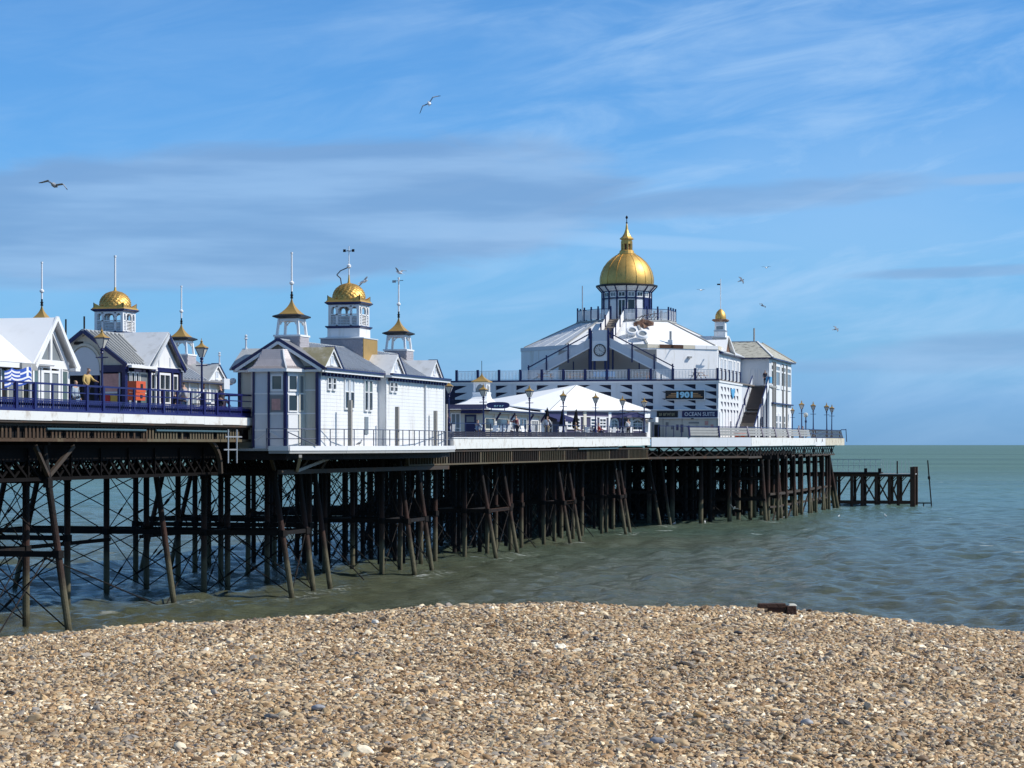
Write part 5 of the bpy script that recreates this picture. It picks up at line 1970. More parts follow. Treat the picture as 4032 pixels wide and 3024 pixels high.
# ------------------------------------------------------------------ theatre: lower block
th = thing('theatre_building', 'white seaside theatre with fin-panelled front, octagonal roof and large golden dome', 'theatre', (-1, 251, 9.1))
X0, X1, Y0, Y1, ZT = -17.5, 12.6, 232.0, 247.5, 15.06
mb = MB()
mb.box(X0 + .2, X1 - .2, Y0 + .3, 262, 9.0, ZT - .15)
mb.build('wall', M['greywall'], th)
mb = MB()
mb.box(X0, X1 + .05, Y0 - .05, 262, ZT - .14, ZT)
mb.build('terrace_floor', M['deck'], th)
FT = Face(X0, Y0, 1, 0)
LT = X1 - X0
FT.bx('coping', -.1, LT + .1, ZT - .30, ZT - .13, -.2, .12, M['trim'], th)
FT.bx('coping_edge', -.1, LT + .12, ZT - .13, ZT + .03, -.1, .2, M['navy'], th)
FT.bx('parapet_band', .0, LT, 14.55, ZT - .30, -.2, .08, M['greywall'], th)
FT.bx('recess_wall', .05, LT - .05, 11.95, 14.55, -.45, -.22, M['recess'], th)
# bays of folded fins: right edges every 2.23 m from the corner
per, fw, bw = 2.23, 1.30, .93
zs = [14.55, 13.82, 13.09, 12.36]


def fin_mesh(mir):
    mb = MB()
    pts = [(0, -.73), (fw, -.73), (fw, -.52), (0, -.02)]
    if mir:
        pts = [(fw - a, z) for a, z in pts][::-1]
    n = 4
    vs = [(a, -.06, z) for a, z in pts] + [(a, .22, z) for a, z in pts]
    mb.add(vs, [tuple(range(n)), tuple(range(2 * n - 1, n - 1, -1))] + [((i + 1) % n, i, n + i, n + (i + 1) % n) for i in range(n)])
    o = mb.build('fin', M['greywall'], None)  # white fins greyed to paint in shade on the landward front
    me = o.data
    bpy.data.objects.remove(o)
    return me


fin_r, fin_l = fin_mesh(False), fin_mesh(True)
k = 0
while True:
    xr = X1 - .14 - per * k
    xl = xr - fw
    if xl < X0:
        break
    FT.bx('pilaster', xr - X0 + .005, min(xr - X0 + bw - .005, LT), 11.95, 14.55, -.3, .06, M['greywall'], th)
    for z in zs:
        inst('fin', fin_r if xl > -1.0 else fin_l, Matrix.Translation((xl, Y0, z)), th)
    k += 1
FT.bx('lower_wall', 0, LT, 9.05, 11.1, -.2, .02, M['cream'], th)
FT.bx('sign_band', 0, LT, 11.08, 11.95, -.25, .10, M['greywall'], th)
FT.bx('sign_lip', 12.0, LT, 11.86, 11.98, .10, .32, M['trim'], th)
FT.bx('sign_lip', 12.0, LT, 11.02, 11.10, .10, .26, M['trim'], th)
FT.bx('sign_board', 26.35, 30.0, 11.14, 11.8, .1, .2, M['navy'], th)
lettering('lettering', 'OCEAN SUITE', FT, 28.18, 11.28, .56, .21, M['greywall'], th, width=3.15, bold=.008)
FT.bx('sign_board', 23.7, 25.9, 11.14, 11.8, .1, .2, M['black'], th)
for i in range(8):
    a = 23.95 + i * .22
    mb = MB()
    FT.mbox(mb, a, a + .04, 11.32, 11.6, .2, .212)
    if i % 3 != 1:
        FT.mbox(mb, a + .04, a + .15, 11.56 if i % 2 else 11.32, 11.6 if i % 2 else 11.36, .2, .212)
    if i % 2 == 0:
        FT.mbox(mb, a + .11, a + .15, 11.36, 11.58, .2, .212)
    mb.build('letter', M['lettergold'], th)
FT.bx('poster', 27.0, 28.1, 10.5, 10.66, .02, .04, M['glassgrey'], th)
for i, (a, z, w, h, m_) in enumerate(((24.6, 10.2, .3, .45, 'glassgrey'), (25.15, 9.9, .3, .4, 'glassgrey'), (25.7, 9.8, .25, .6, 'fascia_purple'), (26.15, 9.6, .3, .8, 'fascia_purple'),
                                      (28.7, 10.35, .35, .4, 'pink'), (28.75, 9.9, .3, .3, 'glassgrey'), (29.3, 10.0, .3, .4, 'pink'))):
    FT.bx('poster', a, a + w, z, z + h, .02, .04, M[m_], th)
FT.bx('door', 23.4, 24.0, 9.08, 10.4, .02, .06, M['dark'], th)
FT.bx('wall_lamp', 27.3, 27.55, 10.95, 11.05, .1, .3, M['black'], th)
for a in (24.3, 26.3, 29.95):
    FT.bx('panel_joint', a, a + .05, 9.05, 11.02, .02, .05, M['glassgrey'], th)
# 1901 sign
sg = thing('sign', 'long black sign reading 1901 in pale blue with orange stripes', 'sign', (9.1, 231.8, 13))
FT.bx('board', 24.62, 28.68, 12.98, 13.92, .08, .28, M['black'], sg)
FT.bx('frame', 24.56, 28.74, 13.92, 13.99, .08, .32, M['trim'], sg)
FT.bx('frame', 24.56, 28.74, 12.91, 12.98, .08, .32, M['trim'], sg)
FT.bx('frame', 28.68, 28.74, 12.98, 13.92, .08, .32, M['trim'], sg)
for i, (a0, a1) in enumerate(((24.75, 25.8), (24.95, 25.8), (25.2, 25.8))):
    FT.bx('stripe', a0, a1, 13.2 + i * .17, 13.30 + i * .17, .28, .30, M['stripe'], sg)
    FT.bx('stripe', 27.45, 27.45 + (28.5 - 27.45) - (a0 - 24.75), 13.2 + i * .17, 13.30 + i * .17, .28, .30, M['stripe'], sg)
lettering('lettering', '1901', FT, 26.63, 13.2, .78, .29, M['cyan'], sg, width=1.7, bold=.045)
# side wall with rows of dark triangular plates that paint in shaded openings
FSd = Face(X1 - .2, Y0, 0, 1)
FSd.bx('side_wall', 0.0, 15.5, 9.05, ZT - .16, 0, .2, M['white'], th)
FSd.bx('coping', 0.0, 15.5, ZT - .30, ZT - .13, .2, .3, M['trim'], th)
for r_ in range(4):
    for c in range(6):
        a, z = 1.4 + c * 2.05, 14.35 - r_ * .78
        mb = MB()
        FSd.mpoly(mb, [(a, z), (a + 1.25, z - .52), (a + 1.25, z)], .19, .212)
        mb.build('shaded_opening_plate', M['recess'], th)  # flat dark plate, shade of an opening put into its colour
for a in (.6, 2.4, 4.4, 6.2, 8.3, 10.2, 12.2):
    FSd.bx('rib', a, a + .5, 9.1, 11.7, .2, .27, M['trim'], th)
FSd.bx('downpipe', 7.4, 7.6, 9.1, 10.8, .2, .34, M['galv'], th)
mb = MB()
FSd.mpoly(mb, [(7.6, 14.3), (9.0, 14.2), (10.2, 14.35), (9.8, 13.6), (8.9, 13.2), (8.0, 13.7)], .22, .30)
mb.build('blue_emblem', M['skyblue'], th)

# octagonal auditorium
C = Vector((-1.0, 251.0, 0))
oct_ = lambda r, z, k=0: [(C.x + r * math.cos(R(-90 + 22.5 + 45 * i)), C.y + r * math.sin(R(-90 + 22.5 + 45 * i)), z) for i in range(8)]
o_wall, o_eave = oct_(12.0, 0), oct_(12.05, 0)
mb = MB()
mb.prism([(x, y) for x, y, z in o_wall], ZT, 18.75)
mb.build('auditorium_wall', M['white'], th)
ev = oct_(11.75, 19.12)
rg = oct_(5.5, 22.0)
for i in range(8):
    j = (i + 1) % 8
    mb = MB()
    mb.slab([ev[i], ev[j], rg[j], rg[i]], .12)
    mb.build('auditorium_roof', M['zincpale'] if i in (5, 6) else M['whiteroof'], th)
    a, b = Vector(o_eave[i]), Vector(o_eave[j])
    F = Face(a.x, a.y, b.x - a.x, b.y - a.y)
    L = (b - a).length
    if i in (0, 7):
        n = 6
        for k in range(n):
            mm = M['rust'] if (i == 0 and k in (1, 2)) else M['worn'] if (i == 0 and k in (0, 3)) or (i == 7 and k == 5) else M['trim'] if i == 0 else M['greywall']
            F.bx('eaves_block', L * k / n + .01, L * (k + 1) / n - .01, 18.72, 19.12, -.25, .02 + .01 * k, mm, th)
    else:
        F.bx('eaves_block', 0.02, L - .02, 18.72, 19.12, -.25, .03, M['greywall'] if i > 3 else M['worn'] if i == 1 else M['trim'], th)  # sides away from the sun greyed, shade put into the colour
    F.bx('soffit_strip', 0.02, L - .02, 18.60, 18.715, -.25, -.05, M['greywall'], th)
    bar('hip_roll', Vector(ev[i]).lerp(Vector(rg[i]), .01) + Vector((0, 0, .03)), Vector(rg[i]) + Vector((0, 0, .03)), .24, .12, M['post'] if i in (1, 2) else M['greypanel'], th)
for i in (6, 7):      # sheet laps on the shoreward slopes
    a, b, c, d = Vector(ev[i]), Vector(ev[(i + 1) % 8]), Vector(rg[(i + 1) % 8]), Vector(rg[i])
    for f in (.25, .5, .75):
        bar('roof_seam', a.lerp(b, f) + Vector((0, 0, .02)), d.lerp(c, f) + Vector((0, 0, .02)), .06, .05, M['zincpale'], th)
FO = Face(o_wall[0][0], o_wall[0][1], o_wall[1][0] - o_wall[0][0], o_wall[1][1] - o_wall[0][1])
FO.bx('wall_lamp', 5.2, 5.6, 17.7, 17.9, 0, .3, M['greypanel'], th)
# ring platform
mb = MB()
mb.prism([(x, y) for x, y, z in oct_(5.75, 0)], 21.95, 22.12)
mb.build('ring_platform', M['greypanel'], th)
mb = MB()
mb.prism([(x, y) for x, y, z in oct_(5.5, 0)], 21.6, 21.95)
mb.build('ring_kerb', M['white'], th)

# drum
ND = 16
mb = MB()
mb.lathe([(2.66, 22.12), (2.66, 25.55)], (C.x, C.y, 0), ND, R(11.25))
dr = mb.build('drum', M['white'], th)
for i in range(ND):
    a = R(11.25 + 22.5 * i)
    p = Vector((math.cos(a), math.sin(a), 0))
    bar('post', C + p * 2.78 + Vector((0, 0, 22.12)), C + p * 2.78 + Vector((0, 0, 25.5)), .15, .15, M['navy'], dr)
    bar('flare_rib', C + p * 2.80 + Vector((0, 0, 25.4)), C + p * 3.42 + Vector((0, 0, 26.08)), .10, .12, M['navy'], dr)
    b = R(11.25 + 22.5 * (i + 1))
    q = Vector((math.cos(b), math.sin(b), 0))
    mb = MB()
    mb.slab([C + p * 2.8 + Vector((0, 0, 25.5)), C + q * 2.8 + Vector((0, 0, 25.5)), C + q * 3.36 + Vector((0, 0, 26.05)), C + p * 3.36 + Vector((0, 0, 26.05))], .05)
    mb.build('soffit_panel', M['trim'], dr)
    A_, B_ = C + p * 2.70, C + q * 2.70
    F = Face(A_.x, A_.y, B_.x - A_.x, B_.y - A_.y)
    L = (B_ - A_).length
    F.bx('rail', .06, L - .06, 24.62, 24.74, .0, .08, M['navy'], dr)
    F.bx('rail', .06, L - .06, 25.44, 25.54, .0, .08, M['navy'], dr)
    ang = (11.25 + 22.5 * (i + .5)) % 360
    view = abs((ang - 282 + 180) % 360 - 180)
    if view < 110:
        window(dr, F, .12, L - .12, 24.78, 25.4, 2, 1, M['trim'], M['glass'] if i % 2 else M['glassgrey'], .09, .05)
        if i == 11:
            window(dr, F, .06, L - .06, 22.6, 24.58, 2, 1, M['trim'], M['glass'], .13, .06)
        elif i == 12:
            window(dr, F, .1, L - .1, 22.9, 24.55, 1, 1, M['trim'], M['glass'], .06, .05)
        elif i in (14, 15):
            F.bx('blue_door', .06, L - .06, 22.2, 24.6, .0, .05, M['navy'], dr)
        else:
            F.bx('panel', .12, L - .12, 22.3, 24.5, .0, .04, M['trim'], dr)
mb = MB()
mb.lathe([(3.36, 26.02), (3.48, 26.06), (3.48, 26.2), (3.1, 26.3)], (C.x, C.y, 0), 48)
mb.build('dome_eaves', M['black'], th)
# gilded dome of sixteen gores with raised seams
dp = [(2.98, 26.28), (3.02, 26.6), (3.00, 27.1), (2.86, 27.7), (2.58, 28.3), (2.16, 28.85), (1.66, 29.3), (1.22, 29.6), (.98, 29.72)]
tmpo = MB()
tmpo.lathe(dp, (0, 0, 0), 5, -R(11.25) + .004, R(22.5) - .008)
go_ = tmpo.build('dome_gore', M['gold'], None, True)
gore_me = go_.data
bpy.data.objects.remove(go_)
tmpo = MB()
for (r0, z0), (r1, z1) in zip(dp, dp[1:]):
    tmpo.bar((r0 + .012, 0, z0), (r1 + .012, 0, z1), .055, .05)
go_ = tmpo.build('dome_seam', M['gold'], None)
seam_me = go_.data
bpy.data.objects.remove(go_)
for i in range(16):
    for nm, me, off_ in (('dome_gore', gore_me, 0), ('dome_seam', seam_me, 11.25)):
        inst(nm, me, Matrix.Translation((C.x, C.y, 0)) @ Matrix.Rotation(R(22.5 * i + off_), 4, 'Z'), th)
mb = MB()
mb.lathe([(1.02, 29.66), (1.02, 29.82), (.86, 29.86), (.82, 30.1), (.70, 30.2)], (C.x, C.y, 0), 16)
mb.build('dome_collar', M['gold'], th)
mb = MB()
for i in range(8):
    a = R(22.5 + 45 * i)
    p = C + Vector((math.cos(a), math.sin(a), 0)) * .56
    mb.bar(p + Vector((0, 0, 30.2)), p + Vector((0, 0, 31.2)), .17, .17)
mb.lathe([(.62, 30.9), (.62, 31.35), (.80, 31.42), (.80, 31.52)], (C.x, C.y, 0), 8, R(22.5))
mb.build('dome_lantern', M['gold'], th)
mb = MB()
mb.lathe([(.3, 30.2), (.3, 31.3)], (C.x, C.y, 0), 8)
mb.build('lantern_core', M['brownsheet'], th)
mb = MB()
mb.lathe([(.80, 31.5), (.52, 31.75), (.30, 32.1), (.17, 32.5), (.10, 33.0), (.06, 33.2)], (C.x, C.y, 0), 8, R(22.5))
mb.build('spire', M['gold'], th)
mb = MB()
mb.lathe([(.06, 33.2), (.13, 33.28), (.05, 33.38), (.04, 33.7), (.15, 33.84), (.12, 33.98), (.02, 34.1)], (C.x, C.y, 0), 10)
mb.build('spire_finial', M['iron'], th, True)

# railing round the ring platform
rr = thing('ring_railing', 'navy and white railing round the platform under the large golden dome', 'railing', (C.x, C.y, 22.1))
op = oct_(5.6, 22.12)
for i in range(8):
    j = (i + 1) % 8
    a, b = Vector(op[i]), Vector(op[j])
    n = 3
    for k in range(n):
        p, q = a.lerp(b, k / n), a.lerp(b, (k + 1) / n)
        if i == 7 and k == 1:
            bar('post', p, p + Vector((0, 0, 1.5)), .16, .16, M['navy'], rr)
            continue
        bar('post', p, p + Vector((0, 0, 1.5)), .16, .16, M['navy'], rr)
        bar('top_rail', p + Vector((0, 0, 1.2)), q + Vector((0, 0, 1.2)), .06, .06, M['navy'], rr)
        mb = MB()
        m_ = 9
        for s in range(1, m_):
            c = p.lerp(q, s / m_)
            mb.bar(c + Vector((0, 0, .12)), c + Vector((0, 0, 1.14)), .10 if i in (6, 7, 1) else .075, .02)
        mb.bar(p + Vector((0, 0, .12)), q + Vector((0, 0, .12)), .03, .05)
        pk = mb.build('baluster_panel', M['trim'], rr)
rod('flagpole', (-5.2, 247.0, 22.1), (-5.2, 247.0, 26.0), .06, M['galv'], th, 6)

# twin stairs and clock tower on the shoreward face
ST = Y0 + 5.2
blk('stair_back_wall', -6.2, 4.6, 239.84, 239.9, ZT, 18.55, M['taupe'], th)  # added panel, shade under the stairs put into its tan colour
lx0, lx1 = -1.95, -.05          # landing
for s, xb in ((-1, -9.0), (1, 7.0)):
    xt = lx0 if s < 0 else lx1
    bar('stair_flight', (xt, ST + .7, 18.9), (xb, ST + .7, 15.2), 1.5, .18, M['greywall'], th)
    mb = MB()
    F = Face(xb if s < 0 else xt, ST, 1, 0)
    L = abs(xt - xb)
    pts = [(0, 15.1), (L, 18.7), (L, 19.75), (0, 16.15)] if s < 0 else [(0, 18.7), (L, 15.1), (L, 16.15), (0, 19.75)]
    F.mpoly(mb, pts, -.04, .03)
    mb.build('stair_side_panel', M['greywall'], th)
    bar('handrail', (xt, ST - .06, 20.25), (xb, ST - .06, 16.55), .09, .12, M['navy'], th)
    bar('stringer', (xt, ST - .05, 18.78), (xb, ST - .05, 15.15), .06, .14, M['trim'], th)
    for f in (.0, .36, .70, .98):
        x = xt + (xb - xt) * f
        zt = 20.3 + (16.6 - 20.3) * f
        bar('stair_post', (x, ST - .08, max(15.06, zt - 4.0 if f == 0 else zt - 1.9 + (0 if f < .9 else .4))), (x, ST - .08, zt + .2), .14, .14, M['navy'], th)
        if 0 < f < .9:
            bar('stair_post', (x + s * .12 + .35, ST + 1.4, 15.06), (x + s * .12 + .35, ST + 1.4, zt - 1.7), .12, .12, M['navy'], th)
mb = MB()
mb.box(lx0, lx1, ST - .1, ST + 1.6, 18.85, 19.1)
mb.build('stair_landing', M['greywall'], th)
FK = Face(lx0 + .1, ST - .12, 1, 0)
FK.bx('tower_front', 0, 1.7, 17.35, 19.4, -.1, .04, M['trim'], th)
FK.bx('tower_front', .05, 1.65, 19.4, 20.55, -.1, .0, M['greywall'], th)
FK.bx('tower_foot', -.02, 1.72, 17.25, 17.36, -.12, .07, M['trim'], th)
for a in (.12, 1.3):
    FK.bx('leg', a, a + .24, 15.06, 17.3, -.2, -.02, M['navy'], th)
for x in (lx0 - .02, lx1 + .02):
    for dx in (-.08, .3 if x > -1 else -.34):
        bar('tower_post', (x + dx * (1 if dx > 0 else 1), ST + (-.14 if dx == -.08 else .5), 15.06), (x + dx, ST + (-.14 if dx == -.08 else .5), 20.75), .17, .17, M['navy'], th)
ck = thing('clock', 'round clock with black ring and Roman-style ticks on the front of the stair tower', 'clock', (-1, ST - .3, 18.35))
cc = (.85, 18.38)
mb = MB()
FK.mpoly(mb, [(cc[0] + .56 * math.cos(t), cc[1] + .56 * math.sin(t)) for t in [2 * math.pi * i / 32 for i in range(32)]], .04, .10)
mb.build('face', M['clockface'], ck)
mb = MB()
for i in range(32):
    t0, t1 = 2 * math.pi * i / 32, 2 * math.pi * (i + 1) / 32
    FK.mpoly(mb, [(cc[0] + r_ * math.cos(t), cc[1] + r_ * math.sin(t)) for r_, t in ((.56, t0), (.66, t0), (.66, t1), (.56, t1))], .04, .16)
mb.build('rim', M['black'], ck)
for i in range(12):
    t = math.pi / 2 - 2 * math.pi * i / 12
    d = Vector((math.cos(t), math.sin(t)))
    bar('hour_mark', FK.p(cc[0] + d.x * .38, cc[1] + d.y * .38, .11), FK.p(cc[0] + d.x * .52, cc[1] + d.y * .52, .11), .06, .02, M['black'], ck)
for t, L, w in ((R(-28), .5, .05), (R(115), .3, .07)):
    bar('hand', FK.p(cc[0] - .08 * math.cos(t), cc[1] - .08 * math.sin(t), .125), FK.p(cc[0] + L * math.cos(t), cc[1] + L * math.sin(t), .125), w, .02, M['black'], ck)
# steep flight from the landing to the ring
p0, p1 = Vector((-1.0, ST + 1.6, 19.1)), Vector((-1.0, 245.6, 22.12))
bar('stair_flight', p0, p1, 1.5, .12, M['tan'], th)
ns = 14
for i in range(ns):
    c = p0.lerp(p1, (i + .5) / ns)
    blk('tread', c.x - .7, c.x + .7, c.y - .16, c.y + .2, c.z + .02, c.z + .12, M['tan'], th)
for s in (-1, 1):
    for k in range(3):
        a, b = p0.lerp(p1, k / 3 + .02), p0.lerp(p1, (k + 1) / 3 - .02)
        mb = MB()
        v = Vector((s * .82, 0, 0))
        u = Vector((0, 0, 1.0))
        mb.slab([a + v, b + v, b + v + u, a + v + u], .04)
        mb.build('stair_side_panel', M['trim'], th)
        bar('stair_post', a + v, a + v + Vector((0, 0, 1.35)), .14, .14, M['navy'], th)
# roof cowls, pipes, torn patch
for x, y, z, s in ((1.4, 242.2, 20.45, 1.0), (2.7, 241.4, 20.0, 1.05)):
    mb = MB()
    mb.lathe([(.50, 0), (.66, .12), (.68, .28), (.58, .42), (.44, .44), (.40, .30)], (0, 0, 0), 20)
    c_ = MB()
    rot = Matrix.Rotation(R(38), 3, 'X') @ Matrix.Rotation(R(14), 3, 'Y')
    c_.add([rot @ Vector(p) * s + Vector((x, y, z)) for p in mb.v], mb.f)
    w = c_.build('roof_cowl', M['white'], th, True)
    mb = MB()
    mb.lathe([(.40, .29), (.41, .33)], (0, 0, 0), 16)
    c_ = MB()
    c_.add([rot @ Vector(p) * s + Vector((x, y, z)) for p in mb.v], mb.f)
    c_.build('cowl_grille', M['glassgrey'], w)
    bar('cowl_stand', (x, y + .1, z - .7), (x, y, z + .1), .5, .5, M['greywall'], th)
mb = MB()
rs2 = random.Random(5)
n = 16
rim = [(2.05 + 1.25 * math.cos(2 * math.pi * i / n) * rs2.uniform(.75, 1.15), 244.85 + .75 * math.sin(2 * math.pi * i / n) * rs2.uniform(.6, 1.1)) for i in range(n)]
slope = lambda x, y: 22.0 - (245.9 - y) * .575
vs = [(x, y, slope(x, y) + rs2.uniform(.03, .16)) for x, y in rim] + [(2.05 + .55 * (x - 2.05), 244.85 + .55 * (y - 244.85), slope(x, y) + rs2.uniform(.2, .48)) for x, y in rim] + [(2.05, 244.85, slope(2.05, 244.85) + .3)]
fs = [(i, (i + 1) % n, n + (i + 1) % n, n + i) for i in range(n)] + [(n + i, n + (i + 1) % n, 2 * n) for i in range(n)] + [tuple(range(n - 1, -1, -1))]
mb.add(vs, fs)
pc = mb.build('torn_sheet', M['brownsheet'], None)
tag(pc, 'torn brown roofing sheet heaped below the dome platform on the white theatre roof', 'roofing sheet')
nt = thing('netting_frame', 'heap of beige netting on bent poles against the platform railing right of the steep stair', 'netting', (2.3, 245.7, 22.1))
for i in range(6):
    bar('pole', (1.4 + i * .36, 245.5, 22.05 + .05 * (i % 2)), (1.9 + i * .34, 245.6, 22.75 - .09 * abs(i - 2)), .07, .07, M['tan'], nt)
bar('pole', (1.3, 245.55, 22.3), (3.6, 245.5, 22.75), .06, .06, M['brownsheet'], nt)
rod('vent_pipe', (5.6, 242.6, 19.0), (5.6, 242.6, 20.6), .13, M['greypanel'], th)
blk('pipe_plinth', 5.35, 5.85, 242.3, 242.8, 19.1, 19.65, M['trim'], th)

# ------------------------------------------------------------------ upper rooms behind the side terrace
FU = Face(10.2, 246.8, 0, 1)
mb = MB()
mb.box(4.5, 10.2, 246.8, 262.1, ZT, 18.35)
mb.build('upper_wall', M['white'], th)
for a0, a1 in ((.9, 2.2), (3.0, 4.6), (5.6, 8.8), (9.6, 11.0), (12.0, 13.6)):
    window(th, FU, a0, a1, 15.9, 17.9, 1 if a1 - a0 < 1.5 else 2, 1, M['trim'], M['glasspale'], .18, .06)
FU.bx('gutter', .1, 15.2, 18.3, 18.45, .0, .42, M['navy'], th)
mb = MB()
mb.slab([(10.7, 247.2, 18.47), (10.7, 262, 18.47), (7.2, 262, 20.1), (7.2, 247.2, 20.1)], .1)
mb.build('upper_roof', M['zincpale'], th)
mb = MB()
mb.slab([(7.2, 248.6, 20.1), (7.2, 262, 20.1), (3.2, 262, 18.5), (3.2, 252, 18.5)], .1)
mb.build('upper_roof', M['whiteroof'], th)
for s in (-1, 1):
    mb = MB()
    pts = [(5.0, 251.4, 20.35), (10.5, 251.4, 20.35), (10.75, 251.4 + s * 3.2, 18.5), (5.0, 251.4 + s * 3.2, 18.5)]
    mb.slab(pts if s == -1 else pts[::-1], .1)
    mb.build('gable_roof', M['whiteroof'], th)
FG2 = Face(10.3, 248.2, 0, 1)
mb = MB()
FG2.mpoly(mb, [(.2, 18.45), (6.2, 18.45), (3.2, 20.2)], -.1, 0)
mb.build('gable', M['brownsheet'], th)
bar('barge_board', FG2.p(3.2, 20.3, .25), FG2.p(6.6, 18.42, .45), .08, .2, M['trim'], th)
mb = MB()
mb.lathe([(1.1, 20.0), (1.1, 20.25)], (9.6, 251.4, 0), 4, R(45))
tw = mb.build('turret', M['greypanel'], th)
mb = MB()
square_ring(mb, 9.6, 251.4, 1.26, 1.26, 20.25, 20.9)
mb.build('turret_base', M['white'], tw)
mb = MB()
square_ring(mb, 9.6, 251.4, 1.34, 1.34, 20.9, 21.05)
mb.build('cornice', M['galv'], tw)
mb = MB()
square_ring(mb, 9.6, 251.4, 1.16, 1.12, 21.05, 22.0)
mb.build('turret_wall', M['white'], tw)
F = Face(9.6 - .58, 251.4 - .58, 1, 0)
F.bx('louvre', .2, .96, 21.15, 21.5, .0, .03, M['glassgrey'], tw)
F.bx('panel', .12, 1.04, 21.6, 21.9, .0, .03, M['greywall'], tw)
mb = MB()
square_ring(mb, 9.6, 251.4, 1.3, 1.72, 22.0, 22.14)
square_ring(mb, 9.6, 251.4, 1.72, 1.5, 22.14, 22.3)
mb.build('eaves', M['brownsheet'], tw)
mb = MB()
mb.lathe([(.60, 22.28), (.62, 22.5), (.58, 22.8), (.44, 23.1), (.22, 23.35), (.06, 23.45)], (9.6, 251.4, 0), 20)
mb.build('small_dome', M['gold'], tw, True)
rod('flagpole', (9.6, 251.4, 23.4), (9.6, 251.4, 26.8), .045, M['trim'], tw, 6)
bar('vane', (9.2, 251.4, 26.2), (9.58, 251.4, 26.2), .02, .16, M['iron'], tw)

# ------------------------------------------------------------------ two-storey annexe at the seaward side
an = thing('annexe_building', 'white two storey annexe with lichen mottled hipped roof beyond the brown stair', 'annexe', (12, 271, 9.1))
mb = MB()
mb.box(5.0, 13.5, 262.2, 281, 9.1, 18.3)
mb.build('wall', M['white'], an)
mb = MB()
mb.slab([(4.5, 261.7, 18.4), (14.0, 261.7, 18.4), (11.0, 269.5, 20.55), (4.5, 269.5, 20.55)], .12)
mb.build('roof', M['lichen'], an)
mb = MB()
mb.slab([(14.0, 261.7, 18.4), (14.0, 281.5, 18.4), (11.0, 273.5, 20.55), (11.0, 269.5, 20.55)], .12)
mb.build('roof', M['lichen'], an)
mb = MB()
mb.slab([(14.0, 281.5, 18.4), (4.5, 281.5, 18.4), (4.5, 273.5, 20.55), (11.0, 273.5, 20.55)], .12)
mb.build('roof', M['lichen'], an)
bar('ridge_roll', (4.5, 269.5, 20.6), (11.0, 269.5, 20.6), .16, .12, M['galv'], an)
bar('hip_roll', (11.0, 269.5, 20.6), (14.0, 261.7, 18.46), .16, .10, M['white'], an)
bar('hip_roll', (11.0, 273.5, 20.6), (14.0, 281.5, 18.46), .16, .10, M['post'], an)
rod('finial', (10.6, 269.6, 20.5), (10.6, 269.6, 22.2), .1, M['post'], an)
FN = Face(5.0, 262.2, 1, 0)
FN.bx('shore_wall', 0, 8.5, ZT, 18.2, .0, .05, M['greywall'], an)  # grey sheet over the white wall paints its landward side shaded
FN.bx('gutter', -.4, 9.0, 18.26, 18.4, .05, .5, M['navy'], an)
window(an, FN, 6.2, 6.85, 15.1, 17.1, 1, 1, M['greywall'], M['glass'], .1, .1)
window(an, FN, 7.0, 7.5, 15.1, 17.1, 1, 1, M['greywall'], M['glass'], .1, .1)
FN.bx('meter_box', 8.0, 8.35, 16.0, 16.8, .05, .2, M['trim'], an)
FR = Face(13.5, 262.2, 0, 1)
FR.bx('gutter', -.4, 19.2, 18.26, 18.4, .0, .5, M['navy'], an)
for a0, a1 in ((1.0, 3.4), (4.4, 8.4), (9.4, 13.4), (14.2, 18.0)):
    window(an, FR, a0, a1, 14.9, 17.9, 1, 2, M['trim'], M['glassgrey'], .35, .08, rows=[17.0])
FR.bx('balcony_rail', 1.5, 18.7, 13.1, 13.25, .0, .3, M['navy'], an)
for a in (2.2, 4.0, 10.6, 13.8):
    FR.bx('downpipe', a, a + .25, 9.2, 18.0, .02, .2, M['post'], an)
for a0, a1 in ((4.6, 6.6), (7.6, 9.6), (10.8, 13.2)):
    window(an, FR, a0, a1, 9.8, 12.0, 1, 2, M['trim'], M['glassgrey'], .3, .06)
FR.bx('plinth_box', 1.2, 6.0, 9.1, 10.1, .0, .6, M['greypanel'], an)

# ------------------------------------------------------------------ brown outside stair with stepped white sides
sw = thing('outside_stair', 'brown outside staircase with stepped white and navy sides climbing the theatre wall', 'staircase', (13.6, 248, 9.1))
a_, b_ = Vector((13.75, 242.6, 9.2)), Vector((13.35, 256.4, 15.0))
n = 30
for i in range(n):
    f = (i + .5) / n
    c = a_.lerp(b_, f)
    z = c.z
    if .42 < f < .52:
        z = a_.lerp(b_, .47).z
    blk('tread', c.x - .85, c.x + .85, c.y - .3, c.y + .3, z - .18, z + .02, M['tan'] if f < .28 else M['stair'], sw)
bar('stair_soffit', a_ - Vector((0, 0, .35)), b_ - Vector((0, 0, .35)), 1.7, .1, M['greypanel'], sw)
for s, m_ in ((-1, M['greywall']), (1, M['trim'])):  # side away from the sun greyed as a shaded copy of white
    for k, (f0, f1) in enumerate(((0, .20), (.20, .42), (.42, .54), (.54, .80), (.80, 1.0))):
        p, q = a_.lerp(b_, f0), a_.lerp(b_, f1)
        if k == 2:
            q.z = p.z
        v = Vector((s * .95, 0, 0))
        mb = MB()
        mb.slab([p + v + Vector((0, 0, -.25)), q + v + Vector((0, 0, -.25)), q + v + Vector((0, 0, 1.05)), p + v + Vector((0, 0, 1.05))], .06)
        mb.build('side_panel', m_, sw)
        bar('handrail', p + v + Vector((0, 0, 1.1)), q + v + Vector((0, 0, 1.1)), .1, .09, M['navy'], sw)
    for f in (0, .2, .42, .54, .8):
        p = a_.lerp(b_, f) + Vector((s * 1.0, 0, 0))
        bar('post', (p.x, p.y, 9.1), (p.x, p.y, p.z + 1.1), .14, .14, M['navy'], sw)
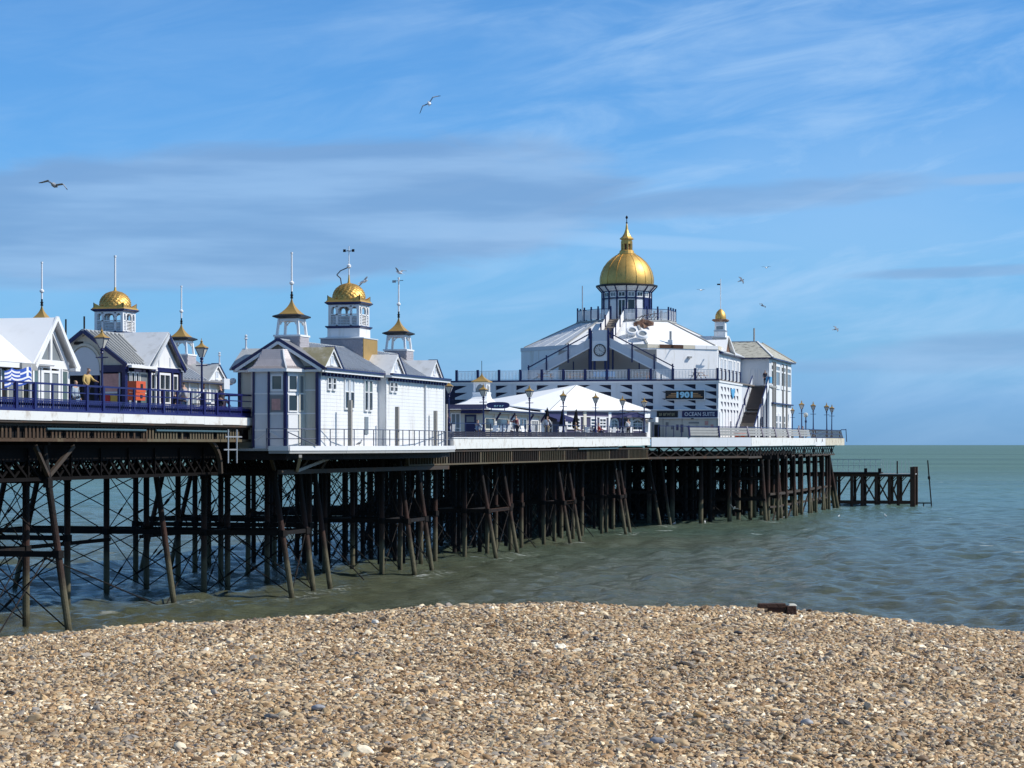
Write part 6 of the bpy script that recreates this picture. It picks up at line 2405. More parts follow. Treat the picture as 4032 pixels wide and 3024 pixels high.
blk('landing_cabinet', 14.0, 14.5, 256.0, 257.4, 15.3, 16.0, M['skyblue'], sw)
blk('landing', 12.6, 14.4, 256.4, 262.2, 14.85, 15.04, M['greypanel'], sw)

# ------------------------------------------------------------------ railings along the deck
r1 = thing('deck_railing', 'royal blue railing with solid foot boards along the landward half of the pier deck', 'railing', (6.9, 95, 9.75))
y = 67.0
k = 0
while y < 114.9:
    thick = k % 4 in (0, 1)
    blk('rail_post', 6.84 - (.07 if thick else .04), 6.84 + (.07 if thick else .04), y - (.10 if thick else .05), y + (.10 if thick else .05), 9.75, 10.98, M['blue'], r1)
    y2 = min(y + 1.72, 114.9)
    for z, h in ((10.96, .085), (10.62, .05), (10.28, .05)):
        bar('rail', (6.84, y, z), (6.84, y2, z), .06, h, M['blue'], r1)
    mb = MB()                          # cast iron foot panel: pierced between scalloped bars
    n = 7
    mb.box(6.82, 6.86, y + .05, y2 - .05, 9.80, 9.90)
    mb.box(6.82, 6.86, y + .05, y2 - .05, 10.18, 10.24)
    for i in range(n + 1):
        c = y + .1 + (y2 - y - .2) * i / n
        mb.box(6.83, 6.855, c - .075, c + .075, 9.90, 10.18)
        mb.box(6.83, 6.855, c - .10, c + .10, 9.99, 10.10)
    mb.build('foot_panel', M['blue'], r1)
    y = y2
    k += 1
bar('foot_rail', (6.9, 67, 9.78), (6.9, 115, 9.78), .12, .10, M['blue'], r1)
bar('rail', (6.84, 114.9, 10.96), (5.2, 115.2, 10.96), .06, .085, M['blue'], r1)

# cafe deck: dark bench backs with a thin rail over them
r2 = thing('cafe_railing', 'dark navy bench backs and thin rail along the edge of the cafe deck', 'railing', (7.7, 185, 9))
n = 20
for i in range(n):
    ya, yb = 150.5 + 68.3 * i / n, 150.5 + 68.3 * (i + 1) / n
    za, zb = zd(ya), zd(yb)
    for j, (z, h) in enumerate(((.06, .13), (.20, .13), (.34, .13))):
        bar('bench_board', (7.72, ya + .04, za + z), (7.72, yb - .04, zb + z), .06, h, M['planter'], r2)
    bar('rail_post', (7.72, ya, za), (7.72, ya, za + 1.02), .06, .06, M['navy'], r2)
    bar('top_rail', (7.72, ya, za + 1.0), (7.72, yb, zb + 1.0), .04, .035, M['navy'], r2)
    bar('bench_seat', (7.45, ya + .04, za + .40), (7.45, yb - .04, zb + .40), .45, .05, M['planter'], r2)
# end return where the deck meets the kiosk walkway
for z in (.2, .5, .8, 1.05):
    bar('end_rail', (7.6, 149.6, 8.8 + z), (4.0, 149.6, 8.8 + z), .05, .07, M['navy'], r2)
nb = thing('notice_board', 'white notice panel in a navy frame at the landward end of the cafe railing', 'notice board', (7.9, 147.5, 8.8))
blk('board', 7.78, 7.84, 146.6, 148.6, 9.0, 9.9, M['plastic'], nb)
for a in (146.5, 148.65):
    blk('post', 7.76, 7.88, a - .08, a + .08, 8.3, 10.05, M['navy'], nb)
for z in (8.9, 9.98):
    bar('frame_rail', (7.82, 146.5, z), (7.82, 148.65, z), .08, .09, M['navy'], nb)
for z in (8.45, 8.7):
    bar('frame_rail', (7.9, 146.2, z), (7.9, 149.8, z), .05, .06, M['navy'], nb)

# pier head: slanting posts with grey boards, then open slats
r3 = thing('head_railing', 'railing of slanting navy posts with long grey boards round the pier head', 'railing', (15.4, 250, 9.1))
segs = [((8.6, 220.2), (15.2, 234.6), 3), ((15.2, 235.2), (16.5, 276), 5)]
for (xa, ya), (xb, yb), n in segs:
    for i in range(n):
        f0, f1 = i / n, (i + 1) / n
        p = Vector((xa + (xb - xa) * f0, ya + (yb - ya) * f0, 0))
        q = Vector((xa + (xb - xa) * f1, ya + (yb - ya) * f1, 0))
        p.z, q.z = zd(p.y), zd(q.y)
        d = (q - p).normalized()
        out = Vector((d.y, -d.x, 0))
        if xa < 10 and i < 1:
            for k in range(4):
                c = p.lerp(q, k / 4)
                rod('rail_post', c, c + Vector((0, 0, 1.1)), .04, M['navy'], r3, 6)
            bar('top_rail', p + Vector((0, 0, 1.1)), q + Vector((0, 0, 1.1)), .05, .06, M['navy'], r3)
            continue
        bar('rail_post', p + out * .1, p - out * .25 + Vector((0, 0, 1.12)) + d * .3, .14, .26, M['navy'], r3)
        for z in (.28, .56, .84):
            v = Vector((0, 0, z)) + out * (.06 - z * .3) + d * z * .2
            bar('board', p + v + d * .1, q + v - d * .02, .05, .235, M['greypanel'], r3)
        v = Vector((0, 0, 1.05)) - out * .24
        bar('top_rail', p + v, q + v, .10, .09, M['navy'], r3)
r4 = thing('end_railing', 'open slatted dark railing round the seaward end of the pier head', 'railing', (17, 290, 9.2))
pa, pb = Vector((16.5, 276.2, zd(276))), Vector((17.3, 302.6, zd(302)))
n = 27
for i in range(n + 1):
    c = pa.lerp(pb, i / n)
    bar('slat', c + Vector((.12, 0, -.02)), c + Vector((-.2, .25, 1.0)), .06, .09, M['black'], r4)
for z, o in ((1.02, -.2), (.06, .1), (.5, -.04)):
    bar('rail', pa + Vector((o, 0, z)), pb + Vector((o, .2, z)), .09, .09, M['navy'], r4)
for i in range(24):
    x = 17.0 - i * 1.6
    bar('slat', (x, 302.6, 9.2), (x, 302.7, 10.2), .1, .06, M['navy'], r4)
bar('rail', (17.2, 302.7, 10.22), (-21, 302.7, 10.22), .09, .09, M['navy'], r4)
bar('davit', (17.2, 302.6, 10.3), (17.75, 303.2, 10.3), .09, .1, M['navy'], r4)
bar('davit', (17.75, 303.2, 10.4), (17.85, 303.2, 8.7), .09, .1, M['navy'], r4)
for i, yy in enumerate((277.5, 283.5, 289, 294, 298)):
    bar('edge_bracket', (17.0 + .02 * i, yy, 9.1), (17.15, yy - .8, 8.7), .06, .08, M['rust'], r4)

# theatre terrace railing
r5 = thing('terrace_railing', 'terrace railing of thick navy posts and white picket panels above the fin panelled wall', 'railing', (-2, 232, 15.06))
xs = [X1 - .1 - 2.33 * i for i in range(13)]
for i, x in enumerate(xs):
    blk('post', x - .12, x + .12, 231.96, 232.2, 15.07, 16.22, M['navy'], r5)
    if i + 1 < len(xs):
        x2 = xs[i + 1]
        bar('top_rail', (x, 232.08, 16.08), (x2, 232.08, 16.08), .05, .06, M['white'], r5)
        mb = MB()
        k = x2 + .2
        while k < x - .15:
            mb.box(k, k + .06, 232.07, 232.1, 15.15, 16.0)
            k += .155
        mb.box(x2 + .12, x - .12, 232.06, 232.1, 15.12, 15.18)
        mb.build('picket_panel', M['trim'], r5)
ys = [232 + 2.45 * i for i in range(1, 7)]
for i, yy in enumerate([232.08] + ys):
    if i:
        blk('post', X1 - .22, X1 + .02, yy - .14, yy + .14, 15.07, 16.25, M['navy'], r5)
    if i < len(ys):
        y2 = ys[i]
        bar('top_rail', (X1 - .1, yy, 16.1), (X1 - .1, y2, 16.1), .05, .06, M['white'], r5)
        mb = MB()
        k = yy + .25
        while k < y2 - .2:
            mb.box(X1 - .115, X1 - .085, k, k + .09, 15.15, 16.0)
            k += .155
        mb.build('picket_panel', M['trim'], r5)

# ------------------------------------------------------------------ lamp posts
def make_lamp():
    t = thing('lamp_post', '', 'lamp post', (0, 0, 0))
    mb = MB()
    mb.lathe([(.16, 0), (.16, .25), (.11, .32), (.13, .5), (.085, .62), (.075, .95), (.10, 1.0), (.065, 1.08), (.055, 1.9), (.048, 2.78)], n=12)
    mb.build('column', M['navy'], t, True)
    mb = MB()
    mb.lathe([(.048, 2.78), (.09, 2.82), (.06, 2.9), (.10, 2.98), (.045, 3.05)], n=12)
    mb.build('capital', M['navy'], t, True)
    mb = MB()
    mb.bar((-.30, 0, 2.62), (.30, 0, 2.62), .04, .05)
    mb.bar((0, -.30, 2.62), (0, .30, 2.62), .04, .05)
    mb.build('ladder_arm', M['navy'], t)
    mb = MB()
    square_ring(mb, 0, 0, .16, .46, 3.06, 3.50)
    lg = mb.build('lantern', M['lampglass'], t)
    mb = MB()
    for sx in (-1, 1):
        for sy in (-1, 1):
            mb.bar((sx * .08, sy * .08, 3.05), (sx * .235, sy * .235, 3.52), .03, .03)
    for a, b in (((-.24, -.24), (.24, -.24)), ((.24, -.24), (.24, .24)), ((.24, .24), (-.24, .24)), ((-.24, .24), (-.24, -.24))):
        mb.bar((*a, 3.51), (*b, 3.51), .04, .04)
    mb.build('lantern_cage', M['navy'], lg)
    mb = MB()
    square_ring(mb, 0, 0, .53, .51, 3.53, 3.57)
    flared_roof(mb, 0, 0, .49, 3.57, .26, 5, .08)
    mb.build('lantern_roof', M['goldpaint'], t)
    mb = MB()
    mb.lathe([(.05, 3.82), (.07, 3.87), (.02, 3.92), (.015, 4.02)], n=8)
    mb.build('finial', M['goldpaint'], t, True)
    return t


lamps = [
    (6.45, 97.0, 9.75, .99, 'navy lamp post with golden lantern roof standing in front of the arched shelter gable'),
    (6.45, 109.0, 9.75, 1.0, 'navy lamp post against open sky between the two kiosks on the upper deck'),
    (8.0 - .5, 150.6, 8.8, 1.0, 'lamp post half hidden beside the seaward corner of the white kiosk'),
    (7.5, 159.6, zd(160), .98, 'lamp post directly in front of the small cafe roof lantern'),
    (7.5, 173.2, zd(174), 1.03, 'lamp post just right of the oval navy cafe sign'),
    (7.5, 184.6, zd(184), .98, 'lamp post against the left slope of the white pavilion roof'),
    (7.5, 196.8, zd(196), .99, 'lamp post near the middle of the white pavilion roof'),
    (7.5, 208.6, zd(208), .97, 'lamp post rising over the right slope of the pavilion roof'),
    (7.5, 218.6, zd(218), .97, 'lamp post at the corner of the pavilion below the 1901 sign'),
    (15.1, 278.6, 9.13, 1.16, 'seaward end lamp post standing nearest the white annexe'),
    (15.3, 288.3, 9.15, 1.16, 'second lamp post from the annexe along the seaward end'),
    (15.9, 297.6, 9.17, 1.16, 'third lamp post from the annexe along the seaward end'),
    (16.0, 302.0, 9.18, 1.12, 'outermost lamp post at the very end of the pier head'),
    (15.3, 268.5, 9.12, .92, 'lamp post in front of the windows of the white annexe'),
]
lp = make_lamp()
for i, (x, y, z, s, lab) in enumerate(lamps):
    o = lp if i == 0 else copy_tree(lp)
    o.location = (x, y, z)
    o.scale = (s * 1.05, s * 1.05, s)
    o.rotation_euler = (R(random.uniform(-.6, .6)), R(random.uniform(-.6, .6)), R(random.uniform(-8, 8)))
    o['label'] = lab
    o['group'] = 'lamp posts along the pier deck'
gl = thing('globe_lamp', 'short dark post with white globe lamp by the corner of the annexe', 'lamp post', (16.2, 274.5, 9.1))
rod('post', (16.0, 275.5, 9.1), (16.0, 275.5, 11.7), .07, M['navy'], gl)
rod('bracket_collar', (16.0, 275.5, 11.0), (16.0, 275.5, 11.25), .13, M['navy'], gl)
mb = MB()
mb.lathe([(.05, 11.6), (.2, 11.7), (.28, 11.92), (.22, 12.12), (.06, 12.2)], (16.0, 275.5, 0), 14)
mb.build('globe', M['lampglass'], gl, True)

# ------------------------------------------------------------------ things on the upper deck
cb = thing('red_cabinet', 'orange red lifebelt style cabinet on posts behind the blue railing', 'cabinet', (6.0, 102, 9.75))
blk('cabinet', 5.7, 6.15, 101.5, 102.6, 10.85, 11.38, M['orange'], cb)
blk('cabinet_base', 5.7, 6.13, 101.5, 102.6, 10.45, 10.83, M['orange'], cb)
blk('hatch', 6.15, 6.17, 102.0, 102.25, 11.0, 11.25, M['dark'], cb)
blk('hatch', 6.13, 6.15, 102.0, 102.25, 10.56, 10.72, M['dark'], cb)
for a in (101.7, 102.4):
    blk('leg', 5.85, 5.97, a - .06, a + .06, 9.75, 10.45, M['navy'], cb)

# Greek flag on a short staff beside the restaurant
fg = thing('greek_flag', 'blue and white striped Greek flag flying beside the glazed restaurant', 'flag', (4.6, 93.4, 9.75))
rod('staff', (4.5, 93.75, 9.75), (4.5, 93.75, 11.9), .025, M['trim'], fg, 6)
FW_, FH_ = 2.9, .74


def flag_piece(a0, a1, z0, z1, m_, o=0.0):
    """rippling cloth between fractions of the flag; hoist at the staff, fly towards the shore"""
    mb = MB()
    n = 14
    vs = []
    for i in range(n + 1):
        a = a0 + (a1 - a0) * i / n
        rp = .16 * math.sin(a * 9.0) * (.3 + a)
        sag = -.13 * a * a + .07 * math.sin(a * 11)
        for side in (o, -o - .006):
            for z in (z0, z1):
                vs.append((4.52 + rp + side, 93.72 - a * FW_ * .95, 11.0 + z * FH_ + sag))
    for i in range(n):
        b = i * 4
        mb.add([vs[b], vs[b + 1], vs[b + 5], vs[b + 4]], [(0, 1, 2, 3)])
        mb.add([vs[b + 2], vs[b + 3], vs[b + 7], vs[b + 6]], [(3, 2, 1, 0)])
    return mb.build('flag_stripe', m_, fg, True)


fb = mat('flag_blue', (0.03, 0.09, 0.42), .8)
fw_ = mat('flag_white', (0.78, 0.78, 0.80), .8)
for i in range(9):
    canton = i >= 4
    flag_piece(.38 if canton else 0.0, 1.0, i / 9, (i + 1) / 9, fb if i % 2 == 0 else fw_)
for (a0, a1, z0, z1, m_) in ((0, .152, 4 / 9, 6 / 9, fb), (.228, .38, 4 / 9, 6 / 9, fb), (0, .152, 7 / 9, 1, fb), (.228, .38, 7 / 9, 1, fb),
                             (.152, .228, 4 / 9, 1, fw_), (0, .152, 6 / 9, 7 / 9, fw_), (.228, .38, 6 / 9, 7 / 9, fw_)):
    flag_piece(a0, a1, z0, z1, m_)

# ------------------------------------------------------------------ chairs, tables, parasols
def make_chair():
    t = thing('plastic_chair', 'white plastic chair by the dark bench backs on the cafe deck', 'chair', (0, 0, 0), 'white chairs on the cafe deck')
    mb = MB()
    mb.box(-.24, .24, -.23, .23, .42, .46)
    mb.build('seat', M['plastic'], t)
    mb = MB()
    mb.slab([(-.24, .20, .46), (.24, .20, .46), (.22, .32, .92), (-.22, .32, .92)], .035)
    mb.build('backrest', M['plastic'], t)
    for sx in (-1, 1):
        for sy in (-1, 1):
            bar('leg', (sx * .21, sy * .2, .43), (sx * .25, sy * .25, 0), .05, .05, M['plastic'], t)
        bar('armrest', (sx * .25, -.2, .66), (sx * .25, .24, .68), .05, .04, M['plastic'], t)
    return t


rc = random.Random(3)
ch = make_chair()
spots = []
for yy in (151.6, 153.4, 154.6, 158.2, 163.0, 165.5, 168.0, 170.0, 172.2, 176.5, 177.6, 188.4, 189.6, 197.0, 199.5, 201.2, 203.4, 205.2, 208.0, 210.4, 211.8, 213.5, 215.2, 217.0):
    spots.append((rc.uniform(5.9, 6.7), yy, rc.uniform(-2.6, 2.6)))
for i, (x, y, a) in enumerate(spots):
    o = ch if i == 0 else copy_tree(ch)
    o.location = (x, y, zd(y))
    o.rotation_euler = (0, 0, a)


def make_parasol():
    t = thing('parasol', '', 'parasol', (0, 0, 0), 'closed parasols in front of the pavilion')
    mb = MB()
    mb.lathe([(.28, 0), (.28, .08), (.06, .12)], n=12)
    mb.build('base', M['black'], t)
    rod('pole', (0, 0, .1), (0, 0, 2.5), .03, M['black'], t, 6)
    mb = MB()
    n = 16
    prof = [(.20, .75), (.30, .95), (.26, 1.3), (.16, 1.9), (.06, 2.42)]
    vs, k = [], 0
    for r_, z in prof:
        for i in range(n):
            a = 2 * math.pi * i / n
            rr_ = r_ * (1.0 if i % 2 else .62)
            vs.append((rr_ * math.cos(a), rr_ * math.sin(a), z))
    fs = [(j * n + i, j * n + (i + 1) % n, (j + 1) * n + (i + 1) % n, (j + 1) * n + i) for j in range(len(prof) - 1) for i in range(n)]
    fs += [tuple(range(n - 1, -1, -1)), tuple(range((len(prof) - 1) * n, len(prof) * n))]
    mb.add(vs, fs)
    mb.build('furled_canopy', M['umbrella'], t)
    return t


pr_ = make_parasol()
for i, (x, y, lab, s) in enumerate(((5.9, 185.4, 'closed black parasol beside the navy awning of the pavilion', 1.0), (5.8, 191.2, 'closed black parasol in front of the shoreward pavilion window', 1.0),
                                    (5.9, 195.6, 'closed black parasol left of the paired pavilion windows', 1.02))):
    o = pr_ if i == 0 else copy_tree(pr_)
    o.location = (x, y, zd(y))
    o.rotation_euler = (R(2), R(4 if i == 2 else 1), i * .7)
    o['label'] = lab


def make_table(m_):
    t = thing('picnic_table', '', 'picnic table', (0, 0, 0), 'tables on the theatre terrace')
    for k in range(4):
        blk('plank', -.85, .85, -.36 + k * .19, -.20 + k * .19, .72, .76, m_, t)
    for s in (-1, 1):
        blk('bench', -.85, .85, s * .62 - .13, s * .62 + .13, .42, .46, m_, t)
        for x in (-.6, .6):
            bar('leg', (x, s * .2, .72), (x, s * .7, 0), .07, .07, m_, t)
    return t


tb = make_table(M['oak'])
for i, (x, y, a, lab) in enumerate(((-6.2, 233.6, .1, 'orange brown picnic table behind the pickets near the left stair foot'), (-2.9, 233.7, 0.05, 'orange brown picnic table below the clock on the terrace'),
                                    (4.3, 233.6, -.1, 'orange brown picnic table behind the pickets near the right stair foot'), (10.2, 233.9, 1.3, 'picnic table in the sunlit corner of the terrace'))):
    o = tb if i == 0 else copy_tree(tb)
    o.location = (x, y, 15.06)
    o.rotation_euler = (0, 0, a)
    o['label'] = lab
bn = thing('blue_bench', 'pale blue slatted bench behind the terrace pickets under the clock', 'bench', (0.2, 233.4, 15.06))
for k in range(7):
    blk('slat', -.9 + k * .34, -.62 + k * .34, 233.55, 233.6, 15.45, 16.0, M['skyblue'], bn)
blk('seat', -.95, 1.45, 233.05, 233.5, 15.42, 15.48, M['skyblue'], bn)
for x in (-.85, 1.35):
    blk('leg', x - .05, x + .05, 233.1, 233.5, 15.06, 15.42, M['navy'], bn)
dm = thing('orange_bench', 'long low orange bench at the foot of the theatre side wall', 'bench', (14, 238, 9.08))
blk('seat', 13.6, 14.1, 235.6, 241.0, 9.5, 9.6, M['orange'], dm)
for yy in (236.2, 240.2):
    blk('leg', 13.65, 14.05, yy - .06, yy + .06, 9.08, 9.5, M['orange'], dm)
tk = thing('folding_table', 'dark folding table with papers beside the people on the upper deck', 'table', (5.3, 112.2, 9.75))
blk('top', 4.9, 5.7, 111.2, 113.2, 10.42, 10.47, M['navy'], tk)
for x in (5.0, 5.6):
    for yy in (111.3, 113.1):
        bar('leg', (x, yy, 10.42), (x, yy, 9.75), .05, .05, M['navy'], tk)
pp = blk('paper', 5.2, 5.6, 112.3, 112.75, 10.475, 10.56, M['plastic'], None)
tag(pp, 'white box on the dark folding table', 'box')

# ------------------------------------------------------------------ people
def skin_mesh(name, joints, edges, m_, par, root=0):
    me = bpy.data.meshes.new(name)
    me.from_pydata([j[:3] for j in joints], edges, [])
    me.materials.append(m_)
    o = bpy.data.objects.new(name, me)
    COL.objects.link(o)
    o.parent = par
    md = o.modifiers.new('skin', 'SKIN')
    md.use_smooth_shade = True
    sv = me.skin_vertices[0].data
    for i, j in enumerate(joints):
        r_ = j[3]
        sv[i].radius = r_ if isinstance(r_, tuple) else (r_, r_)
        sv[i].use_root = (i == root)
    sb = o.modifiers.new('smooth', 'SUBSURF')
    sb.levels = sb.render_levels = 1
    return o


def person(label, loc, facing, top, trousers, hair, pose='stand', arms=((.0, .05), (.0, .05)), lean=0.0, long_hair=False, group=None, lookdown=0.0):
    """figure built facing local +X; pose stand / sit; arms = (swing forward, out) per side"""
    t = thing('person', label, 'person', loc, group)
    t.rotation_euler = (0, 0, facing)
    hz = .93 if pose == 'stand' else .47
    L = lambda x, y, z: (x + (z - hz) * math.sin(lean), y, hz + (z - hz) * math.cos(lean))
    off_ = hz - .93
    J, E = [], []

    def j(p, r_, frm=None):
        J.append((*p, r_))
        if frm is not None:
            E.append((frm, len(J) - 1))
        return len(J) - 1
    pel = j(L(0, 0, hz), (.125, .15))
    wst = j(L(0, 0, hz + .18), (.105, .135), pel)
    chs = j(L(.01, 0, hz + .40), (.115, .16), wst)
    nck = j(L(.0, 0, hz + .57), .055, chs)
    hd0 = j(L(.03 + lookdown * .4, 0, hz + .66), (.08, .07), nck)
    hd1 = j(L(.03 + lookdown, 0, hz + .75), (.095, .078), hd0)
    hd2 = j(L(.02 + lookdown, 0, hz + .83), (.06, .055), hd1)
    j(L(.125 + lookdown, 0, hz + .715), .014, hd1)            # nose
    T = [(*J[i][:3], tuple(r * 1.16 for r in J[i][3])) for i in (pel, wst, chs)]
    TE = [(0, 1), (1, 2)]
    for s, (sw, ou) in zip((-1, 1), arms):
        sh = j(L(0, s * .17, hz + .50), .062, chs)
        ex, ez = .28 * math.sin(sw), .28 * math.cos(sw)
        el_ = j(L(ex, s * (.19 + ou), hz + .50 - ez), .042, sh)
        fx, fz = .25 * math.sin(min(sw + .55, 1.7)), .25 * math.cos(min(sw + .55, 1.7))
        wr = j(L(ex + fx, s * (.18 + ou * .8), hz + .50 - ez - fz), .028, el_)
        dx, dz = math.sin(sw + .6), -math.cos(sw + .6)
        b = L(ex + fx, s * (.18 + ou * .8), hz + .50 - ez - fz)
        pm = j((b[0] + dx * .06, b[1], b[2] + dz * .06), (.034, .018), wr)
        for k, ln in ((-1.5, .075), (-.5, .088), (.5, .083), (1.5, .065)):
            f1 = j((b[0] + dx * .10, b[1] + k * .016, b[2] + dz * .10), .009, pm)
            j((b[0] + dx * (.10 + ln * .6), b[1] + k * .017 - s * .012, b[2] + dz * (.10 + ln * .6)), .008, f1)
        j((b[0] + dx * .05 + .03, b[1] - s * .03, b[2] + dz * .05), .010, wr)      # thumb
        k0 = len(T)
        T += [(*J[sh][:3], .078), (*J[el_][:3], .058), (*J[wr][:3], .042)]
        TE += [(2, k0), (k0, k0 + 1), (k0 + 1, k0 + 2)]
    Q = [(*J[pel][:3], (.145, .17))]
    QE = []
    for s in (-1, 1):
        if pose == 'stand':
            pts = [((.0, s * .09, .86), .09), ((.02, s * .10, .49), .062), ((-.02, s * .11, .09), .042)]
        else:
            pts = [((.10, s * .10, hz), .09), ((.44, s * .11, hz + .02), .065), ((.46, s * .11, .09), .042)]
        prev = pel
        k0 = len(Q)
        for q, (p, r_) in enumerate(pts):
            prev = j(p, r_, prev)
            Q.append((*p, r_ * 1.2))
            QE.append((0 if q == 0 else k0 + q - 1, k0 + q))
        an = pts[-1][0]
        j((an[0] + .16, an[1], .035), (.035, .045), prev)
    skin_mesh('body', J, E, M['skin'], t, pel)
    skin_mesh('top', T, TE, top, t)
    skin_mesh('trousers', Q, QE, trousers, t)
    h = [(*J[hd1][:3], (.104, .09)), (*J[hd2][:3], (.085, .078))]
    h[0] = (h[0][0] - .03, h[0][1], h[0][2] + .02, h[0][3])
    h[1] = (h[1][0] - .02, h[1][1], h[1][2] + .015, h[1][3])
    HE = [(0, 1)]
    if long_hair:
        h.append((h[0][0] - .06, 0, h[0][2] - .20, (.06, .09)))
        HE.append((0, 2))
    skin_mesh('hair', h, HE, hair, t)
    return t


c_yel, c_navy, c_white = cloth('mustard_jacket', (.52, .36, .13)), cloth('dark_navy_cloth', (.015, .017, .035)), cloth('white_cloth', (.72, .72, .74))
c_grey, c_brown, c_khaki = cloth('grey_cloth', (.36, .36, .40)), cloth('brown_cloth', (.16, .07, .045)), cloth('khaki_cloth', (.36, .29, .19))
c_maroon, c_jeans, c_pink = cloth('maroon_cloth', (.13, .03, .045)), cloth('blue_jeans', (.16, .22, .32)), cloth('pink_cloth', (.6, .33, .38))
h_br, h_dk, h_bl = cloth('brown_hair', (.10, .05, .028)), cloth('dark_hair', (.02, .016, .014)), cloth('fair_hair', (.34, .24, .13))
D = 9.75
person('person in a mustard jacket leaning on the blue railing left of the first lamp post', (6.35, 95.5, D + .28), R(-20), c_yel, c_navy, h_br, 'stand', ((.35, .10), (.75, .04)), .14, False, None, .05)
person('child in a pale blue top standing low behind the railing beside the mustard jacket', (6.2, 94.7, D - .3), R(-10), cloth('pale_blue_cloth', (.34, .42, .5)), c_jeans, h_bl, 'stand')
person('seated person in dark clothes and sunglasses left of the group by the far lamp post', (5.9, 106.8, D), R(10), c_navy, c_navy, h_br, 'sit', ((.9, .05), (.9, .05)))
person('person in a grey top standing with back turned by the upper deck lamp post', (5.5, 109.0, D), R(160), c_grey, c_jeans, h_br, 'stand', ((.5, .05), (.2, .1)), .1)
person('person in a white top standing between the lamp post and the navy shirt', (5.0, 112.6, D), R(190), c_white, c_khaki, h_br, 'stand', ((.3, .05), (.5, .05)), 0, True)
person('person in a navy printed shirt at the end of the upper deck railing', (5.7, 113.4, D), R(185), c_navy, c_navy, h_dk, 'stand', ((.1, .1), (.1, .1)))
person('seated person in pink at the far end of the upper deck railing', (5.2, 115.0, D), R(90), c_pink, c_maroon, h_bl, 'sit', ((.7, .05), (.7, .05)))
gC = 'people on the cafe deck'
person('person in a brown jacket standing at the shoreward end of the cafe', (6.5, 153.8, zd(154)), R(150), c_brown, c_navy, h_dk, 'stand', ((.3, .1), (.3, .1)), .05, False, gC)
person('person in dark blue sitting beside the notice board at the cafe end', (6.3, 150.3, zd(150)), R(60), c_navy, c_navy, h_dk, 'sit', ((.6, .05), (.6, .05)), 0, False, gC)
person('person in a maroon top sitting under the lamp right of the oval sign', (6.6, 172.8, zd(172)), R(170), c_maroon, c_navy, h_br, 'stand', ((.8, .06), (.9, .06)), .15, False, gC)
person('person in dark grey sitting left of the maroon top on the cafe deck', (6.4, 170.6, zd(170)), R(60), c_grey, c_navy, h_dk, 'sit', ((.6, .05), (.6, .05)), 0, False, gC)
person('person in a white shirt and khaki trousers walking past the navy awning', (6.6, 182.6, zd(182)), R(80), c_white, c_khaki, h_dk, 'stand', ((.5, .08), (-.2, .08)), 0, False, gC)
person('person in pale patterned clothes sitting left of the third closed parasol', (6.3, 194.2, zd(194)), R(0), c_khaki, c_grey, h_bl, 'sit', ((.6, .05), (.6, .05)), 0, False, gC)
person('dark haired person in black sitting in front of the arched pavilion windows', (6.6, 200.9, zd(201)), R(200), c_navy, c_navy, h_dk, 'sit', ((.3, .05), (.3, .05)), 0, True, gC)
person('person in a pale blue shirt seated under the cafe lantern lamp', (6.5, 161.5, zd(161)), R(70), cloth('faded_blue_cloth', (.30, .38, .5)), c_navy, h_br, 'sit', ((.7, .05), (.7, .05)), 0, False, gC)
person('person in a red top seated between the middle pavilion lamp posts', (6.4, 203.0, zd(203)), R(20), cloth('red_cloth', (.42, .05, .05)), c_navy, h_dk, 'sit', ((.7, .05), (.5, .05)), 0, False, gC)
person('person in white standing at the sunny corner of the pavilion end', (6.8, 214.4, zd(214)), R(120), c_white, c_navy, h_br, 'stand', ((.3, .05), (.2, .05)), 0, False, gC)
person('person in black standing at the top of the brown outside stair', (13.4, 259.5, 15.06), R(-70), c_navy, c_navy, h_dk)
person('person in dark purple sitting behind the head railing beside the annexe', (15.6, 272.0, 9.3), R(30), c_maroon, c_navy, h_dk, 'sit', ((.4, .05), (.4, .05)))
person('person in navy sitting behind the slatted railing near the globe lamp', (15.8, 274.2, 9.25), R(30), c_navy, c_navy, h_dk, 'sit', ((.4, .05), (.4, .05)))

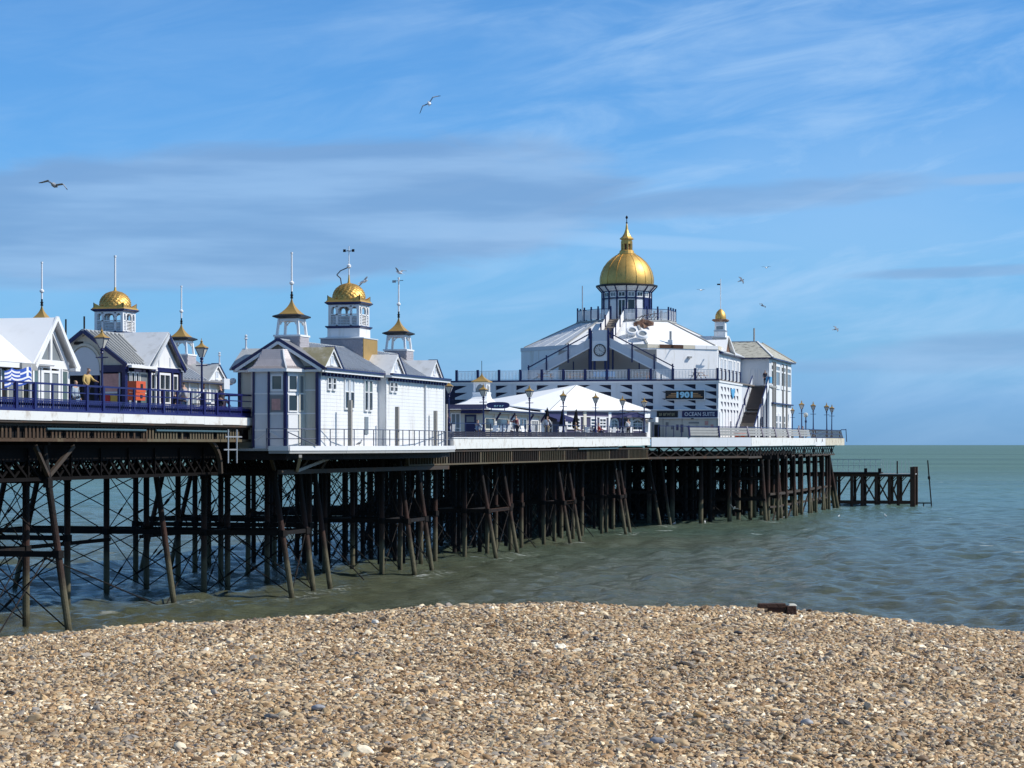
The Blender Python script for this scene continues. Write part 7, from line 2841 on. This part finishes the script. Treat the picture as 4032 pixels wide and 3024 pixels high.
# ------------------------------------------------------------------ gulls
def gull(label, loc, heading, pitch, roll, up=(.35, -.25), span=1.25, dark=False, group='gulls in flight'):
    """one mesh: body, tail, head, beak and two bent wings; up = (inner, outer) wing angles"""
    mb = MB()
    prof = [(-.27, .02), (-.2, .055), (-.08, .085), (.06, .085), (.16, .06), (.21, .05), (.26, .05), (.30, .03)]
    n = 8
    vs = [(x, r_ * math.cos(2 * math.pi * i / n), r_ * math.sin(2 * math.pi * i / n) + (.02 if x > .18 else 0)) for x, r_ in prof for i in range(n)]
    fs = [(a * n + i, a * n + (i + 1) % n, (a + 1) * n + (i + 1) % n, (a + 1) * n + i) for a in range(len(prof) - 1) for i in range(n)]
    fs += [tuple(range(n - 1, -1, -1)), tuple(range((len(prof) - 1) * n, len(prof) * n))]
    mb.add(vs, fs, 1 if dark else 0)
    mb.add([(.30, -.012, .01), (.30, .012, .01), (.30, 0, .035), (.37, 0, .008)], [(0, 1, 3), (1, 2, 3), (2, 0, 3), (2, 1, 0)], 3)
    mb.slab([(-.24, -.04, .0), (-.24, .04, .0), (-.42, .09, .0), (-.42, -.09, .0)], .012, 1 if dark else 0)
    for s in (-1, 1):
        a, b = up
        y1, z1 = .06 + .26 * math.cos(a), .03 + .26 * math.sin(a)
        y2, z2 = y1 + (span / 2 - .34) * math.cos(b), z1 + (span / 2 - .34) * math.sin(b)
        y3, z3 = y1 + (y2 - y1) * .72, z1 + (z2 - z1) * .72
        P = [((.13, .05, .03), (-.07, .05, .03)), ((.17, y1, z1), (-.02, y1, z1)), ((.06, y3, z3), (-.06, y3, z3)), ((-.06, y2, z2), (-.09, y2, z2))]
        for k in range(3):
            (f0, r0), (f1, r1) = P[k], P[k + 1]
            q = [Vector((p[0], p[1] * s, p[2])) for p in (f0, f1, r1, r0)]
            mb.slab(q if s > 0 else q[::-1], .018, 2 if k == 2 else 1)
    o = mb.build('gull', [M['featherwhite'], M['feathergrey'], M['featherdark'], M['beak']], None)
    o.location = loc
    o.rotation_euler = (R(roll), R(pitch), R(heading))
    return tag(o, label, 'gull', group)


def air(x, d, z):
    """a point d metres out from the camera's spot, x metres to the right, z above the sea"""
    return (CAMP[0] + d * FWD[0] + x * RGT[0], CAMP[1] + d * FWD[1] + x * RGT[1], z)


gull('large white gull banking high above the kiosk with golden domes', air(-3.82, 105, 24.05), 112, -18, -42, (.30, -.45), 1.4)
gull('dark gull with bent wings gliding over the left edge kiosks', air(-17.1, 85, 18.0), 95, 8, 14, (.45, -.60), 1.4, True)
gull('gull flying just right of the middle golden dome turret', air(-8.8, 135, 17.98), -20, -10, 35, (.2, -.2), 1.2)
gull('gull with wings stretched right of the small golden dome', air(24.7, 245, 26.0), 20, -20, 40, (.2, -.1), 1.4, True)
gull('dark gull with folded wings beside the sky right of the annexe turret', air(27.2, 247, 23.4), -40, 15, -25, (.4, -.6), 1.2, True)
gull('gull farthest right over the open sea', air(35.3, 248, 20.9), 30, -10, 35, (.25, -.1), 1.2, True)
gull('faint small gull highest over the annexe', air(31.3, 280, 30.1), 80, 0, 0, (.5, -.1), 1.3)
gull('faint small gull left of the annexe flagpole', air(22.6, 272, 26.8), 70, 0, 5, (.3, -.2), 1.2)
gull('white gull flying low in front of the dark piles under the pier head', air(23.6, 242, 1.55), 120, 25, 30, (.5, .2), 1.3)
gull('gull alighting on the vane of the seaward kiosk turret', (8.25, 136.9, 19.15), 150, -15, 10, (.7, .2), 1.1)


def standing_bird(label, loc, heading, dark=False):
    mb = MB()
    prof = [(-.20, .015), (-.12, .05), (0, .075), (.10, .06), (.15, .035)]
    n = 8
    vs = [(x, r_ * math.cos(2 * math.pi * i / n), .16 + x * .35 + r_ * math.sin(2 * math.pi * i / n)) for x, r_ in prof for i in range(n)]
    fs = [(a * n + i, a * n + (i + 1) % n, (a + 1) * n + (i + 1) % n, (a + 1) * n + i) for a in range(len(prof) - 1) for i in range(n)]
    fs += [tuple(range(n - 1, -1, -1)), tuple(range((len(prof) - 1) * n, len(prof) * n))]
    mb.add(vs, fs, 1 if dark else 0)
    mb.tube((.12, 0, .22), (.17, 0, .31), .035, .03, 8, 1 if dark else 0)
    mb.tube((.16, 0, .30), (.19, 0, .325), .042, .03, 8, 1 if dark else 0)
    mb.tube((.20, 0, .315), (.245, 0, .305), .012, .004, 6, 3)
    for s in (-1, 1):
        mb.slab([(.10, s * .06, .21), (-.22, s * .035, .10), (-.18, s * .06, .07), (.04, s * .078, .13)][::s], .012, 2 if dark else 1)
        mb.tube((0, s * .03, .10), (.01, s * .03, 0), .008, .008, 5, 3)
    o = mb.build('standing_bird', [M['featherwhite'], M['feathergrey'], M['featherdark'], M['beak']], None)
    o.location = loc
    o.rotation_euler = (0, 0, R(heading))
    return tag(o, label, 'bird')


standing_bird('dark pigeon standing on the edge of the white kiosk walkway', (11.45, 119.4, 8.24), 60, True)
standing_bird('gull standing on a dark bracket under the cafe fascia', (8.15, 180.2, 7.93), -60)
wn = 'floating gulls near the pier head'
for i, (x, d, h, lab) in enumerate(((17.0, 238.5, 40, 'white gull floating on the water closest to the leftmost dark head piles'), (20.6, 243.0, 100, 'white gull floating in front of the middle head piles'),
                                    (30.8, 258, 10, 'white gull floating right of the corner piles'), (37.6, 262, 60, 'white gull floating on open water beyond the corner piles'), (43.5, 265, 140, 'farthest right floating white gull on open water'))):
    o = standing_bird(lab, air(x, d, -.08), h)
    o['group'] = wn
    o['label'] = lab

# frayed line from the leftmost turret pole and the cable bent over the middle dome
ln = thing('cable', 'dark cable drooping beside the pole of the middle golden dome', 'cable', (7.7, 126.8, 17.9))
pts = [(8.15, 127.2, 18.75), (7.75, 127.0, 18.55), (7.55, 126.9, 18.3), (7.75, 127.0, 18.1), (7.8, 127.0, 17.75)]
for a, b in zip(pts, pts[1:]):
    rod('strand', a, b, .035, M['featherdark'], ln, 6)

# larger stones that stand out on the shingle
rs3 = np.random.RandomState(9)


def stone(label, q, y, s, m_, sq=(1.3, 1.0, .6)):
    bm = bmesh.new()
    bmesh.ops.create_icosphere(bm, subdivisions=3, radius=1.0)
    ph = rs3.rand(9) * 6.28
    for v in bm.verts:
        c = v.co
        k = 1 + .16 * math.sin(c.x * 2.1 + ph[0]) + .13 * math.sin(c.y * 2.4 + ph[1]) + .12 * math.sin(c.z * 2.2 + ph[2]) + .05 * math.sin(c.x * 5 + c.y * 4 + ph[3])
        v.co = Vector((c.x * sq[0], c.y * sq[1], c.z * sq[2])) * k * s
    for f in bm.faces:
        f.smooth = True
    me = bpy.data.meshes.new('stone')
    bm.to_mesh(me)
    bm.free()
    me.materials.append(m_)
    o = bpy.data.objects.new('stone', me)
    COL.objects.link(o)
    o.location = on_beach(q, y, s * .35 + .012)
    o.rotation_euler = (rs3.randn() * .15, rs3.randn() * .15, rs3.rand() * 6.28)
    return tag(o, label, 'stone')


st_dark = mat('dark_flint', (.035, .032, .038), .5, var=.3, vs=30)
st_grey = mat('blue_grey_stone', (.30, .30, .315), .6, var=.2, vs=25, dirt=((.5, .5, .5), .4, 20))
st_pale = mat('pale_chalky_flint', (.66, .62, .54), .6, var=.15, vs=25, dirt=((.3, .22, .14), .6, 18))
st_ochre = mat('ochre_flint', (.42, .26, .11), .55, var=.25, vs=25)
stone('smooth blue grey stone, largest at lower right of the shingle', 2.06, 15.9, .040, st_grey)
stone('pale grey oval stone low in the middle of the beach', .98, 15.2, .042, st_grey, (1.4, .9, .6))
stone('large pale oval cobble left of the middle of the beach', -1.42, 16.6, .045, st_grey, (1.5, 1, .65))
stone('dark rounded flint on the slope below the groyne stump', 2.15, 21.6, .036, st_dark)
stone('chalky white flint at the left of the beach crest', -1.35, 22.6, .042, st_pale)
stone('black angular flint in the upper middle shingle', .75, 20.6, .034, st_dark, (1.2, .8, .7))
stone('ochre flint cobble in the right foreground', 1.35, 16.4, .036, st_ochre)
